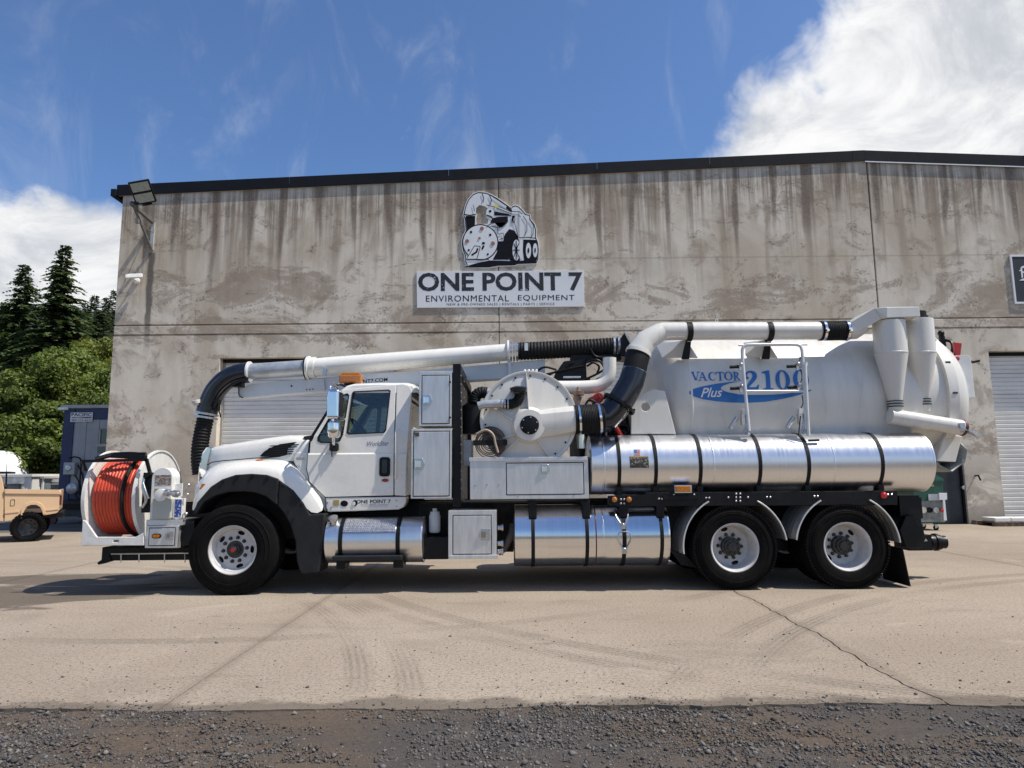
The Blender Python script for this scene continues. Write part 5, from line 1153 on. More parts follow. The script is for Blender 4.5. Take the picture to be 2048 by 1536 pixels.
MB().pbox(1049, 686, 1056, 701, BY - .135, .004).build('hose_tape', simple('pale_tape', (.6, .65, .66), .5), ch)
MB().pprism([(1014, 716), (1022, 720), (1021, 800), (1016, 790), (1017, 735)], BY - .06, BY - .04).build('boom_hanger', GREYPAINT, truck)
# turret: black brackets, jib, hydraulics
mb = MB(); mb.pprism([(1243, 675), (1250, 664), (1258, 672), (1263, 686), (1262, 714), (1240, 712)], BY - .16, BY + .35); mb.build('turret_head', BLACK, truck, bevel=.015)
MB().pprism([(1248, 663), (1253, 666), (1263, 684), (1260, 686)], BY - .20, BY - .12).build('turret_edge', simple('grey_cap', (.4, .4, .4), .5), truck)
mb = MB(); mb.pprism([(1108, 762), (1110, 748), (1122, 730), (1128, 722), (1152, 720), (1156, 716), (1172, 716), (1174, 766), (1108, 768)], BY - .1, BY + .3); jb = mb.build('boom_knuckle', BLACK, truck, bevel=.015)
mb = MB(); mb.bar(bz(1060, 762), bz(1180, 762), .10); mb.bar(bz(1056, 752), bz(1075, 752), .12); mb.bar(bz(1140, 718), bz(1240, 716), .14, .10); mb.build('boom_pedestal', BLACK, truck, bevel=.01)
MB().pbox(1126, 752, 1162, 757, BY - .13, .06).build('hydraulic_ram', STEEL, jb, bevel=.01)
for L in ([(1068, 768), (1075, 745), (1090, 737), (1112, 742)], [(1082, 770), (1084, 755), (1105, 748), (1150, 738)], [(1090, 768), (1098, 752), (1125, 742), (1165, 735)], [(1170, 728), (1190, 722), (1204, 733), (1206, 752), (1190, 762)], [(1172, 735), (1185, 728), (1196, 736), (1192, 750)], [(1160, 764), (1180, 756), (1196, 748), (1212, 738)], [(1178, 700), (1190, 716), (1215, 718), (1240, 720)], [(1128, 745), (1136, 732), (1146, 728)]):
    MB().tube(spline([bz(x, y) + Vector((0, -.12, 0)) for x, y in L], 6), .016, 8).build('hydraulic_hose', BLACK, truck, smooth=50)
mb = MB(); mb.tube([bz(1058, 752), bz(1019, 795)], .014, 6); mb.tube(spline([bz(1022, 751), bz(1032, 760), bz(1036, 750), bz(1040, 748)], 4), .012, 6); mb.build('pull_rope', BLACK, truck, smooth=50)
# white J pipe
jy = 9.25
mb = MB(); mb.tube(spline([at(1000, 783, jy), at(1060, 775, jy), at(1130, 775, jy), at(1178, 774, jy), at(1200, 770, jy), at(1214, 758, jy), at(1219, 742, jy), at(1219, 716, jy)], 7), .092, 26); jp = mb.build('return_pipe', WHITE, truck, smooth=40)
# engine-bay clutter behind the funnel
mb = MB(); q = at(1155, 800, 8.95); mb.cyl(at(1156, 792, 8.95), at(1150, 815, 8.95), .055, 12); mb.lathe(at(1157, 786, 8.95), (0, 0, 1), [(-.03, .055), (-.03, .075), (.02, .075), (.03, .03), (.08, .02), (.08, 0)], 14); mb.build('exhaust_stub', simple('rusty_brown_metal', (.20, .13, .10), .65, .2, .25, 10), truck, smooth=40)
MB().box((at(1158, 850, 9.0).x, 9.0, 1.2), (at(1262, 850, 9.0).x, 10.6, at(1200, 815, 9.0).z)).build('auxiliary_engine', DARKVOID, truck, bevel=.05)
mb = MB(); mb.cyl(at(1197, 796, 8.9), at(1197, 796, 8.9) + Vector((0, .3, 0)), .07, 16); mb.bar(at(1178, 800, 8.95), at(1200, 792, 8.9), .05); mb.build('red_valve', REDP, truck, smooth=40)
mb = MB(); mb.cyl(at(1213, 828, 8.85), at(1243, 872, 8.85), .035, 12); mb.build('red_strut', REDP, truck, smooth=40)
MB().lathe((at(1162, 880, 8.7).x, 8.70, at(1162, 897, 8.7).z), (0, 0, 1), [(0, .05), (.26, .055), (.26, 0)], 20).build('chrome_cylinder', CHROME, truck, smooth=40)
for L, rr_, m_ in (([(1180, 868), (1184, 846), (1200, 838), (1214, 850), (1220, 868)], .018, BLACK), ([(1196, 868), (1206, 852), (1222, 846), (1236, 858)], .014, RUSTY), ([(1172, 830), (1186, 850), (1204, 858), (1250, 862)], .016, BLACK), ([(1228, 866), (1240, 850), (1254, 852), (1258, 868)], .02, BLACK), ([(1168, 815), (1178, 800), (1192, 806), (1198, 822)], .014, BLACK)):
    MB().tube(spline([at(x, y, 8.86) for x, y in L], 6), rr_, 8).build('fluid_hose', m_, truck, smooth=50)
for px, py, s_, m_ in ((1192, 855, .05, RUSTY), (1212, 862, .045, STEEL), (1236, 862, .06, BLACK), (1178, 858, .05, STEEL), (1250, 866, .05, BLACK)):
    q = at(px, py, 8.9); MB().lathe(q, (0, 0, 1), [(-s_*1.4, s_*.5), (-s_*.5, s_*.6), (-s_*.5, s_), (s_*.4, s_), (s_*.5, s_*.4), (s_*1.2, s_*.4), (s_*1.2, 0)], 12).build('valve_body', m_, truck, smooth=40)
mb = MB(); r3 = random.Random(8)
for k in range(14):
    q = at(r3.uniform(1175, 1258), r3.uniform(845, 868), r3.uniform(8.8, 9.0)); mb.obox(q, (r3.uniform(.02, .06), 0, 0), (0, .04, 0), (0, 0, r3.uniform(.02, .05)))
mb.build('valve_fittings', HUBG, truck, bevel=.01)['kind'] = 'stuff'
mb = MB()
for k in range(4): mb.ball((at(1062, 756, FY).x + (k - 1.5)*.05, FY + .1, fc_.z + FRd + .03), .02, 8)
for px in (1053, 1064):
    q = at(px, 757, FY + .08); mb.tube([q + Vector((.035*math.cos(a), 0, .05*math.sin(a))) for a in [math.pi*i/8 for i in range(9)]], .012, 8)
mb.build('lifting_eyes', WHITE2, drum, smooth=40)['kind'] = 'stuff'
# blower silencer pipes on the left of the housing
sy = 8.50
mb = MB(); mb.tube(spline([at(962, 812, sy), at(958, 806, sy), at(968, 808, sy), at(1008, 808, sy)], 6) if False else [at(956, 812, sy), at(968, 808.5, sy), at(1008, 807.5, sy)], .052, 20); s1 = mb.build('grey_exhaust_pipe', GALV, truck, smooth=40)
mb = MB(); ribbed(spline([at(1008, 808, sy), at(1022, 808, sy), at(1034, 803, sy), at(1039, 794, sy), at(1039, 786, sy)], 6), .062, .004, .022, mb, 20); mb.build('rubber_elbow', RUBBER, s1, smooth=60)
MB().lathe(at(1037, 788, sy), (0, 0, 1), [(0, .06), (.02, .07), (.025, .105), (.075, .112), (.085, .09), (.10, .05), (.105, 0)], 24).build('rain_cap', BLACKP, s1, smooth=40)
for px in (1004, 1010, 1016): MB().lathe(at(px, 808, sy), (1, 0, 0), [(-.008, .05), (-.008, .067), (.008, .067), (.008, .05)], 22).build('hose_clamp', STEEL, s1, smooth=30)
mb = MB(); ribbed(spline([at(974, 786, 8.85), at(962, 785, 8.85), at(952, 792, 8.85), at(948, 806, 8.85)], 6), .075, .004, .03, mb, 20); mb.build('rubber_elbow', RUBBER, s1, smooth=60)
MB().tube([at(972, 786, 8.85), at(1000, 786, 8.85)], .068, 20).build('intake_pipe', GALV, s1, smooth=40)
mb = MB(); q = at(948, 838, 8.95); mb.lathe((q.x, 8.95, 0), (0, 0, 1), [(at(948, 868, 8.95).z, 0), (at(948, 868, 8.95).z, .15), (at(948, 812, 8.95).z, .155), (at(948, 806, 8.95).z, .10)], 28); mb.build('air_cleaner', PLASTIC, truck, smooth=40)

# ------------------------------------------------ cab
CYN = 8.70
door_o = [(619, 877), (676, 786), (688, 778), (700, 776.5), (789, 768), (787, 990.5), (651, 994), (620, 963), (614.5, 938)]
win = [(695, 864), (704, 786), (707, 783), (773, 779.5), (777, 782), (770, 858), (766, 863.5), (700, 867)]
vent = [(637, 880), (637, 872), (681, 790), (690, 787), (694, 791), (684, 867), (678, 880), (668, 884), (644, 884)]
def lean(o_or_mb, amt=.10, zb=None):
    zb = zb if zb is not None else at(700, 868, CYN).z
    for i, (x, y, z) in enumerate(o_or_mb.v):
        if z > zb: o_or_mb.v[i] = (x, y + amt*(z - zb), z)
    return o_or_mb
def split_mesh(mb, zs_, name):
    me = bpy.data.meshes.new(name); me.from_pydata(mb.v, [], mb.f); bm = bmesh.new(); bm.from_mesh(me)
    for z in zs_: bmesh.ops.bisect_plane(bm, geom=bm.verts[:] + bm.edges[:] + bm.faces[:], plane_co=(0, 0, z), plane_no=(0, 0, 1), dist=1e-5)
    bm.verts.ensure_lookup_table(); out = MB(); out.v = [tuple(v.co) for v in bm.verts]; out.f = [tuple(v.index for v in f.verts) for f in bm.faces]
    bm.free(); bpy.data.meshes.remove(me); return out
zb_ = at(700, 868, CYN).z; zcr = at(700, 906, CYN).z
base_door = MB().pprism(door_o, CYN, CYN + .05, [win, vent])
dsp = split_mesh(base_door, (zb_, zcr, zcr - .016), 'door')
def bend(mb):      # tumblehome above the belt, a raised crease below it
    for i, (x, y, z) in enumerate(mb.v):
        if z > zb_: y += .13*(z - zb_)
        elif z <= zcr - .012: y -= .018
        else: y -= .004*(z < zb_ - .001)
        mb.v[i] = (x, y, z)
    return mb
dsp = bend(dsp)
cab_door = dsp.build('cab_door', WHITE, truck, bevel=.006)
dsp.mirror(YC).build('cab_door', WHITE, truck, bevel=.006)
def pane(poly, y, mat, name, par, both=True):
    mb = lean(MB().pprism(poly, CYN + y, CYN + y + .006), .13); mb.build(name, mat, par)
    if both: mb.mirror(YC).build(name, mat, par)
pane(win, .022, GLASS, 'window_glass', cab_door); pane(vent, .022, GLASS, 'vent_glass', cab_door)
def offs(poly, k):
    cx = sum(p[0] for p in poly)/len(poly); cy = sum(p[1] for p in poly)/len(poly); return [(cx + (x - cx)*k, cy + (y - cy)*k*1.0) for x, y in poly]
for nm, pl_ in (('window_seal', win), ('vent_seal', vent)):
    mb = lean(MB().pprism([(x + (-2.2 if x < sum(p[0] for p in pl_)/len(pl_) else 2.2), y + (-2.0 if y < sum(p[1] for p in pl_)/len(pl_) else 2.2)) for x, y in pl_], CYN - .008, CYN + .03, [pl_]), .13); mb.build(nm, RUBBER, cab_door)
MB().lathe((at(764, 934, CYN).x, CYN - .012, at(764, 934, CYN).z), (0, -1, 0), [(0, 0), (0, .01)], 6)
hx0, hx1 = at(759.5, 934, CYN).x, at(781, 934, CYN).x; hz0, hz1 = at(770, 953, CYN).z, at(770, 914.5, CYN).z
dh = MB().prism(rrect(hx0, hz0, hx1, hz1, .035), CYN - .034, CYN - .012).build('door_handle', BLACK, cab_door, bevel=.008)
MB().prism(rrect(hx0 + .035, hz0 + .04, hx1 - .035, hz1 - .03, .02), CYN - .045, CYN - .033).build('handle_paddle', BLACKP, dh, bevel=.006)
def oval(px, py, rx, ry, Y, name, mat, par): MB().prism([(at(px + rx*math.cos(t_), py + ry*math.sin(t_), Y).x, at(px + rx*math.cos(t_), py + ry*math.sin(t_), Y).z) for t_ in [2*math.pi*i/24 for i in range(24)]], Y - .004, Y).build(name, mat, par)
oval(770.5, 960.5, 9, 5.3, CYN - .0185, 'door_badge', CHROME, cab_door); oval(770.5, 960.5, 7, 3.6, CYN - .023, 'badge_face', REDP, cab_door)
mb = MB(); ptext(mb, 'WorkStar', 734, 883, 778, 892, CYN - .0062, bold=.01, shear=.3, rise=1); mb.build('model_script', simple('blue_grey_chrome', (.20, .24, .32), .3, .4), cab_door)
# door mirror bases
q = at(669, 895, CYN); MB().prism(rrect(q.x - .05, q.z - .05, q.x + .06, q.z + .055, .025), CYN - .06, CYN - .012).build('mirror_foot', PLASTIC, cab_door, bevel=.012)
mb = MB(); mb.tube([(q.x - .02, CYN - .05, q.z - .04), (q.x - .015, CYN - .055, q.z - .12)], .008, 6); mb.build('antenna_stub', BLACK, cab_door)
# side panel behind the door, roof, back, windshield
rear_px = [(791, 768), (806, 766.5), (816, 769), (822, 778), (817, 868), (813, 930), (812, 992), (789, 990.5)]
b_p = bend(split_mesh(MB().pprism(rear_px, CYN + .004, CYN + .05), (zb_, zcr, zcr - .016), 'p'))
cs_ = b_p.build('cab_side', WHITE, truck, bevel=.01); b_p.mirror(YC).build('cab_side', WHITE, truck, bevel=.01)
sill_px = [(651, 995.5), (812.5, 993.5), (812, 1004), (807, 1014), (797, 1019), (655, 1024), (651.5, 1015)]
sl_ = MB().pprism(sill_px, CYN - .012, CYN + .2).build('cab_sill', WHITE, truck, bevel=.012)
MB().pprism(sill_px, CYN - .012, CYN + .2).mirror(YC).build('cab_sill', WHITE, truck, bevel=.012)
mb = MB(); ptext(mb, 'ONE POINT 7', 713, 999.5, 781.5, 1007, CYN - .0135, bold=.018, rise=.5); mb.build('sill_lettering', INK, sl_)
mb = MB(); ptext(mb, 'ENVIRONMENTAL  EQUIPMENT', 722, 1008.5, 777, 1011.5, CYN - .0135); ptext(mb, 'NEW & PRE-OWNED SALES | RENTALS | PARTS | SERVICE', 724, 1012.5, 776, 1014, CYN - .0135); mb.build('sill_small_print', GREYINK, sl_)
oval(710, 1006, 5, 6, CYN - .0125, 'sill_logo', INK, sl_); oval(708, 1007, 3, 4, CYN - .017, 'sill_logo_face', SIGNW, sl_)
oval(688.5, 1007, 7.5, 6, CYN - .0125, 'sill_badge', INK, sl_); MB().pbox(667, 1000, 678, 1011, CYN - .0165, .004).build('sill_sticker', YEL, sl_)
for px, py in ((655, 1005), (663, 1014.5), (793, 1001), (793, 1012.5)): q = at(px, py, CYN - .012); MB().lathe(q, (0, -1, 0), [(0, .012), (.005, .01), (.005, 0)], 10).build('sill_screw', STEEL, sl_)
# roof as a rounded shell
ztop = at(745, 767.5, CYN + .15).z; xr0, xr1 = at(679, 782, CYN).x, at(834, 790, CYN + .1).x
dl = .13*(at(745, 772, CYN).z - zb_); secs = []
for f, z_, cr in ((0.0, -.055, .02), (.06, -.02, .04), (.16, .005, .05), (.5, .012, .055), (.85, .008, .055), (.94, -.015, .045), (1.0, -.09, .02)):
    x = xr0 + (xr1 - xr0)*f; zz = ztop + z_; y0 = CYN + dl
    sec_ = [(x, y0 + .0, ztop - .13), (x, y0 + .01, zz - .035), (x, y0 + .05, zz - .008), (x, y0 + .16, zz + .012), (x, y0 + .5, zz + cr*.7), (x, YC, zz + cr)]
    secs.append(sec_ + [(x, 2*YC - y, z) for x, y, z in sec_[-2::-1]])
mb = MB().loft(secs, cap=True); mb.build('cab_roof', WHITE, truck, smooth=50)
xb_ = at(812, 900, CYN).x; xbt = at(818, 800, CYN + .1).x
bw = MB(); yw0, yw1 = CYN + .02, 2*YC - CYN - .02; zt2 = ztop - .07
# back wall with a window opening, built in the YZ plane
def yz_prism(poly, holes, x0, x1):
    m = MB().prism(poly, x0, x1, holes); m.v = [(y, x, z) for x, y, z in m.v]; m.f = [f[::-1] for f in m.f]; return m
hole = rrect(CYN + .28, zb_ + .12, 2*YC - CYN - .28, ztop - .17, .08)
yz_prism([(yw0, at(812, 992, CYN).z), (yw1, at(812, 992, CYN).z), (yw1, zb_), (yw1 - .12, zt2), (yw0 + .12, zt2), (yw0, zb_)], [hole], xb_ - .03, xb_ + .02).build('cab_back', WHITE, truck, bevel=.02)
yz_prism(hole, [], xb_ - .012, xb_ - .004).build('rear_window', GLASSD, truck)
mb = MB(); mb.tube([(at(815, 870, 8.6).x, CYN + .0, at(815, 862, 8.7).z), (at(815, 870, 8.6).x + .01, CYN - .02, at(815, 872, 8.7).z), (at(804, 955, 8.6).x, CYN - .06, at(804, 955, 8.6).z)], .001, 4)
gh = MB(); gh.tube([at(793.5, 857, CYN - .02), at(792, 862, CYN - .07), at(791.5, 950, CYN - .07), at(791, 957, CYN - .02)], .016, 10); gh.build('grab_handle', WHITE, truck, smooth=50)
# windshield and pillars
w0, w1 = at(618, 878, CYN), at(678, 785, CYN + dl)
mb = MB(); nseg = 8; s0 = []; s1_ = []
for k in range(nseg + 1):
    t_ = k/nseg; y = CYN + .03 + (2*YC - 2*CYN - .06)*t_; bl = .16*math.sin(math.pi*t_)
    s0.append((w0.x - bl, y, w0.z)); y2 = CYN + .03 + dl + (2*YC - 2*CYN - .06 - 2*dl)*t_; s1_.append((w1.x - bl*.7, y2, w1.z))
ws_ = MB().loft([s0, s1_]).build('windshield', glass_mat('windshield_glass', (.45, .55, .5), .2), truck, smooth=60)
for y0, y1 in ((CYN + .015, CYN + .02 + dl), (2*YC - CYN - .015, 2*YC - CYN - .02 - dl)): MB().bar((w0.x + .01, y0, w0.z - .02), (w1.x + .02, y1, w1.z + .02), .06, .045).build('windshield_pillar', BLACK, ws_)
# interior
MB().box((w0.x + .05, CYN + .1, 1.3), (xb_ - .04, 2*YC - CYN - .1, at(700, 900, CYN).z)).build('cab_floor', INTER, truck)
MB().loft([[(w0.x - .1, CYN + .1, zb_ - .15), (w0.x - .1, CYN + .1, zb_ - .02), (w0.x + .42, CYN + .1, zb_ + .05), (w0.x + .45, CYN + .1, zb_ - .2)], [(w0.x - .1, 2*YC - CYN - .1, zb_ - .15), (w0.x - .1, 2*YC - CYN - .1, zb_ - .02), (w0.x + .42, 2*YC - CYN - .1, zb_ + .05), (w0.x + .45, 2*YC - CYN - .1, zb_ - .2)]], closed=True, cap=True).build('dashboard', INTER, truck)
for yy in (9.15, 10.35):
    st_ = MB().box((xb_ - .62, yy - .25, 1.7), (xb_ - .12, yy + .25, 1.92)).build('seat', INTER, truck, bevel=.05)
    MB().obox((xb_ - .20, yy, 2.22), (.07, 0, .02), (0, .24, 0), (-.08, 0, .33)).build('backrest', INTER, st_, bevel=.05)
sw_c = Vector((w0.x + .58, 9.15, zb_ + .06)); ax_ = Vector((.75, 0, .65)).normalized(); u_ = Vector((0, 1, 0)); v_ = ax_.cross(u_)
mb = MB(); mb.tube([sw_c + (u_*math.cos(a) + v_*math.sin(a))*.22 for a in [2*math.pi*i/28 for i in range(28)]], .015, 8, closed=True); mb.bar(sw_c - u_*.2, sw_c + u_*.2, .03); mb.bar(sw_c, sw_c - ax_*.25, .05); mb.build('steering_wheel', BLACK, truck, smooth=50)
# beacon
q0 = at(700, 756, 9.0); be = MB().pbox(677, 748.5, 723, 766, 9.0, .12).build('amber_beacon', AMBER, truck, bevel=.02)
MB().pbox(682, 745.5, 719, 749, 9.02, .08).build('beacon_lid', AMBER, be, bevel=.01)
mb = MB(); mb.pbox(688, 766, 716, 773, 9.05, .2); mb.lathe((at(712, 775, 8.95).x, 9.0, at(712, 776, 8.95).z), (.05, 0, 1), [(-.01, 0), (-.01, .16), (.03, .14), (.05, .06), (.05, 0)], 20); mb.tube(spline([at(668, 771, 8.7), at(680, 769, 8.75), at(695, 774, 8.85), at(712, 776, 8.9)], 5), .016, 8); mb.build('beacon_mount', BLACK, be, smooth=40)
# mirrors
MX = 8.42; mz0 = at(670, 838, MX); mz1 = at(670, 778, MX)
mb = MB(); xm0, xm1 = at(655, 800, MX).x, at(680, 800, MX).x
o = MB().box((xm0, MX - .05, at(668, 838, MX).z), (xm1, MX + .13, at(668, 779, MX).z)).build('mirror', CHROME, truck, bevel=.035, seg=4)
MB().box((xm1 - .006, MX - .02, at(668, 836, MX).z + .02), (xm1 + .012, MX + .12, at(668, 781, MX).z - .02)).build('mirror_back_shell', PLASTIC, o, bevel=.01)
o2 = MB().lathe((at(667, 858, MX).x, MX + .03, 0), (0, 0, 1), [(at(667, 876, MX).z, 0), (at(667, 876, MX).z, .05), (at(667, 872, MX).z, .075), (at(667, 860, MX).z, .085), (at(667, 846, MX).z, .08), (at(667, 842, MX).z, .05), (at(667, 842, MX).z, 0)], 22).build('convex_mirror', CHROME, truck, smooth=40)
mb = MB(); mb.tube(spline([at(676, 778, 8.8), at(668, 768, 8.6), at(661, 772, 8.45), at(660, 780, MX)], 5), .014, 8); mb.tube([at(666, 836, MX), at(666, 848, MX)], .02, 8); mb.tube(spline([at(667, 872, MX), at(667, 886, 8.5), at(669, 893, 8.66)], 5), .018, 8); mb.tube([at(668, 842, MX + .02), at(690, 838, 8.72)], .016, 8); mb.build('mirror_bracket', CHROME, o, smooth=50)

# ------------------------------------------------ hood and front fender
hst = [(417, 893.5, 930, 9.02), (424, 891.5, 924, 8.97), (445, 888, 921, 8.93), (471, 884.5, 919, 8.88), (505, 879, 916, 8.84), (540, 874, 914, 8.81), (573, 870.5, 912, 8.785), (600, 871.5, 914, 8.76), (615, 874, 925, 8.745)]
secs = []
for px, yt, ys_, yy in hst:
    x = at(px, ys_, yy).x; zs_ = at(px, ys_, yy).z - .01; zt_2 = at(px, yt, yy + .25).z
    hh = zt_2 - zs_
    s_ = [(x, yy, zs_ - .05), (x, yy + .002, zs_ + hh*.35), (x, yy + .018, zs_ + hh*.68), (x, yy + .06, zs_ + hh*.88), (x, yy + .14, zs_ + hh*.97), (x, yy + .30, zt_2 + .008), (x, yy + .55, zt_2 + .025), (x, YC, zt_2 + .035)]
    secs.append(s_ + [(a, 2*YC - y, z) for a, y, z in s_[-2::-1]])
hd_ = MB().loft(secs, cap=True).build('hood', WHITE, truck, smooth=60)
A_ = [(387, 1025), (394, 1005), (421, 974), (444, 959), (471, 950), (502, 948), (532, 950), (560, 962), (587, 981), (607, 1006), (620, 1029)]
B_ = [(384, 1018), (388, 992), (408, 963), (436, 946), (468, 936.5), (502, 932), (535, 933), (570, 940), (602, 957), (630, 987), (650, 1025)]
B2 = [(386, 1008), (390, 980), (408, 952), (434, 936), (468, 928), (502, 924.5), (535, 923.5), (568, 928), (598, 943), (622, 975), (645, 1000)]
C_ = [(392, 998), (396, 970), (410, 942), (430, 928), (468, 921), (502, 917.5), (535, 915.5), (565, 914), (592, 920), (612, 950), (622, 966)]
fsec = [px_path(A_, 8.53), px_path(B_, 8.55), px_path(B2, 8.64), px_path(C_, 8.84), px_path(C_, 9.1)]
fm = MB().loft(fsec); MB().pprism([(619.5, 876), (622, 876), (617.2, 938), (622, 962), (653, 993), (651, 995.5), (618.5, 964.5), (612.5, 938)], CYN - .004, CYN + .02).build('door_gap_strip', RUBBER, truck); fen = fm.build('front_fender', WHITE, truck, smooth=70, sub=1); fm.mirror(YC).build('front_fender', WHITE, truck, smooth=70, sub=1)  # dark strip along the door edge stands in for the shaded gap
MB().pprism([(616, 905), (614.5, 940), (620, 963), (650, 994), (651, 1024), (640, 1010), (622, 976), (604, 950), (588, 925), (586, 905)], 8.72, 9.0).build('cowl_panel', WHITE, truck, bevel=.01)
inner = [(392, 1028), (407, 1005), (431, 991), (458, 984), (485, 983), (509, 985), (532, 993), (553, 1010)]
outer = [(387, 1024), (394, 1004.5), (421, 973.5), (444, 958.5), (471, 949.5), (502, 947.5), (532, 949.5), (556, 958)]
fm = MB().pprism(outer + inner[::-1], 8.49, 8.95); flr = fm.build('fender_flare', PLASTIC, truck, bevel=.012); fm.mirror(YC).build('fender_flare', PLASTIC, truck, bevel=.012)
fm = MB().pprism([(557, 958.5), (587, 980.5), (607, 1005.5), (620, 1029), (649, 1027), (648, 1060), (643, 1110), (637, 1146), (607, 1148), (599, 1143), (593, 1123), (590, 1082), (580, 1049), (567, 1026), (554, 1011)], 8.52, 8.95); fm.build('rear_mud_guard', PLASTIC, truck, bevel=.018); fm.mirror(YC).build('rear_mud_guard', PLASTIC, truck, bevel=.018)
for px, py in ((446, 964), (474, 955), (504, 953), (534, 957), (565, 972), (592, 996), (602, 1010)):
    q = at(px, py, 8.49); MB().prism([(q.x - .022, q.z + .02), (q.x + .022, q.z + .02), (q.x + .010, q.z - .028), (q.x - .010, q.z - .028)], 8.478, 8.492).build('flare_clip', BLACK, flr, bevel=.006)
vent_px = [(519, 912.5), (528, 903), (540, 895.5), (560, 888), (585, 884.5), (603, 883), (599, 893), (592, 902), (580, 909), (560, 913), (540, 913.5)]
vn = MB().pprism(vent_px, 8.785, 8.82).build('hood_vent', BLACK, hd_, bevel=.006)
for k in range(5):
    y_ = 890 + k*4.6; MB().pprism([(532 - k*2.4 + 8, y_ + 1), (598 - k*3.4, y_ - 2.0), (597 - k*3.4, y_), (531 - k*2.4 + 8, y_ + 3)], 8.774, 8.79).build('vent_louvre', PLASTIC, vn)
MB().tube(px_path([(414, 930), (424, 924.5), (445, 921.5), (471, 919.5), (505, 916.5), (540, 914.5), (573, 912.5), (600, 914.5), (614, 926)], 8.80), .006, 6).build('hood_seam', RUBBER, hd_); q = at(519, 922.5, 8.72); MB().ball(q + Vector((0, .02, 0)), .065, 16, (1, .5, .42)).build('fender_marker', AMBER, fen, smooth=60)
MB().pbox(592, 915, 608, 920, 8.70, .004).build('hood_badge', picture_mat('worn_badge_print', ((.10, .13, .20), (.45, .46, .48), (.62, .61, .58)), 150), hd_)
mb = MB().pprism([(420, 893), (424, 897), (417, 925), (412, 955), (404, 972), (394, 972), (397, 935), (404, 905), (412, 894)], 9.02, 2*YC - 9.02); gr = mb.build('grille', CHROME, truck, bevel=.02)
hl = MB().loft([px_path([(391, 986), (393, 970), (402, 958), (420, 952), (428, 951)], 8.66), px_path([(389, 990), (391, 976), (402, 966), (420, 957), (430, 953)], 8.60), px_path([(392, 994), (396, 985), (406, 977), (418, 966), (430, 956)], 8.56)])
h_o = hl.build('headlight', CLEARL, truck, smooth=60); MB().pprism([(398, 978), (404, 967), (413, 968), (404, 979)], 8.555, 8.57).build('turn_lens', AMBER, h_o, bevel=.004)
MB().pprism([(384, 1023), (396, 1028), (440, 1022), (440, 1028), (398, 1034), (384, 1029)], 8.6, 9.1).build('fender_brace', BLACK, truck)

# ------------------------------------------------ front hose reel
ry, rz, rr = 9.15, 1.175, .605
fx_ = lambda px, Y: (px - 1024)/1361*Y*1.01
x_l = at(165.5, 995, ry - rr).x + .0; x_r = at(361, 990, ry + rr).x
reel = MB().cyl((x_l + .01, ry, rz), (x_r - .01, ry, rz), .42, 40).build('hose_reel', WHITEREEL, truck, smooth=40)
def flange(x, name):
    mb = MB(); mb.lathe((x, ry, rz), (1, 0, 0), [(-.008, .0), (-.008, rr - .03), (-.022, rr - .02), (-.022, rr), (.022, rr), (.022, rr - .02), (.008, rr - .03), (.008, 0)], 72); return mb.build(name, WHITEREEL, reel, smooth=30)
flange(x_l, 'reel_flange'); flange(x_r, 'reel_flange')
pts = []; turns = 13; hr = .0235; w_ = x_r - x_l - .09; rw = .475
for i in range(turns*48 + 1):
    a = 2*math.pi*i/48; pts.append((x_l + .045 + w_*i/(turns*48), ry + rw*math.cos(a), rz + rw*math.sin(a)))
MB().tube(pts, hr, 9).build('orange_hose', ORANGE, reel, smooth=70)
mb = MB()
for dx, r2 in ((.60, .012),):
    mb.tube([(x_l + .045 + w_*dx/.72*.86 + .004*math.sin(3*a), ry + (rw + .035)*math.cos(a), rz + (rw + .035)*math.sin(a)) for a in [2*math.pi*i/60 for i in range(60)]], .026, 8, closed=True)
mb.build('black_leader_hose', RUBBER, reel, smooth=60)
# side plates, level-wind frame
pl_ = [(162, 1091), (165, 1040), (171, 1042), (193, 1074), (271, 1074), (287, 1065), (288, 1091)]
sp_ = MB().pprism(pl_, 8.47, 8.50, [[(226, 1080), (237, 1080), (237, 1085), (226, 1085)]]).build('reel_side_plate', WHITEREEL, truck, bevel=.006)
MB().box((at(165, 1080, 8.5).x, 8.5, at(200, 1091, 8.5).z), (at(288, 1080, 8.5).x, 9.85, at(200, 1087, 8.5).z)).build('reel_base', WHITEREEL, truck)
fr2 = MB(); fr2.bar(at(165, 922.5, 8.58), at(295, 919.5, 8.58), .035); fr2.bar(at(293, 919, 8.58), at(300, 946, 8.58), .035); fr2.bar(at(165, 922, 8.58), at(172, 942, 8.62), .03); fr2.tube(spline([at(192, 918, 8.6), at(225, 910, 8.75), at(258, 908, 8.9), at(290, 910, 8.8)], 6), .03, 8); fr2.bar(at(228, 909, 8.75), at(292, 908, 8.8), .045); fr2.bar(at(225, 912, 8.7), at(292, 915, 8.6), .05)
fr2.build('level_wind_bar', BLACK, truck)
mb = MB(); mb.box((at(287, 980, 8.55).x, 8.52, at(297, 1025, 8.55).z), (at(304, 980, 8.55).x, 8.62, at(297, 945, 8.55).z)); mb.bar(at(289, 955, 8.5), at(303, 945, 8.5), .05); mb.build('level_wind_arm', BLACK, truck, bevel=.006)
mb = MB(); mb.tube(spline([at(289, 952, 8.5), at(286, 975, 8.48), at(292, 1000, 8.48), at(285, 1015, 8.5)], 5), .018, 8); mb.tube(spline([at(286, 965, 8.48), at(292, 985, 8.46), at(297, 997, 8.48)], 5), .014, 8); mb.build('arm_linkage', STEEL, truck, smooth=50)
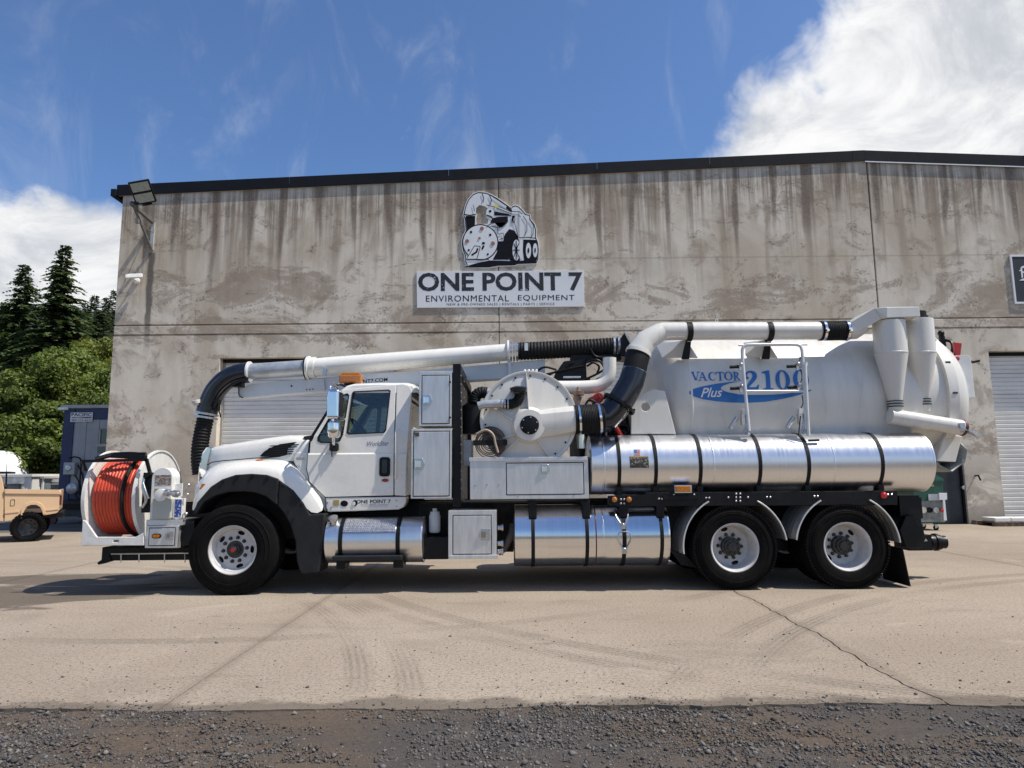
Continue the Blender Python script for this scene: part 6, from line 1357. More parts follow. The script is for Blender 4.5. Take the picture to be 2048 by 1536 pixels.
# motor bracket: rounded plate
Q0 = 8.52; q = at(324, 960, Q0); rad_ = (at(345, 960, Q0).x - at(304.5, 960, Q0).x)/2
arch = [(q.x + rad_*math.cos(t_), at(324, 956, Q0).z + rad_*math.sin(t_)) for t_ in [math.pi*i/16 for i in range(17)]] + [(q.x - rad_, at(324, 1040, Q0).z), (q.x + rad_, at(324, 1040, Q0).z)]
mp = MB().prism(arch, Q0, Q0 + .02).build('motor_bracket', WHITEREEL, truck, bevel=.005)
MB().prism([(x, z) for x, z in arch], Q0 + .02, Q0 + .2).build('bracket_web', WHITEREEL, mp)
MB().pbox(310, 950, 342, 971, Q0 - .003, .003).build('caution_label', LABEL, mp); MB().pbox(309, 977, 317, 987, Q0 - .003, .003).build('small_label', YEL, mp)
MB().pbox(304.5, 997, 341, 1037, Q0 - .06, .06).build('gear_guard', simple('grey_green_guard', (.40, .41, .37), .5, 0, .06), mp, bevel=.008)
mb = MB(); c_ = at(326, 990, Q0 - .02); mb.lathe(c_ + Vector((.0, -.02, 0)), (0, -1, 0), [(-.02, .075), (.05, .075), (.055, .06), (.055, 0)], 24); mb.build('bearing_block', WHITEREEL, mp, smooth=40)
mb = MB(); mb.lathe(at(331, 985, Q0 - .08), (1, -.2, -.1), [(0, .04), (.05, .045), (.055, .03), (.12, .03), (.12, .045), (.17, .045), (.175, .02), (.2, .02), (.2, 0)], 18); mb.build('swivel_joint', STEEL, mp, smooth=40)
MB().pbox(339, 967, 364, 1000, 8.60, .02).build('control_plate', WHITEREEL, truck, bevel=.004)
cb_ = MB().pbox(345.5, 997, 364, 1037, 8.52, .10).build('control_box', WHITEREEL, truck, bevel=.006); MB().pbox(349.5, 999, 362.5, 1034, 8.516, .004).build('control_label', picture_mat('blue_control_print', ((.015, .05, .26), (.02, .07, .32), (.5, .55, .6)), 70), cb_)
mb = MB(); mb.tube([at(364, 994, 8.55), at(374, 994, 8.52), at(375, 990, 8.52)], .012, 8); mb.ball(at(375, 989, 8.52), .02, 8); mb.tube([at(368, 984, 8.56), at(376, 972, 8.52)], .008, 6); mb.ball(at(377, 970, 8.52), .022, 8); mb.ball(at(372, 1028, 8.52), .028, 8); mb.tube([at(364, 1028, 8.56), at(371, 1028, 8.53)], .012, 6); mb.build('control_levers', STEEL, truck, smooth=50)['kind'] = 'stuff'
tb = tool_box(290.5, 1052, 355, 1096, 8.47, .5, (297, 1055, 350, 1092), (339, 1072), True, .85, 'front_tool_box')
MB().pbox(292, 1039.5, 365, 1051, 8.50, .5).build('tread_plate_top', ALU, tb, bevel=.006)
mb = MB(); qa = at(313.5, 1072, 8.466); mb.prism(rrect(qa.x - .055, qa.z - .028, qa.x + .055, qa.z + .028, .027), 8.452, 8.467); fl_ = mb.build('side_flasher', BLACK, tb); MB().prism(rrect(qa.x - .043, qa.z - .018, qa.x + .043, qa.z + .018, .0175), 8.444, 8.453).build('lens', AMBER, fl_, bevel=.005)
MB().pprism([(355, 1050), (384, 1044), (388, 1040), (392, 1088), (356, 1096)], 8.56, 9.0).build('bumper_end', BLACK, truck, bevel=.02)
mb = MB(); mb.box((at(207, 1105, 8.7).x, 8.66, at(300, 1120, 8.7).z), (at(392, 1105, 8.7).x, 10.6, at(300, 1093, 8.7).z)); mb.build('bumper_frame', BLACK, truck, bevel=.01)
mb = MB(); mb.tube(px_path([(222, 1108), (385, 1106)], 8.62), .010, 6)
for px in (242, 278, 329, 370): mb.tube(px_path([(px, 1108), (px, 1125)], 8.62), .007, 6)
mb.build('hanging_rods', STEEL, truck, smooth=50)['kind'] = 'stuff'
MB().pprism([(193, 1126), (218, 1108), (222, 1122), (196, 1130)], 8.64, 8.8).build('tow_hook', BLACK, truck, bevel=.01)

# ------------------------------------------------ coiled lay-flat hose strapped on the long box
q = at(980, 886, 8.52); LAY = simple('brown_lay_flat_hose', (.085, .062, .050), .6, 0, .35, 14, .4, (.26, .20, .15))
ch_ = thing('coiled_hose', (q.x, 8.55, q.z - .21), 'coil of brown flat hose strapped on the aluminium box beside the round white blower', 'hose')
mb = MB(); sp_pts = []; T_ = 6.3
for i in range(int(T_*40) + 1):
    a = 2*math.pi*i/40; r2 = .055 + .152*(i/(T_*40)) + .004*math.sin(a*2.3); sp_pts.append((q.x + r2*math.cos(a), q.z + r2*math.sin(a)*.98))
V_ = []; F_ = []
for i, (x, z) in enumerate(sp_pts):
    j = .012*math.sin(i*.21); nx_, nz_ = x - q.x, z - q.z; l_ = math.hypot(nx_, nz_)
    o_ = (.0055*nx_/l_, .0055*nz_/l_)
    V_ += [(x - o_[0], 8.51 + j, z - o_[1]), (x + o_[0], 8.51 + j, z + o_[1]), (x + o_[0], 8.61 + j, z + o_[1]), (x - o_[0], 8.61 + j, z - o_[1])]
    if i: F_ += [((i-1)*4 + k, (i-1)*4 + (k+1) % 4, i*4 + (k+1) % 4, i*4 + k) for k in range(4)]
mb.add(V_, F_); mb.build('hose_coil', LAY, ch_, smooth=30)
mb = MB(); mb.box((q.x - .21, 8.485, q.z - .03), (q.x + .215, 8.50, q.z + .035)); mb.build('hose_strap', RUBBER, ch_)
mb = MB(); mb.tube(spline([(q.x - .17, 8.50, q.z + .11), (q.x - .05, 8.485, q.z + .16), (q.x + .04, 8.48, q.z + .10), (q.x + .07, 8.48, q.z - .02), (q.x + .10, 8.485, q.z - .12)], 6), .016, 6); mb.build('hose_end', simple('pale_webbing', (.36, .29, .22), .7), ch_, smooth=50)
# ================================================================== SIGNS ON THE WALL
def ink_worn():
    m, t, b = new_mat('worn_black_print'); p = pos(t)
    n = NOISE(t, p, 16, 6, .75); n2 = NOISE(t, p, 3.0, 3, .5)
    k = MATH(t, 'MULTIPLY', SMOOTH(t, n, .60, .64), SMOOTH(t, n2, .42, .60))
    c = MIXC(t, k, (.014, .014, .018), (.60, .63, .67)); t.links.new(c, b.inputs['Base Color']); b.inputs['Roughness'].default_value = .5
    return m
INKW = ink_worn()
YS = YB - .035
sg = at(1000, 578, YS)
sign = thing('company_sign', (sg.x, YS, sg.z), 'wide white company sign lettered ONE POINT 7 on the concrete wall', 'sign')
board = MB().pprism([(833, 543), (1167, 541), (1169, 613), (834, 615.5)], YS, YB - .004).build('sign_board', SIGNW, sign, bevel=.004)
mb = MB(); ptext(mb, 'ONE POINT 7', 836, 545.5, 1166, 583, YS - .003, bold=.030, rise=1.5); mb.build('title_lettering', INKW, sign)
mb = MB(); ptext(mb, 'ENVIRONMENTAL', 852, 591, 1018, 603.5, YS - .003, bold=.0, space=1.12, rise=.8); mb.build('second_line_lettering', INK, sign)
mb = MB(); ptext(mb, 'EQUIPMENT', 1036, 590.2, 1149, 602.7, YS - .003, bold=.0, space=1.12, rise=.6); mb.build('second_line_lettering', INK, sign)
mb = MB(); ptext(mb, 'NEW & PRE-OWNED SALES | RENTALS | PARTS | SERVICE', 893.5, 606.3, 1109, 612.6, YS - .003, space=1.15, rise=1); mb.build('small_lettering', INK, sign)

# cut-out logo: a caricature of a vacuum truck
lg0 = at(1002, 535, YS)
logo = thing('logo_cutout_sign', (lg0.x, YS, lg0.z), 'black and white cut-out picture of a vacuum truck above the company sign', 'sign')
def LP(L): return [(820 + x/5.689, 370 + y/5.689) for x, y in L]
def circ(cx, cy, rx, ry=None, n=28): ry = ry or rx; return [(cx + rx*math.cos(2*math.pi*i/n), cy + ry*math.sin(2*math.pi*i/n)) for i in range(n)]
outl = [(602, 330), (622, 240), (655, 160), (715, 95), (780, 70), (870, 80), (935, 108), (1000, 145), (1105, 218), (1150, 252), (1165, 232), (1200, 224), (1242, 238), (1290, 285), (1320, 322), (1372, 338), (1377, 385), (1422, 440), (1444, 510), (1440, 590), (1464, 650), (1474, 740), (1468, 845), (1444, 898), (1222, 908), (1200, 922), (1000, 928), (900, 946), (605, 944), (640, 905), (612, 862), (620, 810), (598, 760), (582, 680), (588, 600), (626, 520), (616, 385), (598, 352)]
hole = [(748, 320), (752, 262), (792, 228), (850, 242), (878, 262), (860, 320), (866, 368), (892, 396), (882, 440), (845, 446), (758, 462), (752, 385), (764, 340)]
MB().pprism(LP(outl), YS, YB - .004, [LP(hole)]).build('logo_board', SIGNW, logo, bevel=.003)
LAYER = [YS - .002]
def art(polys, mat, name, holes=()):
    mb = MB(); y = LAYER[0]; LAYER[0] -= .0022 + .00012*len(polys)
    for k, pl in enumerate(polys): mb.pprism(LP(pl), y - .00012*k, y + .0018, [LP(h) for h in (holes[k] if k < len(holes) else ())])
    o = mb.build(name, mat, logo); o['kind'] = 'stuff'; return o
def ribbon(pts, w):
    P_ = [Vector((x, y)) for x, y in pts]; L_, R_2 = [], []
    for i, p in enumerate(P_):
        d = (P_[min(i + 1, len(P_) - 1)] - P_[max(i - 1, 0)]).normalized(); n = Vector((-d.y, d.x))*w/2; L_.append(tuple(p + n)); R_2.append(tuple(p - n))
    return L_ + R_2[::-1]
# inner outline
def shrink(L, k):
    out = []; n = len(L)
    for i in range(n):
        a, b, c = Vector(L[i-1]), Vector(L[i]), Vector(L[(i+1) % n]); d = ((b - a).normalized() + (c - b).normalized()).normalized(); nn = Vector((-d.y, d.x)); out.append(tuple(b + nn*k))
    return out
o1, o2 = shrink(outl, 9), shrink(outl, 19)
ar = lambda L: abs(sum(L[i-1][0]*L[i][1] - L[i][0]*L[i-1][1] for i in range(len(L))))
if ar(o1) > ar(outl): o1, o2 = shrink(outl, -9), shrink(outl, -19)
LAYER[0] = YS - .002
mb = MB(); mb.pprism(LP(o1), YS - .002, YS - .0002, [LP(o2)]); mb.build('print_outline', INK, logo)['kind'] = 'stuff'; LAYER[0] = YS - .0045
art([[(632, 352), (742, 352), (738, 458), (690, 485), (648, 520)], [(995, 640), (1110, 640), (1135, 720), (1125, 850), (940, 850), (990, 760)], [(610, 932), (760, 888), (900, 858), (1200, 866), (1440, 846), (1434, 885), (1215, 896), (1195, 910), (1000, 916), (900, 934)], [(912, 430), (936, 378), (1000, 362), (1112, 356), (1116, 420), (1020, 424)], [(1060, 640), (1080, 560), (1130, 500), (1190, 520), (1230, 590), (1250, 680), (1250, 860), (1180, 890), (1130, 850), (1115, 720)], [(1290, 620), (1440, 625), (1452, 740), (1446, 850), (1300, 872), (1284, 740)], [(1102, 240), (1160, 280), (1160, 310), (1090, 262)], [(955, 300), (1120, 330), (1160, 352), (960, 346)], circ(800, 652, 206, 206, 48)], INK, 'print_black')
art([circ(800, 652, 194, 194, 48), circ(1210, 740, 44, 118), circ(1348, 745, 30, 88), circ(1424, 742, 26, 80), [(1246, 620), (1284, 626), (1280, 835), (1250, 840)], circ(912, 310, 44, 52)], SIGNW, 'print_white')
art([[(640, 840), (730, 690), (800, 700), (760, 838)]], SIGNW, 'print_lever')
art([circ(912, 298, 15), ribbon([(875, 345), (915, 355), (940, 380)], 14), circ(836, 662, 18, 14), ribbon([(770, 720), (758, 760), (700, 800)], 20), ribbon([(840, 690), (820, 730)], 22), circ(695, 535, 14), circ(913, 567, 14), circ(668, 740, 12), circ(885, 788, 12), ribbon([(640, 846), (735, 690), (800, 698)], 7), ribbon([(800, 700), (762, 840)], 7), ribbon([(640, 846), (900, 846)], 8), circ(1210, 740, 14, 40), circ(1348, 745, 10, 30), circ(1424, 742, 8, 28)] +
    [ribbon([(1210, 740), (1210 + 40*math.cos(a), 740 + 108*math.sin(a))], 8) for a in [i*math.pi/4 for i in range(8)]] +
    [ribbon(L, w) for L, w in (([(820, 95), (838, 150), (830, 200)], 8), ([(905, 115), (925, 170), (915, 225)], 8), ([(612, 335), (680, 345), (748, 335)], 12), ([(720, 225), (735, 300)], 5), ([(870, 225), (960, 250), (1160, 330)], 7), ([(940, 130), (1100, 235)], 5), ([(1000, 240), (1150, 300)], 5), ([(1160, 300), (1240, 300), (1280, 330)], 6), ([(1240, 300), (1238, 430), (1240, 600)], 5), ([(1160, 360), (1200, 470), (1230, 590)], 5), ([(1290, 350), (1330, 420), (1330, 520), (1300, 580)], 6), ([(1365, 390), (1405, 460), (1400, 560), (1370, 600)], 6), ([(1240, 600), (1340, 595), (1430, 606)], 8), ([(875, 465), (960, 425)], 7), ([(960, 425), (1105, 425), (1020, 485)], 7), ([(930, 470), (1000, 480), (1000, 560)], 8), ([(1010, 560), (1060, 545), (1070, 600), (1020, 620)], 7), ([(1040, 480), (1100, 430)], 10), ([(1165, 350), (1195, 350), (1190, 430), (1160, 425), (1165, 350)], 6))], INK, 'print_lines')
BRN = simple('print_brown_red', (.30, .13, .09), .5); YLW = simple('print_yellow', (.62, .58, .18), .5)
art([circ(818, 495, 22), circ(650, 638, 22), circ(943, 665, 23), circ(790, 605, 15)], BRN, 'print_red_dots'); art([circ(980, 233, 22, 26)], YLW, 'print_yellow_dot')

# dark framed sign cut off by the frame on the right
r0 = at(2018, 508, YS); s2 = thing('framed_wall_sign', (r0.x + 1.2, YS, r0.z), 'black wall sign with a white frame and white gothic lettering at the right edge', 'sign')
zt_, zb2 = at(2020, 510, YS).z, at(2024, 608, YS).z; xa = at(2019, 512, YS).x; xb3 = xa + 2.6
MB().box((xa + .055, YS, zb2 + .055), (xb3 - .055, YB - .003, zt_ - .055)).build('sign_face', simple('charcoal_sign_face', (.022, .023, .028), .5), s2)
fm = MB().prism([(xa, zb2), (xb3, zb2), (xb3, zt_), (xa, zt_)], YS - .012, YB - .004, [[(xa + .055, zb2 + .055), (xb3 - .055, zb2 + .055), (xb3 - .055, zt_ - .055), (xa + .055, zt_ - .055)]]); fm.build('sign_frame', SIGNW, s2, bevel=.006)
cx_, cz_ = at(2047, 546, YS).x, at(2047, 546, YS).z; mb = MB()
def sq(L): mb.prism([(cx_ + a*.012, cz_ + b*.012) for a, b in L], YS - .006, YS - .0005)
sq([(-6, -12), (-2, -10), (-2, 16), (-6, 12)]); sq([(-12, -18), (8, -18), (14, -13), (-4, -13.2)]); sq([(-9, 4), (-6.2, 5), (-6.2, 8), (-10, 6)]); sq([(-1.8, 16), (10, 19), (15, 14), (-1.8, 11.5)]); sq([(10, 13), (15, 13.8), (15, 4), (10, 2)]); sq([(-1.8, 4), (9.8, 2), (9.8, -1), (-1.8, 0)]); sq([(10, 1), (16, -1), (16, -10), (11, -12.8)])
mb.build('gothic_initial', SIGNW, s2)
# ================================================================== BACKGROUND, LEFT OF THE BUILDING
# ---- office trailer
TY = 21.4; TG = simple('grey_siding', (.32, .33, .345), .55, 0, .06, 3); TB = simple('navy_trim', (.020, .034, .092), .5, 0, .1, 3); TGAL = simple('roof_edge_grey', (.38, .37, .36), .6)
tx0, tx1 = at(129, 850, TY).x, XL - .35; tz1 = at(170, 813, TY).z; tz0 = at(150, 998, TY).z; tzb = at(150, 1000, TY).z
trl = thing('office_trailer', ((tx0 + tx1)/2, TY + 4, 0), 'dark grey site-office trailer with navy trim standing in the shade of the building', 'trailer')
MB().box((tx0 + .02, TY + .03, tz0), (tx1, TY + 9, tz1 - .05)).build('trailer_body', TG, trl)
MB().box((tx0 - .12, TY - .06, tz1 - .06), (tx1 + .05, TY + 9.1, tz1 + .05)).build('trailer_roof', TGAL, trl, bevel=.02)
MB().box((tx0, TY, tz1 - .42), (tx1, TY + .028, tz1 - .062)).build('top_band', TB, trl); MB().box((tx0, TY, tz0), (tx1, TY + .028, tz0 + .24)).build('bottom_band', TB, trl)
MB().box((tx0 - .03, TY - .02, tz0 - .02), (tx0 + .30, TY + .031, tz1 - .063)).build('corner_post', TB, trl)
xx = tx0 + .302; k = 0
while xx < tx1 - .05:
    w = min(.20, tx1 - xx); MB().box((xx, TY + (.004 if k % 2 else .012), tz0 + .242), (xx + w - .008, TY + .029, tz1 - .422)).build('siding_panel', TG, trl); xx += .2; k += 1
wx0 = at(199, 870, TY).x
wd = MB().box((wx0, TY - .03, at(205, 905, TY).z), (tx1, TY + .0, at(205, 858, TY).z)).build('window', GLASSD, trl)
for k in range(5): MB().box((wx0 + .02 + k*.26, TY - .06, at(205, 888, TY).z), (wx0 + .06 + k*.26, TY - .03, at(205, 860, TY).z)).build('window_bar', TGAL, wd)
MB().box((wx0 - .05, TY - .07, at(205, 890, TY).z - .05), (tx1, TY - .02, at(205, 890, TY).z + .03)).build('window_sill', TGAL, wd)
sb = MB().pbox(141, 825, 185, 843.5, TY - .03, .02).build('rental_sign', SIGNW, trl)
mb = MB(); ptext(mb, 'PACIFIC', 143, 826, 183.5, 832.5, TY - .032, bold=.02); mb.build('sign_title', INK, sb)
mb = MB(); ptext(mb, '800-225-6539', 143, 838, 183.5, 842.5, TY - .032, bold=.015); mb.build('sign_phone', simple('sign_red_ink', (.22, .05, .06), .5), sb)
MB().pbox(143.5, 833.9, 183, 836.6, TY - .033, .002).build('sign_line', picture_mat('blurred_sign_line', ((.05, .05, .06), (.30, .31, .32), (.55, .56, .57)), 9), sb)
eb_ = MB().pbox(126.5, 925, 149, 949, TY - .16, .14).build('electric_panel', simple('panel_grey', (.36, .38, .37), .5, 0, .06), trl, bevel=.01)
MB().lathe(at(137, 936, TY - .16), (0, -1, 0), [(0, .09), (.03, .09), (.04, .06), (.04, 0)], 18).build('panel_dial', STEEL, eb_)
mt = MB().lathe(at(147, 977, TY - .02), (0, -1, 0), [(0, .17), (.10, .17), (.14, .13), (.16, 0)], 22).build('electric_meter', simple('meter_glass_grey', (.45, .46, .46), .2, .3), trl, smooth=40)
for L in ([(138, 916), (152, 914), (162, 922), (160, 960), (163, 985)], [(150, 950), (158, 965), (160, 990)], [(152, 985), (153, 994), (163, 999)], [(156, 930), (165, 950), (168, 975)]):
    MB().tube(spline([at(x, y, TY - .1) for x, y in L], 6), .022, 6).build('cable', BLACK, trl, smooth=50)
MB().tube([at(117, 818, TY - .1), at(137, 817, TY - .05)], .05, 10).build('drain_pipe', simple('pvc_white', (.75, .74, .70), .5), trl)
mb = MB(); mb.box((tx0 - .4, TY + .2, .45), (tx1, TY + 8, .62)); mb.bar((tx0 + .9, TY + .3, .45), (tx0 + 1.1, TY + .3, -.0), .06); mb.bar((tx0 + .6, TY + .3, .45), (tx0 + .5, TY + .3, .2), .06); mb.bar((tx0 + 2.0, TY + .3, .5), (tx0 + 1.7, TY + .2, 0), .08); mb.build('trailer_frame', BLACK, trl)
MB().box((tx0 - .3, TY + .25, .22), (tx1, TY + .30, tz0)).build('skirt_board', simple('dark_skirt', (.05, .052, .055), .7), trl)
for xw in (tx0 - .25,): MB().lathe((xw, TY + .15, .12), (0, 1, 0), [(0, 0), (0, .12), (.08, .12), (.08, 0)], 16).build('jack_wheel', simple('jack_red', (.10, .03, .025), .6), trl)

# ---- pickup
PYK = 15.9; TAN = simple('tan_truck_paint', (.63, .43, .255), .38, 0, .03, 3, .12, (.3, .2, .12), coat=.3)
pk0 = ground_at(55, 1083); PYK = pk0.y - .05
PIV = Vector((at(55, 1083, PYK).x, PYK, 0)); PSI = R(31)
_at = at
def at(px, py, Y):        # photo pixel -> point on the pickup's own (turned) side plane, in its unturned frame
    d = ray(px, py); n = Vector((-math.sin(PSI), math.cos(PSI), 0)); p0 = PIV + n*(Y - PYK); t = (p0.x*n.x + p0.y*n.y)/(d.x*n.x + d.y*n.y)
    w = Vector((d.x*t, d.y*t, CAM_H + d.z*t)) - PIV; c, s = math.cos(-PSI), math.sin(-PSI)
    return Vector((PIV.x + w.x*c - w.y*s, PIV.y + w.x*s + w.y*c, w.z))
pku = thing('pickup_truck', tuple(PIV), 'tan pickup with a lifted bed and knobbly mud tyres at the left edge', 'pickup')
bed = [(9, 989), (118.5, 989), (119.5, 992), (118.5, 1008), (119, 1013), (116, 1024), (112, 1026.5), (87, 1031), (84.5, 1022), (80, 1014), (73, 1010), (62, 1010), (54, 1013.5), (48, 1023), (43.5, 1037), (30, 1040), (9, 1043)]
bd = MB().pprism(bed, PYK, PYK + .10).build('bed_side', TAN, pku, bevel=.012); MB().pprism(bed, PYK + 1.55, PYK + 1.65).build('bed_side', TAN, pku, bevel=.012)
MB().pprism([(8, 978.5), (119, 979.5), (123, 984), (122.5, 989.5), (9, 988.5)], PYK - .03, PYK + .09).build('bed_rail', TAN, bd, bevel=.02)
MB().pprism([(8, 978.5), (119, 979.5), (123, 984), (122.5, 989.5), (9, 988.5)], PYK + 1.56, PYK + 1.68).build('bed_rail', TAN, bd, bevel=.02)
arch_o = [(92, 1028), (90, 1018), (84, 1008), (75, 1003.5), (61, 1003.5), (51, 1007), (44, 1017), (38, 1036)]; arch_i = [(86, 1030), (84, 1022), (80, 1014), (73, 1010), (62, 1010), (54, 1013.5), (48, 1023), (43.5, 1037)]
MB().pprism(arch_o + arch_i[::-1], PYK - .035, PYK).build('wheel_arch', TAN, bd, bevel=.012)
MB().pprism([(9, 1024), (38, 1021), (38, 1024.5), (9, 1027.5)], PYK - .016, PYK).build('body_crease', TAN, bd, bevel=.006); MB().pprism([(92, 1019), (117, 1016), (117, 1019), (92, 1022)], PYK - .016, PYK).build('body_crease', TAN, bd, bevel=.006)
fxa, fxb = at(20.5, 1006, PYK).x, at(29.5, 1006, PYK).x; fz0, fz1 = at(25, 1012, PYK).z, at(25, 999, PYK).z
MB().prism(rrect(fxa, fz0, fxb, fz1, .02), PYK - .006, PYK, [rrect(fxa + .008, fz0 + .008, fxb - .008, fz1 - .008, .016)]).build('fuel_door_gap', RUBBER, bd)
MB().pprism([(119, 990), (123.5, 991), (122.5, 1010), (119, 1010)], PYK + .0, PYK + .12).build('tail_lamp', simple('dark_red_lamp', (.12, .012, .012), .25), pku, bevel=.008)
gx = at(120, 1000, PYK).x; gz0, gz1 = at(100, 1022, PYK).z, at(100, 980, PYK).z
MB().box((gx - .05, PYK + .12, gz0), (gx, PYK + 1.53, gz1)).build('tailgate', TAN, pku, bevel=.012)
MB().box((at(9, 1000, PYK).x, PYK + .1, gz0 - .03), (gx - .05, PYK + 1.55, gz0 + .05)).build('bed_floor', TAN, pku)
MB().box((gx - .10, PYK + .08, gz0 - .16), (gx + .08, PYK + 1.57, gz0 - .03)).build('rear_bumper', BLACK, pku, bevel=.02)
MB().pprism([(85, 1031), (112, 1027), (117, 1024), (113, 1034), (86, 1036)], PYK + .1, PYK + .3).build('bumper_arm', BLACK, pku)
MB().box((at(-300, 1040, PYK).x, PYK + .35, .52), (gx - .15, PYK + 1.30, .72)).build('chassis', BLACK, pku)
MB().pprism(arch_i + [(43.5, 1044), (86, 1044)], PYK + .32, PYK + .36).build('arch_liner', DARKVOID, pku)
# cab and hood (mostly beyond the frame)
cabp = [(7, 1043), (7.5, 975), (4, 958), (-2, 946), (-20, 925), (-32, 912), (-110, 910), (-150, 972), (-265, 984), (-275, 1000), (-276, 1036), (-250, 1038), (-245, 1022), (-234, 1012), (-212, 1010), (-202, 1018), (-196, 1043)]
cwin = [(-28, 922), (-100, 920), (-126, 968), (-20, 968)]
cb2 = MB().pprism(cabp, PYK + .02, PYK + .10, [cwin]).build('cab_side', TAN, pku, bevel=.012); MB().pprism(cabp, PYK + 1.55, PYK + 1.63, [cwin]).build('cab_side', TAN, pku, bevel=.012)
MB().pprism(cwin, PYK + .05, PYK + .056).build('side_window', GLASSD, cb2)
rx0, rx1, rzz = at(-110, 910, PYK).x, at(-32, 912, PYK).x, at(-70, 911, PYK).z
MB().box((rx0, PYK + .1, rzz - .06), (rx1, PYK + 1.55, rzz - .005)).build('cab_roof', TAN, pku, bevel=.02)
hx0_, hx1_ = at(-272, 985, PYK).x, at(-150, 975, PYK).x; MB().box((hx0_, PYK + .1, at(-200, 984, PYK).z - .4), (hx1_, PYK + 1.55, at(-200, 979, PYK).z - .02)).build('hood', TAN, pku, bevel=.03)
MB().box((at(-150, 975, PYK).x, PYK + .1, at(0, 1040, PYK).z), (at(2, 975, PYK).x, PYK + 1.55, at(0, 985, PYK).z)).build('cab_floor', INTER, pku)
mb = MB(); mb.box((at(-30, 945, PYK).x, PYK + .1, at(0, 947, PYK).z), (at(17, 945, PYK).x, PYK + 1.5, at(0, 943, PYK).z)); mb.build('roof_rack', BLACK, pku, bevel=.01)
mb = MB(); mb.tube([at(13, 945, PYK + .1), at(12, 978, PYK + .1)], .018, 6); mb.tube([at(13, 945, PYK + .1), at(14.5, 892, PYK + .1)], .006, 5); mb.ball(at(10, 973, PYK + .1), .05, 8); mb.build('antenna', BLACK, pku)
def mud_tyre():
    Rr, h = .335, .13; mb = MB(); mb.lathe((0, 0, 0), (0, 1, 0), [(-h + .03, .2), (-h, .24), (-h - .01, .29), (-h + .01, .325), (-h + .03, Rr - .02), (h - .03, Rr - .02), (h - .01, .325), (h + .01, .29), (h, .24), (h - .03, .2)], 48)
    for s in (-1, 1):
        for k in range(26):
            a = 2*math.pi*(k + (.5 if s > 0 else 0))/26; c, e = Vector((math.cos(a), 0, math.sin(a))), Vector((-math.sin(a), 0, math.cos(a)))
            mb.obox(c*(Rr - .015) + Vector((0, s*(h - .045), 0)), c*.020, e*.025, Vector((0, .05, 0))); mb.obox(c*(Rr - .055) + Vector((0, s*(h + .002), 0)), c*.03, e*.017, Vector((0, .012, 0)))
    for k in range(26):
        a = 2*math.pi*(k + .25)/26; c, e = Vector((math.cos(a), 0, math.sin(a))), Vector((-math.sin(a), 0, math.cos(a))); mb.obox(c*(Rr - .014), c*.018, e*.02, Vector((0, .035, 0)))
    me = mb.mesh('tyre', smooth=30); me.materials.append(TYRE)
    rm = MB(); rm.lathe((0, 0, 0), (0, 1, 0), [(-h + .02, .215), (-h + .01, .205), (-h + .03, .19), (-h + .13, .18), (-h + .14, .07), (-h + .09, .065), (-h + .085, 0)], 32)
    for k in range(8):
        a = 2*math.pi*k/8; c = Vector((math.cos(a)*.13, -h + .132, math.sin(a)*.13)); rm.ball(c, .026, 8, (1, .4, 1))
    m2 = rm.mesh('rim', smooth=35); m2.materials.append(BLACKP); return me, m2
MT, MR = mud_tyre()
for px, yy, fl in ((56, PYK + .10, 0), (-222, PYK + .10, 0), (56, PYK + 1.52, 1), (-222, PYK + 1.52, 1)):
    e = bpy.data.objects.new('wheel', None); COL.objects.link(e); e.parent = pku; e.matrix_parent_inverse = Matrix.Translation(-ROOTLOC[pku.name]); e.location = (at(px, 1050, PYK).x, yy, .328); e.rotation_euler = (0, .3, math.pi*fl)
    for nm, me in (('tyre', MT), ('rim', MR)): o = bpy.data.objects.new(nm, me); COL.objects.link(o); o.parent = e

pku.rotation_euler = (0, 0, PSI); at = _at
# ---- white sheds and tank far behind the pickup
SHW = simple('white_corrugated_metal', (.66, .65, .61), .5, 0, .05, 1, .15, (.4, .36, .3)); SHG = simple('shed_window_grey', (.16, .19, .21), .3)
def shed(px0, px1, yt, Y, label, win=None, lean_roof=True):
    x0, x1 = at(px0, 960, Y).x, at(px1, 960, Y).x; z1 = at((px0 + px1)/2, yt, Y).z
    t_ = thing('storage_container', ((x0 + x1)/2, Y + 1.2, 0), label, 'container', 'white containers beyond the pickup')
    mb = MB(); pr = []; x = x0; k = 0
    while x < x1: pr.append((x, .0 if k % 4 in (0, 1) else .045)); x += .085; k += 1
    mb.loft([[(x, Y + d, 0) for x, d in pr], [(x, Y + d, z1 - .1) for x, d in pr]]); mb.box((x0, Y + .05, 0), (x1, Y + 2.4, z1 - .1)); mb.build('corrugated_wall', SHW, t_)
    MB().box((x0 - .06, Y - .06, z1 - .1), (x1 + .06, Y + 2.5, z1)).build('top_rail', SHW, t_, bevel=.01)
    if win:
        w = MB().pbox(win[0], win[1], win[2], win[3], Y - .03, .05).build('window', SHG, t_)
        MB().pbox(win[0] - 1, win[1] - 3, win[2] + 1, win[1] - .5, Y - .25, .25).build('awning', TGAL, w)
    return t_
shed(-120, 63, 949, 25.5, 'long white corrugated container standing directly behind the pickup bed', (10, 968, 38, 985))
shed(88, 122, 959, 26.5, 'lower white container between the glazed booth and the office trailer', (103, 970, 124, 985))
bx0, bx1 = at(64, 960, 26).x, at(86, 960, 26).x; bzz = at(75, 957, 26).z
bt_h = thing('glazed_booth', ((bx0 + bx1)/2, 26.5, 0), 'small grey glazed booth between the two white containers', 'booth')
MB().box((bx0, 26.05, 0), (bx1, 27.5, bzz)).build('booth_body', SHG, bt_h)
for f in (0, .33, .66, 1): x = bx0 + (bx1 - bx0)*f; MB().box((x - .03, 25.98, 0), (x + .03, 26.04, bzz)).build('booth_post', SHW, bt_h)
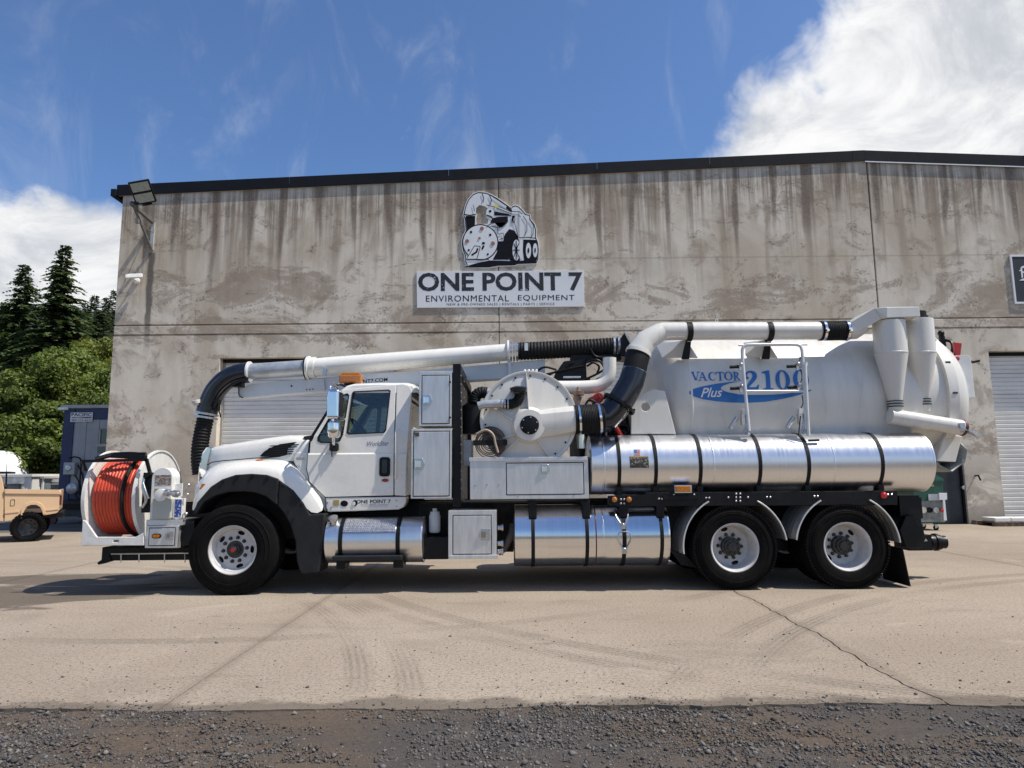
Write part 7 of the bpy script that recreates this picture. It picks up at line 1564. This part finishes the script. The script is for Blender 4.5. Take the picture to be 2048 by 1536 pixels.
MB().box((bx0 - .1, 25.9, bzz), (bx1 + .1, 27.6, bzz + .08)).build('booth_roof', TGAL, bt_h); MB().box((bx0, 25.99, bzz - .65), (bx1, 26.04, bzz - .58)).build('booth_rail', SHW, bt_h)
dc = at(-22, 955, 29); dm = MB().lathe((dc.x, 29.5, 0), (0, 0, 1), [(0, 1.1)] + [(dc.z - .1 + 1.25*math.sin(R(a)), 1.1*math.cos(R(a)) ** .8) for a in range(0, 91, 10)], 40)
tag(dm.build('water_silo', simple('bright_white_plastic', (.78, .78, .77), .4), None, smooth=40), 'white domed tank at the far left above the containers', 'tank')

# ---- green cart, pallet
GC = ground_at(1878, 1061); GY = GC.y - .05; GRN = simple('dark_green_paint', (.012, .075, .045), .45, 0, .15, 6, .25, (.05, .06, .04))
cart = thing('equipment_cart', (at(1862, 1060, GY).x, GY + .4, 0), 'dark green equipment cart on casters with a panel of round lamps behind the truck tail', 'cart')
MB().pbox(1826, 962, 1887, 1002, GY + .02, .8).build('cabinet', GRN, cart, bevel=.01)
MB().add([at(1826, 946, GY + .02), at(1866, 946, GY + .02), at(1888, 958, GY), at(1888, 963, GY), at(1826, 963, GY), ] + [v + Vector((0, .8, 0)) for v in (at(1826, 946, GY + .02), at(1866, 946, GY + .02), at(1888, 958, GY), at(1888, 963, GY), at(1826, 963, GY))], [(0, 4, 3, 2, 1), (5, 6, 7, 8, 9), (0, 1, 6, 5), (1, 2, 7, 6), (2, 3, 8, 7), (3, 4, 9, 8), (4, 0, 5, 9)]).build('lid', GRN, cart)
MB().pbox(1846, 969, 1868, 973, GY + .015, .004).build('yellow_stripe', YEL, cart)
pn = MB().pbox(1822, 1002, 1889, 1044, GY + .03, .5).build('lamp_panel', simple('panel_dull_grey', (.22, .23, .21), .6, .2, .2, 8), cart)
for px, r_, m_ in ((1845.5, .075, CHROME), (1858.5, .065, BLACK), (1871, .065, STEEL)):
    q = at(px, 1020, GY + .03); lp = MB().lathe(q, (0, -1, 0), [(0, r_), (.03, r_), (.03, r_*.8), (.015, r_*.75), (.015, 0)], 20).build('round_lamp', m_, pn, smooth=30)
q = at(1884, 1020.5, GY + .0); MB().lathe(q, (0, -1, 0), [(0, .05), (.02, .05), (.03, .03), (.03, 0)], 18).build('tail_light', REDLENS, pn, smooth=40)
MB().pprism([(1878, 986), (1894, 986), (1894.5, 999), (1890, 1000), (1894, 1041), (1888, 1041), (1886, 1000), (1879, 1000)], GY - .03, GY + .0).build('white_bracket', SIGNW, cart, bevel=.004)
MB().pbox(1857, 988, 1880, 1001, GY - .01, .02).build('grey_plate', GALV, cart)
MB().pbox(1834, 1043, 1888, 1047, GY + .05, .6).build('cart_base', GRN, cart)
for px, yy in ((1878, GY + .1), (1838, GY + .1), (1878, GY + .6), (1838, GY + .6)):
    q = at(px, 1056, GY); w = MB().lathe((q.x, yy, .06), (0, 1, 0), [(0, .02), (0, .06), (.035, .06), (.035, .02)], 18).build('caster', RUBBER, cart, smooth=40); MB().box((q.x - .03, yy - .006, .06), (q.x + .03, yy + .045, .14)).build('caster_fork', STEEL, w)
PAL = ground_at(2000, 1053); wd_ = simple('weathered_pallet_wood', (.16, .115, .08), .85, 0, .25, 6)
pal = thing('pallet', (PAL.x + .6, PAL.y + .5, 0), 'low wooden pallet on the ground before the right-hand roll-up door', 'pallet')
px0_ = at(1990, 1050, PAL.y).x
for k in range(3): MB().box((px0_, PAL.y + k*.5, .0), (px0_ + 1.3, PAL.y + .1 + k*.5, .085)).build('stringer', wd_, pal)
for k in range(8): MB().box((px0_ + k*.17, PAL.y - .03, .087), (px0_ + .13 + k*.17, PAL.y + 1.13, .105)).build('deck_board', wd_, pal)
WB = simple('white_block_wrap', (.72, .71, .68), .5, 0, .05, 6, .1)
for k in range(3):
    o = MB().box((px0_ + .05 + k*.42, PAL.y + .05, .108), (px0_ + .43 + k*.42, PAL.y + .55, .21)).build('white_block', WB, None, bevel=.015); tag(o, ('leftmost', 'middle', 'rightmost')[k] + ' white block lying on the pallet by the right-hand roll-up door', 'block', 'white blocks on the pallet')

# ---- trees
def leaf_mat(name, c0, c1, trans):
    m = bpy.data.materials.new(name); m.use_nodes = True; t = m.node_tree; t.nodes.clear()
    rnd = N(t, 'ShaderNodeNewGeometry').outputs['Random Per Island']; n = NOISE(t, pos(t), .6, 3, .5)
    c = MIXC(t, rnd, c0, c1); c = MIXC(t, SMOOTH(t, n, .35, .65, 0, .5), c, tuple(x*.6 for x in c0))
    d = N(t, 'ShaderNodeBsdfPrincipled', inp={'Base Color': c, 'Roughness': .55, 'Specular IOR Level': .3}); tr = N(t, 'ShaderNodeBsdfTranslucent', inp={'Color': MIXC(t, 1.0, c, (1.3, 1.4, .6), 'MULTIPLY')})
    mx = N(t, 'ShaderNodeMixShader', inp={0: trans, 1: d.outputs[0], 2: tr.outputs[0]}); N(t, 'ShaderNodeOutputMaterial', inp={0: mx.outputs[0]}); return m
FIR = leaf_mat('fir_needles', (.060, .092, .044), (.150, .190, .088), .25); FIR2 = leaf_mat('dark_fir_needles', (.050, .074, .042), (.120, .150, .076), .22)
MAPLE = leaf_mat('maple_leaves', (.090, .130, .030), (.230, .275, .070), .36); MAPLE2 = leaf_mat('olive_leaves', (.140, .165, .038), (.320, .325, .085), .36)
BARK = simple('bark', (.085, .065, .050), .9, 0, .3, 4)
def tri_mesh(name, V, F, mat):
    me = bpy.data.meshes.new(name); V = np.asarray(V, float); F = np.asarray(F, int)
    me.vertices.add(len(V)); me.vertices.foreach_set('co', V.ravel()); me.loops.add(F.size); me.polygons.add(len(F)); me.loops.foreach_set('vertex_index', F.ravel()); me.polygons.foreach_set('loop_start', np.arange(0, F.size, F.shape[1])); me.update(calc_edges=True); me.materials.append(mat); return me
def conifer(x, y, H, Rb, seed, label, mat=FIR, dens=1.0, group='firs behind the yard', start=.12):
    rg = np.random.default_rng(seed); t_ = thing('fir_tree', (x, y, -.1), label, 'tree', group)
    n = 14; MB().tube([(x + .12*math.sin(i*.7)*(i/n), y, H*i/n - .2) for i in range(n + 1)], [max(.03, H*.014*(1 - i/n)) for i in range(n + 1)], 8).build('trunk', BARK, t_, smooth=50)
    V = []; F = []
    z = H*start
    while z < H*.985:
        f = z/H; nb = int(7 + 4*(1 - f)); L0 = Rb*(1 - f)**.78*(.55 + .45*min(1, (f - start)/.12 + .5))
        for k in range(nb):
            L = L0*rg.uniform(.42, 1.22) + .15; a = rg.uniform(0, 6.283); droop = rg.uniform(.12, .42)*(1 - f*.8); ca, sa = math.cos(a), math.sin(a); rise = .25 + .5*f
            m = max(3, int(L*4.6*dens))
            for j in range(m):
                s = (j + rg.uniform(.2, .9))/m; px, pz = L*s, L*(rise*s - (droop + rise)*s*s)
                w = (.26 + .46*(1 - s))*min(1.3, .35 + L*.24)
                for sd in (-1, 1, 0):
                    sp = w*rg.uniform(.6, 1.2); ang = sd*rg.uniform(.6, 1.1); dx, dy = math.cos(ang), math.sin(ang); dz = -rg.uniform(.05, .5)
                    bx, by, bz = px*ca, px*sa, pz; ex, ey = (dx*ca - dy*sa)*sp, (dx*sa + dy*ca)*sp; ez = dz*sp; wx, wy, wz = -ey*.34, ex*.34, rg.uniform(-.2, .2)*sp
                    o = len(V); V += [(x + bx, y + by, z + bz), (x + bx + ex*.5 + wx, y + by + ey*.5 + wy, z + bz + ez*.35 + wz), (x + bx + ex, y + by + ey, z + bz + ez), (x + bx + ex*.5 - wx, y + by + ey*.5 - wy, z + bz + ez*.35 - wz)]; F.append((o, o+1, o+2, o+3))
        z += H*.013*(1.35 - f*.7)/max(.6, dens)*1.0
    link('crown', tri_mesh('crown', V, F, mat), None, t_)
    return t_
def broadleaf(x, y, H, Rx, Rz, seed, label, mat=MAPLE, nclump=70, leaf=.135, group='broadleaf trees behind the yard'):
    rg = np.random.default_rng(seed); t_ = thing('maple_tree', (x, y, -.1), label, 'tree', group); cz = H - Rz
    mb = MB(); mb.tube([(x, y, -.2), (x + .1, y, H*.3), (x, y + .1, H*.6)], [H*.028, H*.02, H*.01], 8)
    for k in range(6):
        a = k*1.05 + seed; mb.tube([(x, y, H*.25 + k*.25), (x + Rx*.35*math.cos(a), y + Rx*.35*math.sin(a), H*.45 + k*.2), (x + Rx*.7*math.cos(a), y + Rx*.7*math.sin(a), H*.6 + k*.25)], [H*.012, H*.008, H*.003], 6)
    mb.build('trunk', BARK, t_, smooth=50)
    V = []; F = []
    for c in range(nclump):
        d = rg.normal(size=3); d /= np.linalg.norm(d); rad = rg.uniform(.55, 1.0)**.5
        if d[2] < -.75: d[2] *= -.6
        cc = np.array([x + d[0]*Rx*rad, y + d[1]*Rx*rad, cz + d[2]*Rz*rad]); rc = rg.uniform(.32, .62)*min(Rx, Rz)*.42
        n = int(330*(rc/.6)**1.6) + 90
        dd = rg.normal(size=(n, 3)); dd /= np.linalg.norm(dd, axis=1)[:, None]; pos_ = cc + dd*(rc*rg.uniform(.35, 1.1, n)[:, None])*np.array([1.15, 1.15, .75])
        nr = dd*.8 + rg.normal(size=(n, 3))*.6 + np.array([0, 0, .5]); nr /= np.linalg.norm(nr, axis=1)[:, None]
        u = np.cross(nr, rg.normal(size=(n, 3))); u /= np.linalg.norm(u, axis=1)[:, None]; w = np.cross(nr, u); s = leaf*rg.uniform(.6, 1.35, n)[:, None]
        q = np.stack([pos_ - u*s*.6, pos_ - w*s*.42 + nr*s*.12, pos_ + u*s*.7, pos_ + w*s*.42 + nr*s*.12], 1)
        o = len(V); V.extend(q.reshape(-1, 3).tolist()); F.extend((np.arange(n*4).reshape(n, 4) + o).tolist())
    link('crown', tri_mesh('crown', V, F, mat), None, t_); return t_
def place(px, py, Y): p = at(px, py, Y); return p.x, Y, p.z
x, y, h = place(132, 486, 46); conifer(x, y, h, 4.6, 1, 'tallest ragged fir, left of the building corner', FIR, 1.25)
x, y, h = place(52, 523, 48); conifer(x, y, h, 4.4, 2, 'second tall fir, to the left of the tallest one', FIR, 1.15)
for i, (px, py, Y, rb, lb) in enumerate(((190, 585, 60, 4.0, 'dark fir just right of the tallest fir'), (213, 590, 66, 3.8, 'slim dark fir almost touching the building corner'), (228, 575, 72, 4.5, 'far fir partly hidden by the building corner'), (172, 600, 70, 4.2, 'small far fir behind the tallest fir'), (10, 600, 56, 5.0, 'broad dark fir at the left edge of the picture'), (90, 610, 64, 5.0, 'dark fir between the two tall ones'), (-70, 560, 52, 5.0, 'leftmost fir, its trunk cut off by the left edge'), (203, 615, 52, 4.2, 'low dense fir right beside the building corner'), (160, 625, 50, 4.0, 'low dense fir below the tallest fir on its right'))):
    x, y, h = place(px, py, Y); conifer(x, y, h, rb, 10 + i, lb, FIR2, .95)
for i, (px, py, Y, rx, rz, m_, lb) in enumerate(((170, 700, 34, 3.3, 3.6, MAPLE, 'sunlit maple with its crown above the office trailer'), (85, 735, 33, 3.2, 3.6, MAPLE, 'dense maple in the middle behind the containers'), (20, 770, 37, 3.4, 3.5, MAPLE2, 'yellow-green maple at the left behind the pickup'), (225, 680, 38, 3.2, 3.8, MAPLE2, 'maple half hidden by the building corner'), (-70, 730, 36, 3.6, 3.6, MAPLE, 'leftmost maple, half cut off by the left edge'), (118, 830, 31.5, 2.2, 2.6, MAPLE, 'low leafy bush left of the office trailer'), (50, 850, 38, 2.6, 2.4, MAPLE, 'low leafy bush behind the glazed booth'), (-20, 840, 41, 3.0, 2.6, MAPLE, 'low leafy bush behind the long container'))):
    x, y, h = place(px, py, Y); broadleaf(x, y, h, rx, rz, 30 + i, lb, m_, 85 if rx > 3 else 60)
tag(MB().add([(-140, 75, -1), (-30, 80, -1), (30, 95, -1), (-140, 150, 40), (-40, 150, 37), (40, 160, 34)], [(0, 1, 4, 3), (1, 2, 5, 4)]).build('hillside', simple('dark_hill_green', (.030, .045, .024), .95, 0, .4, .3), recalc=False), 'dark wooded slope behind the firs', None, None, 'structure')
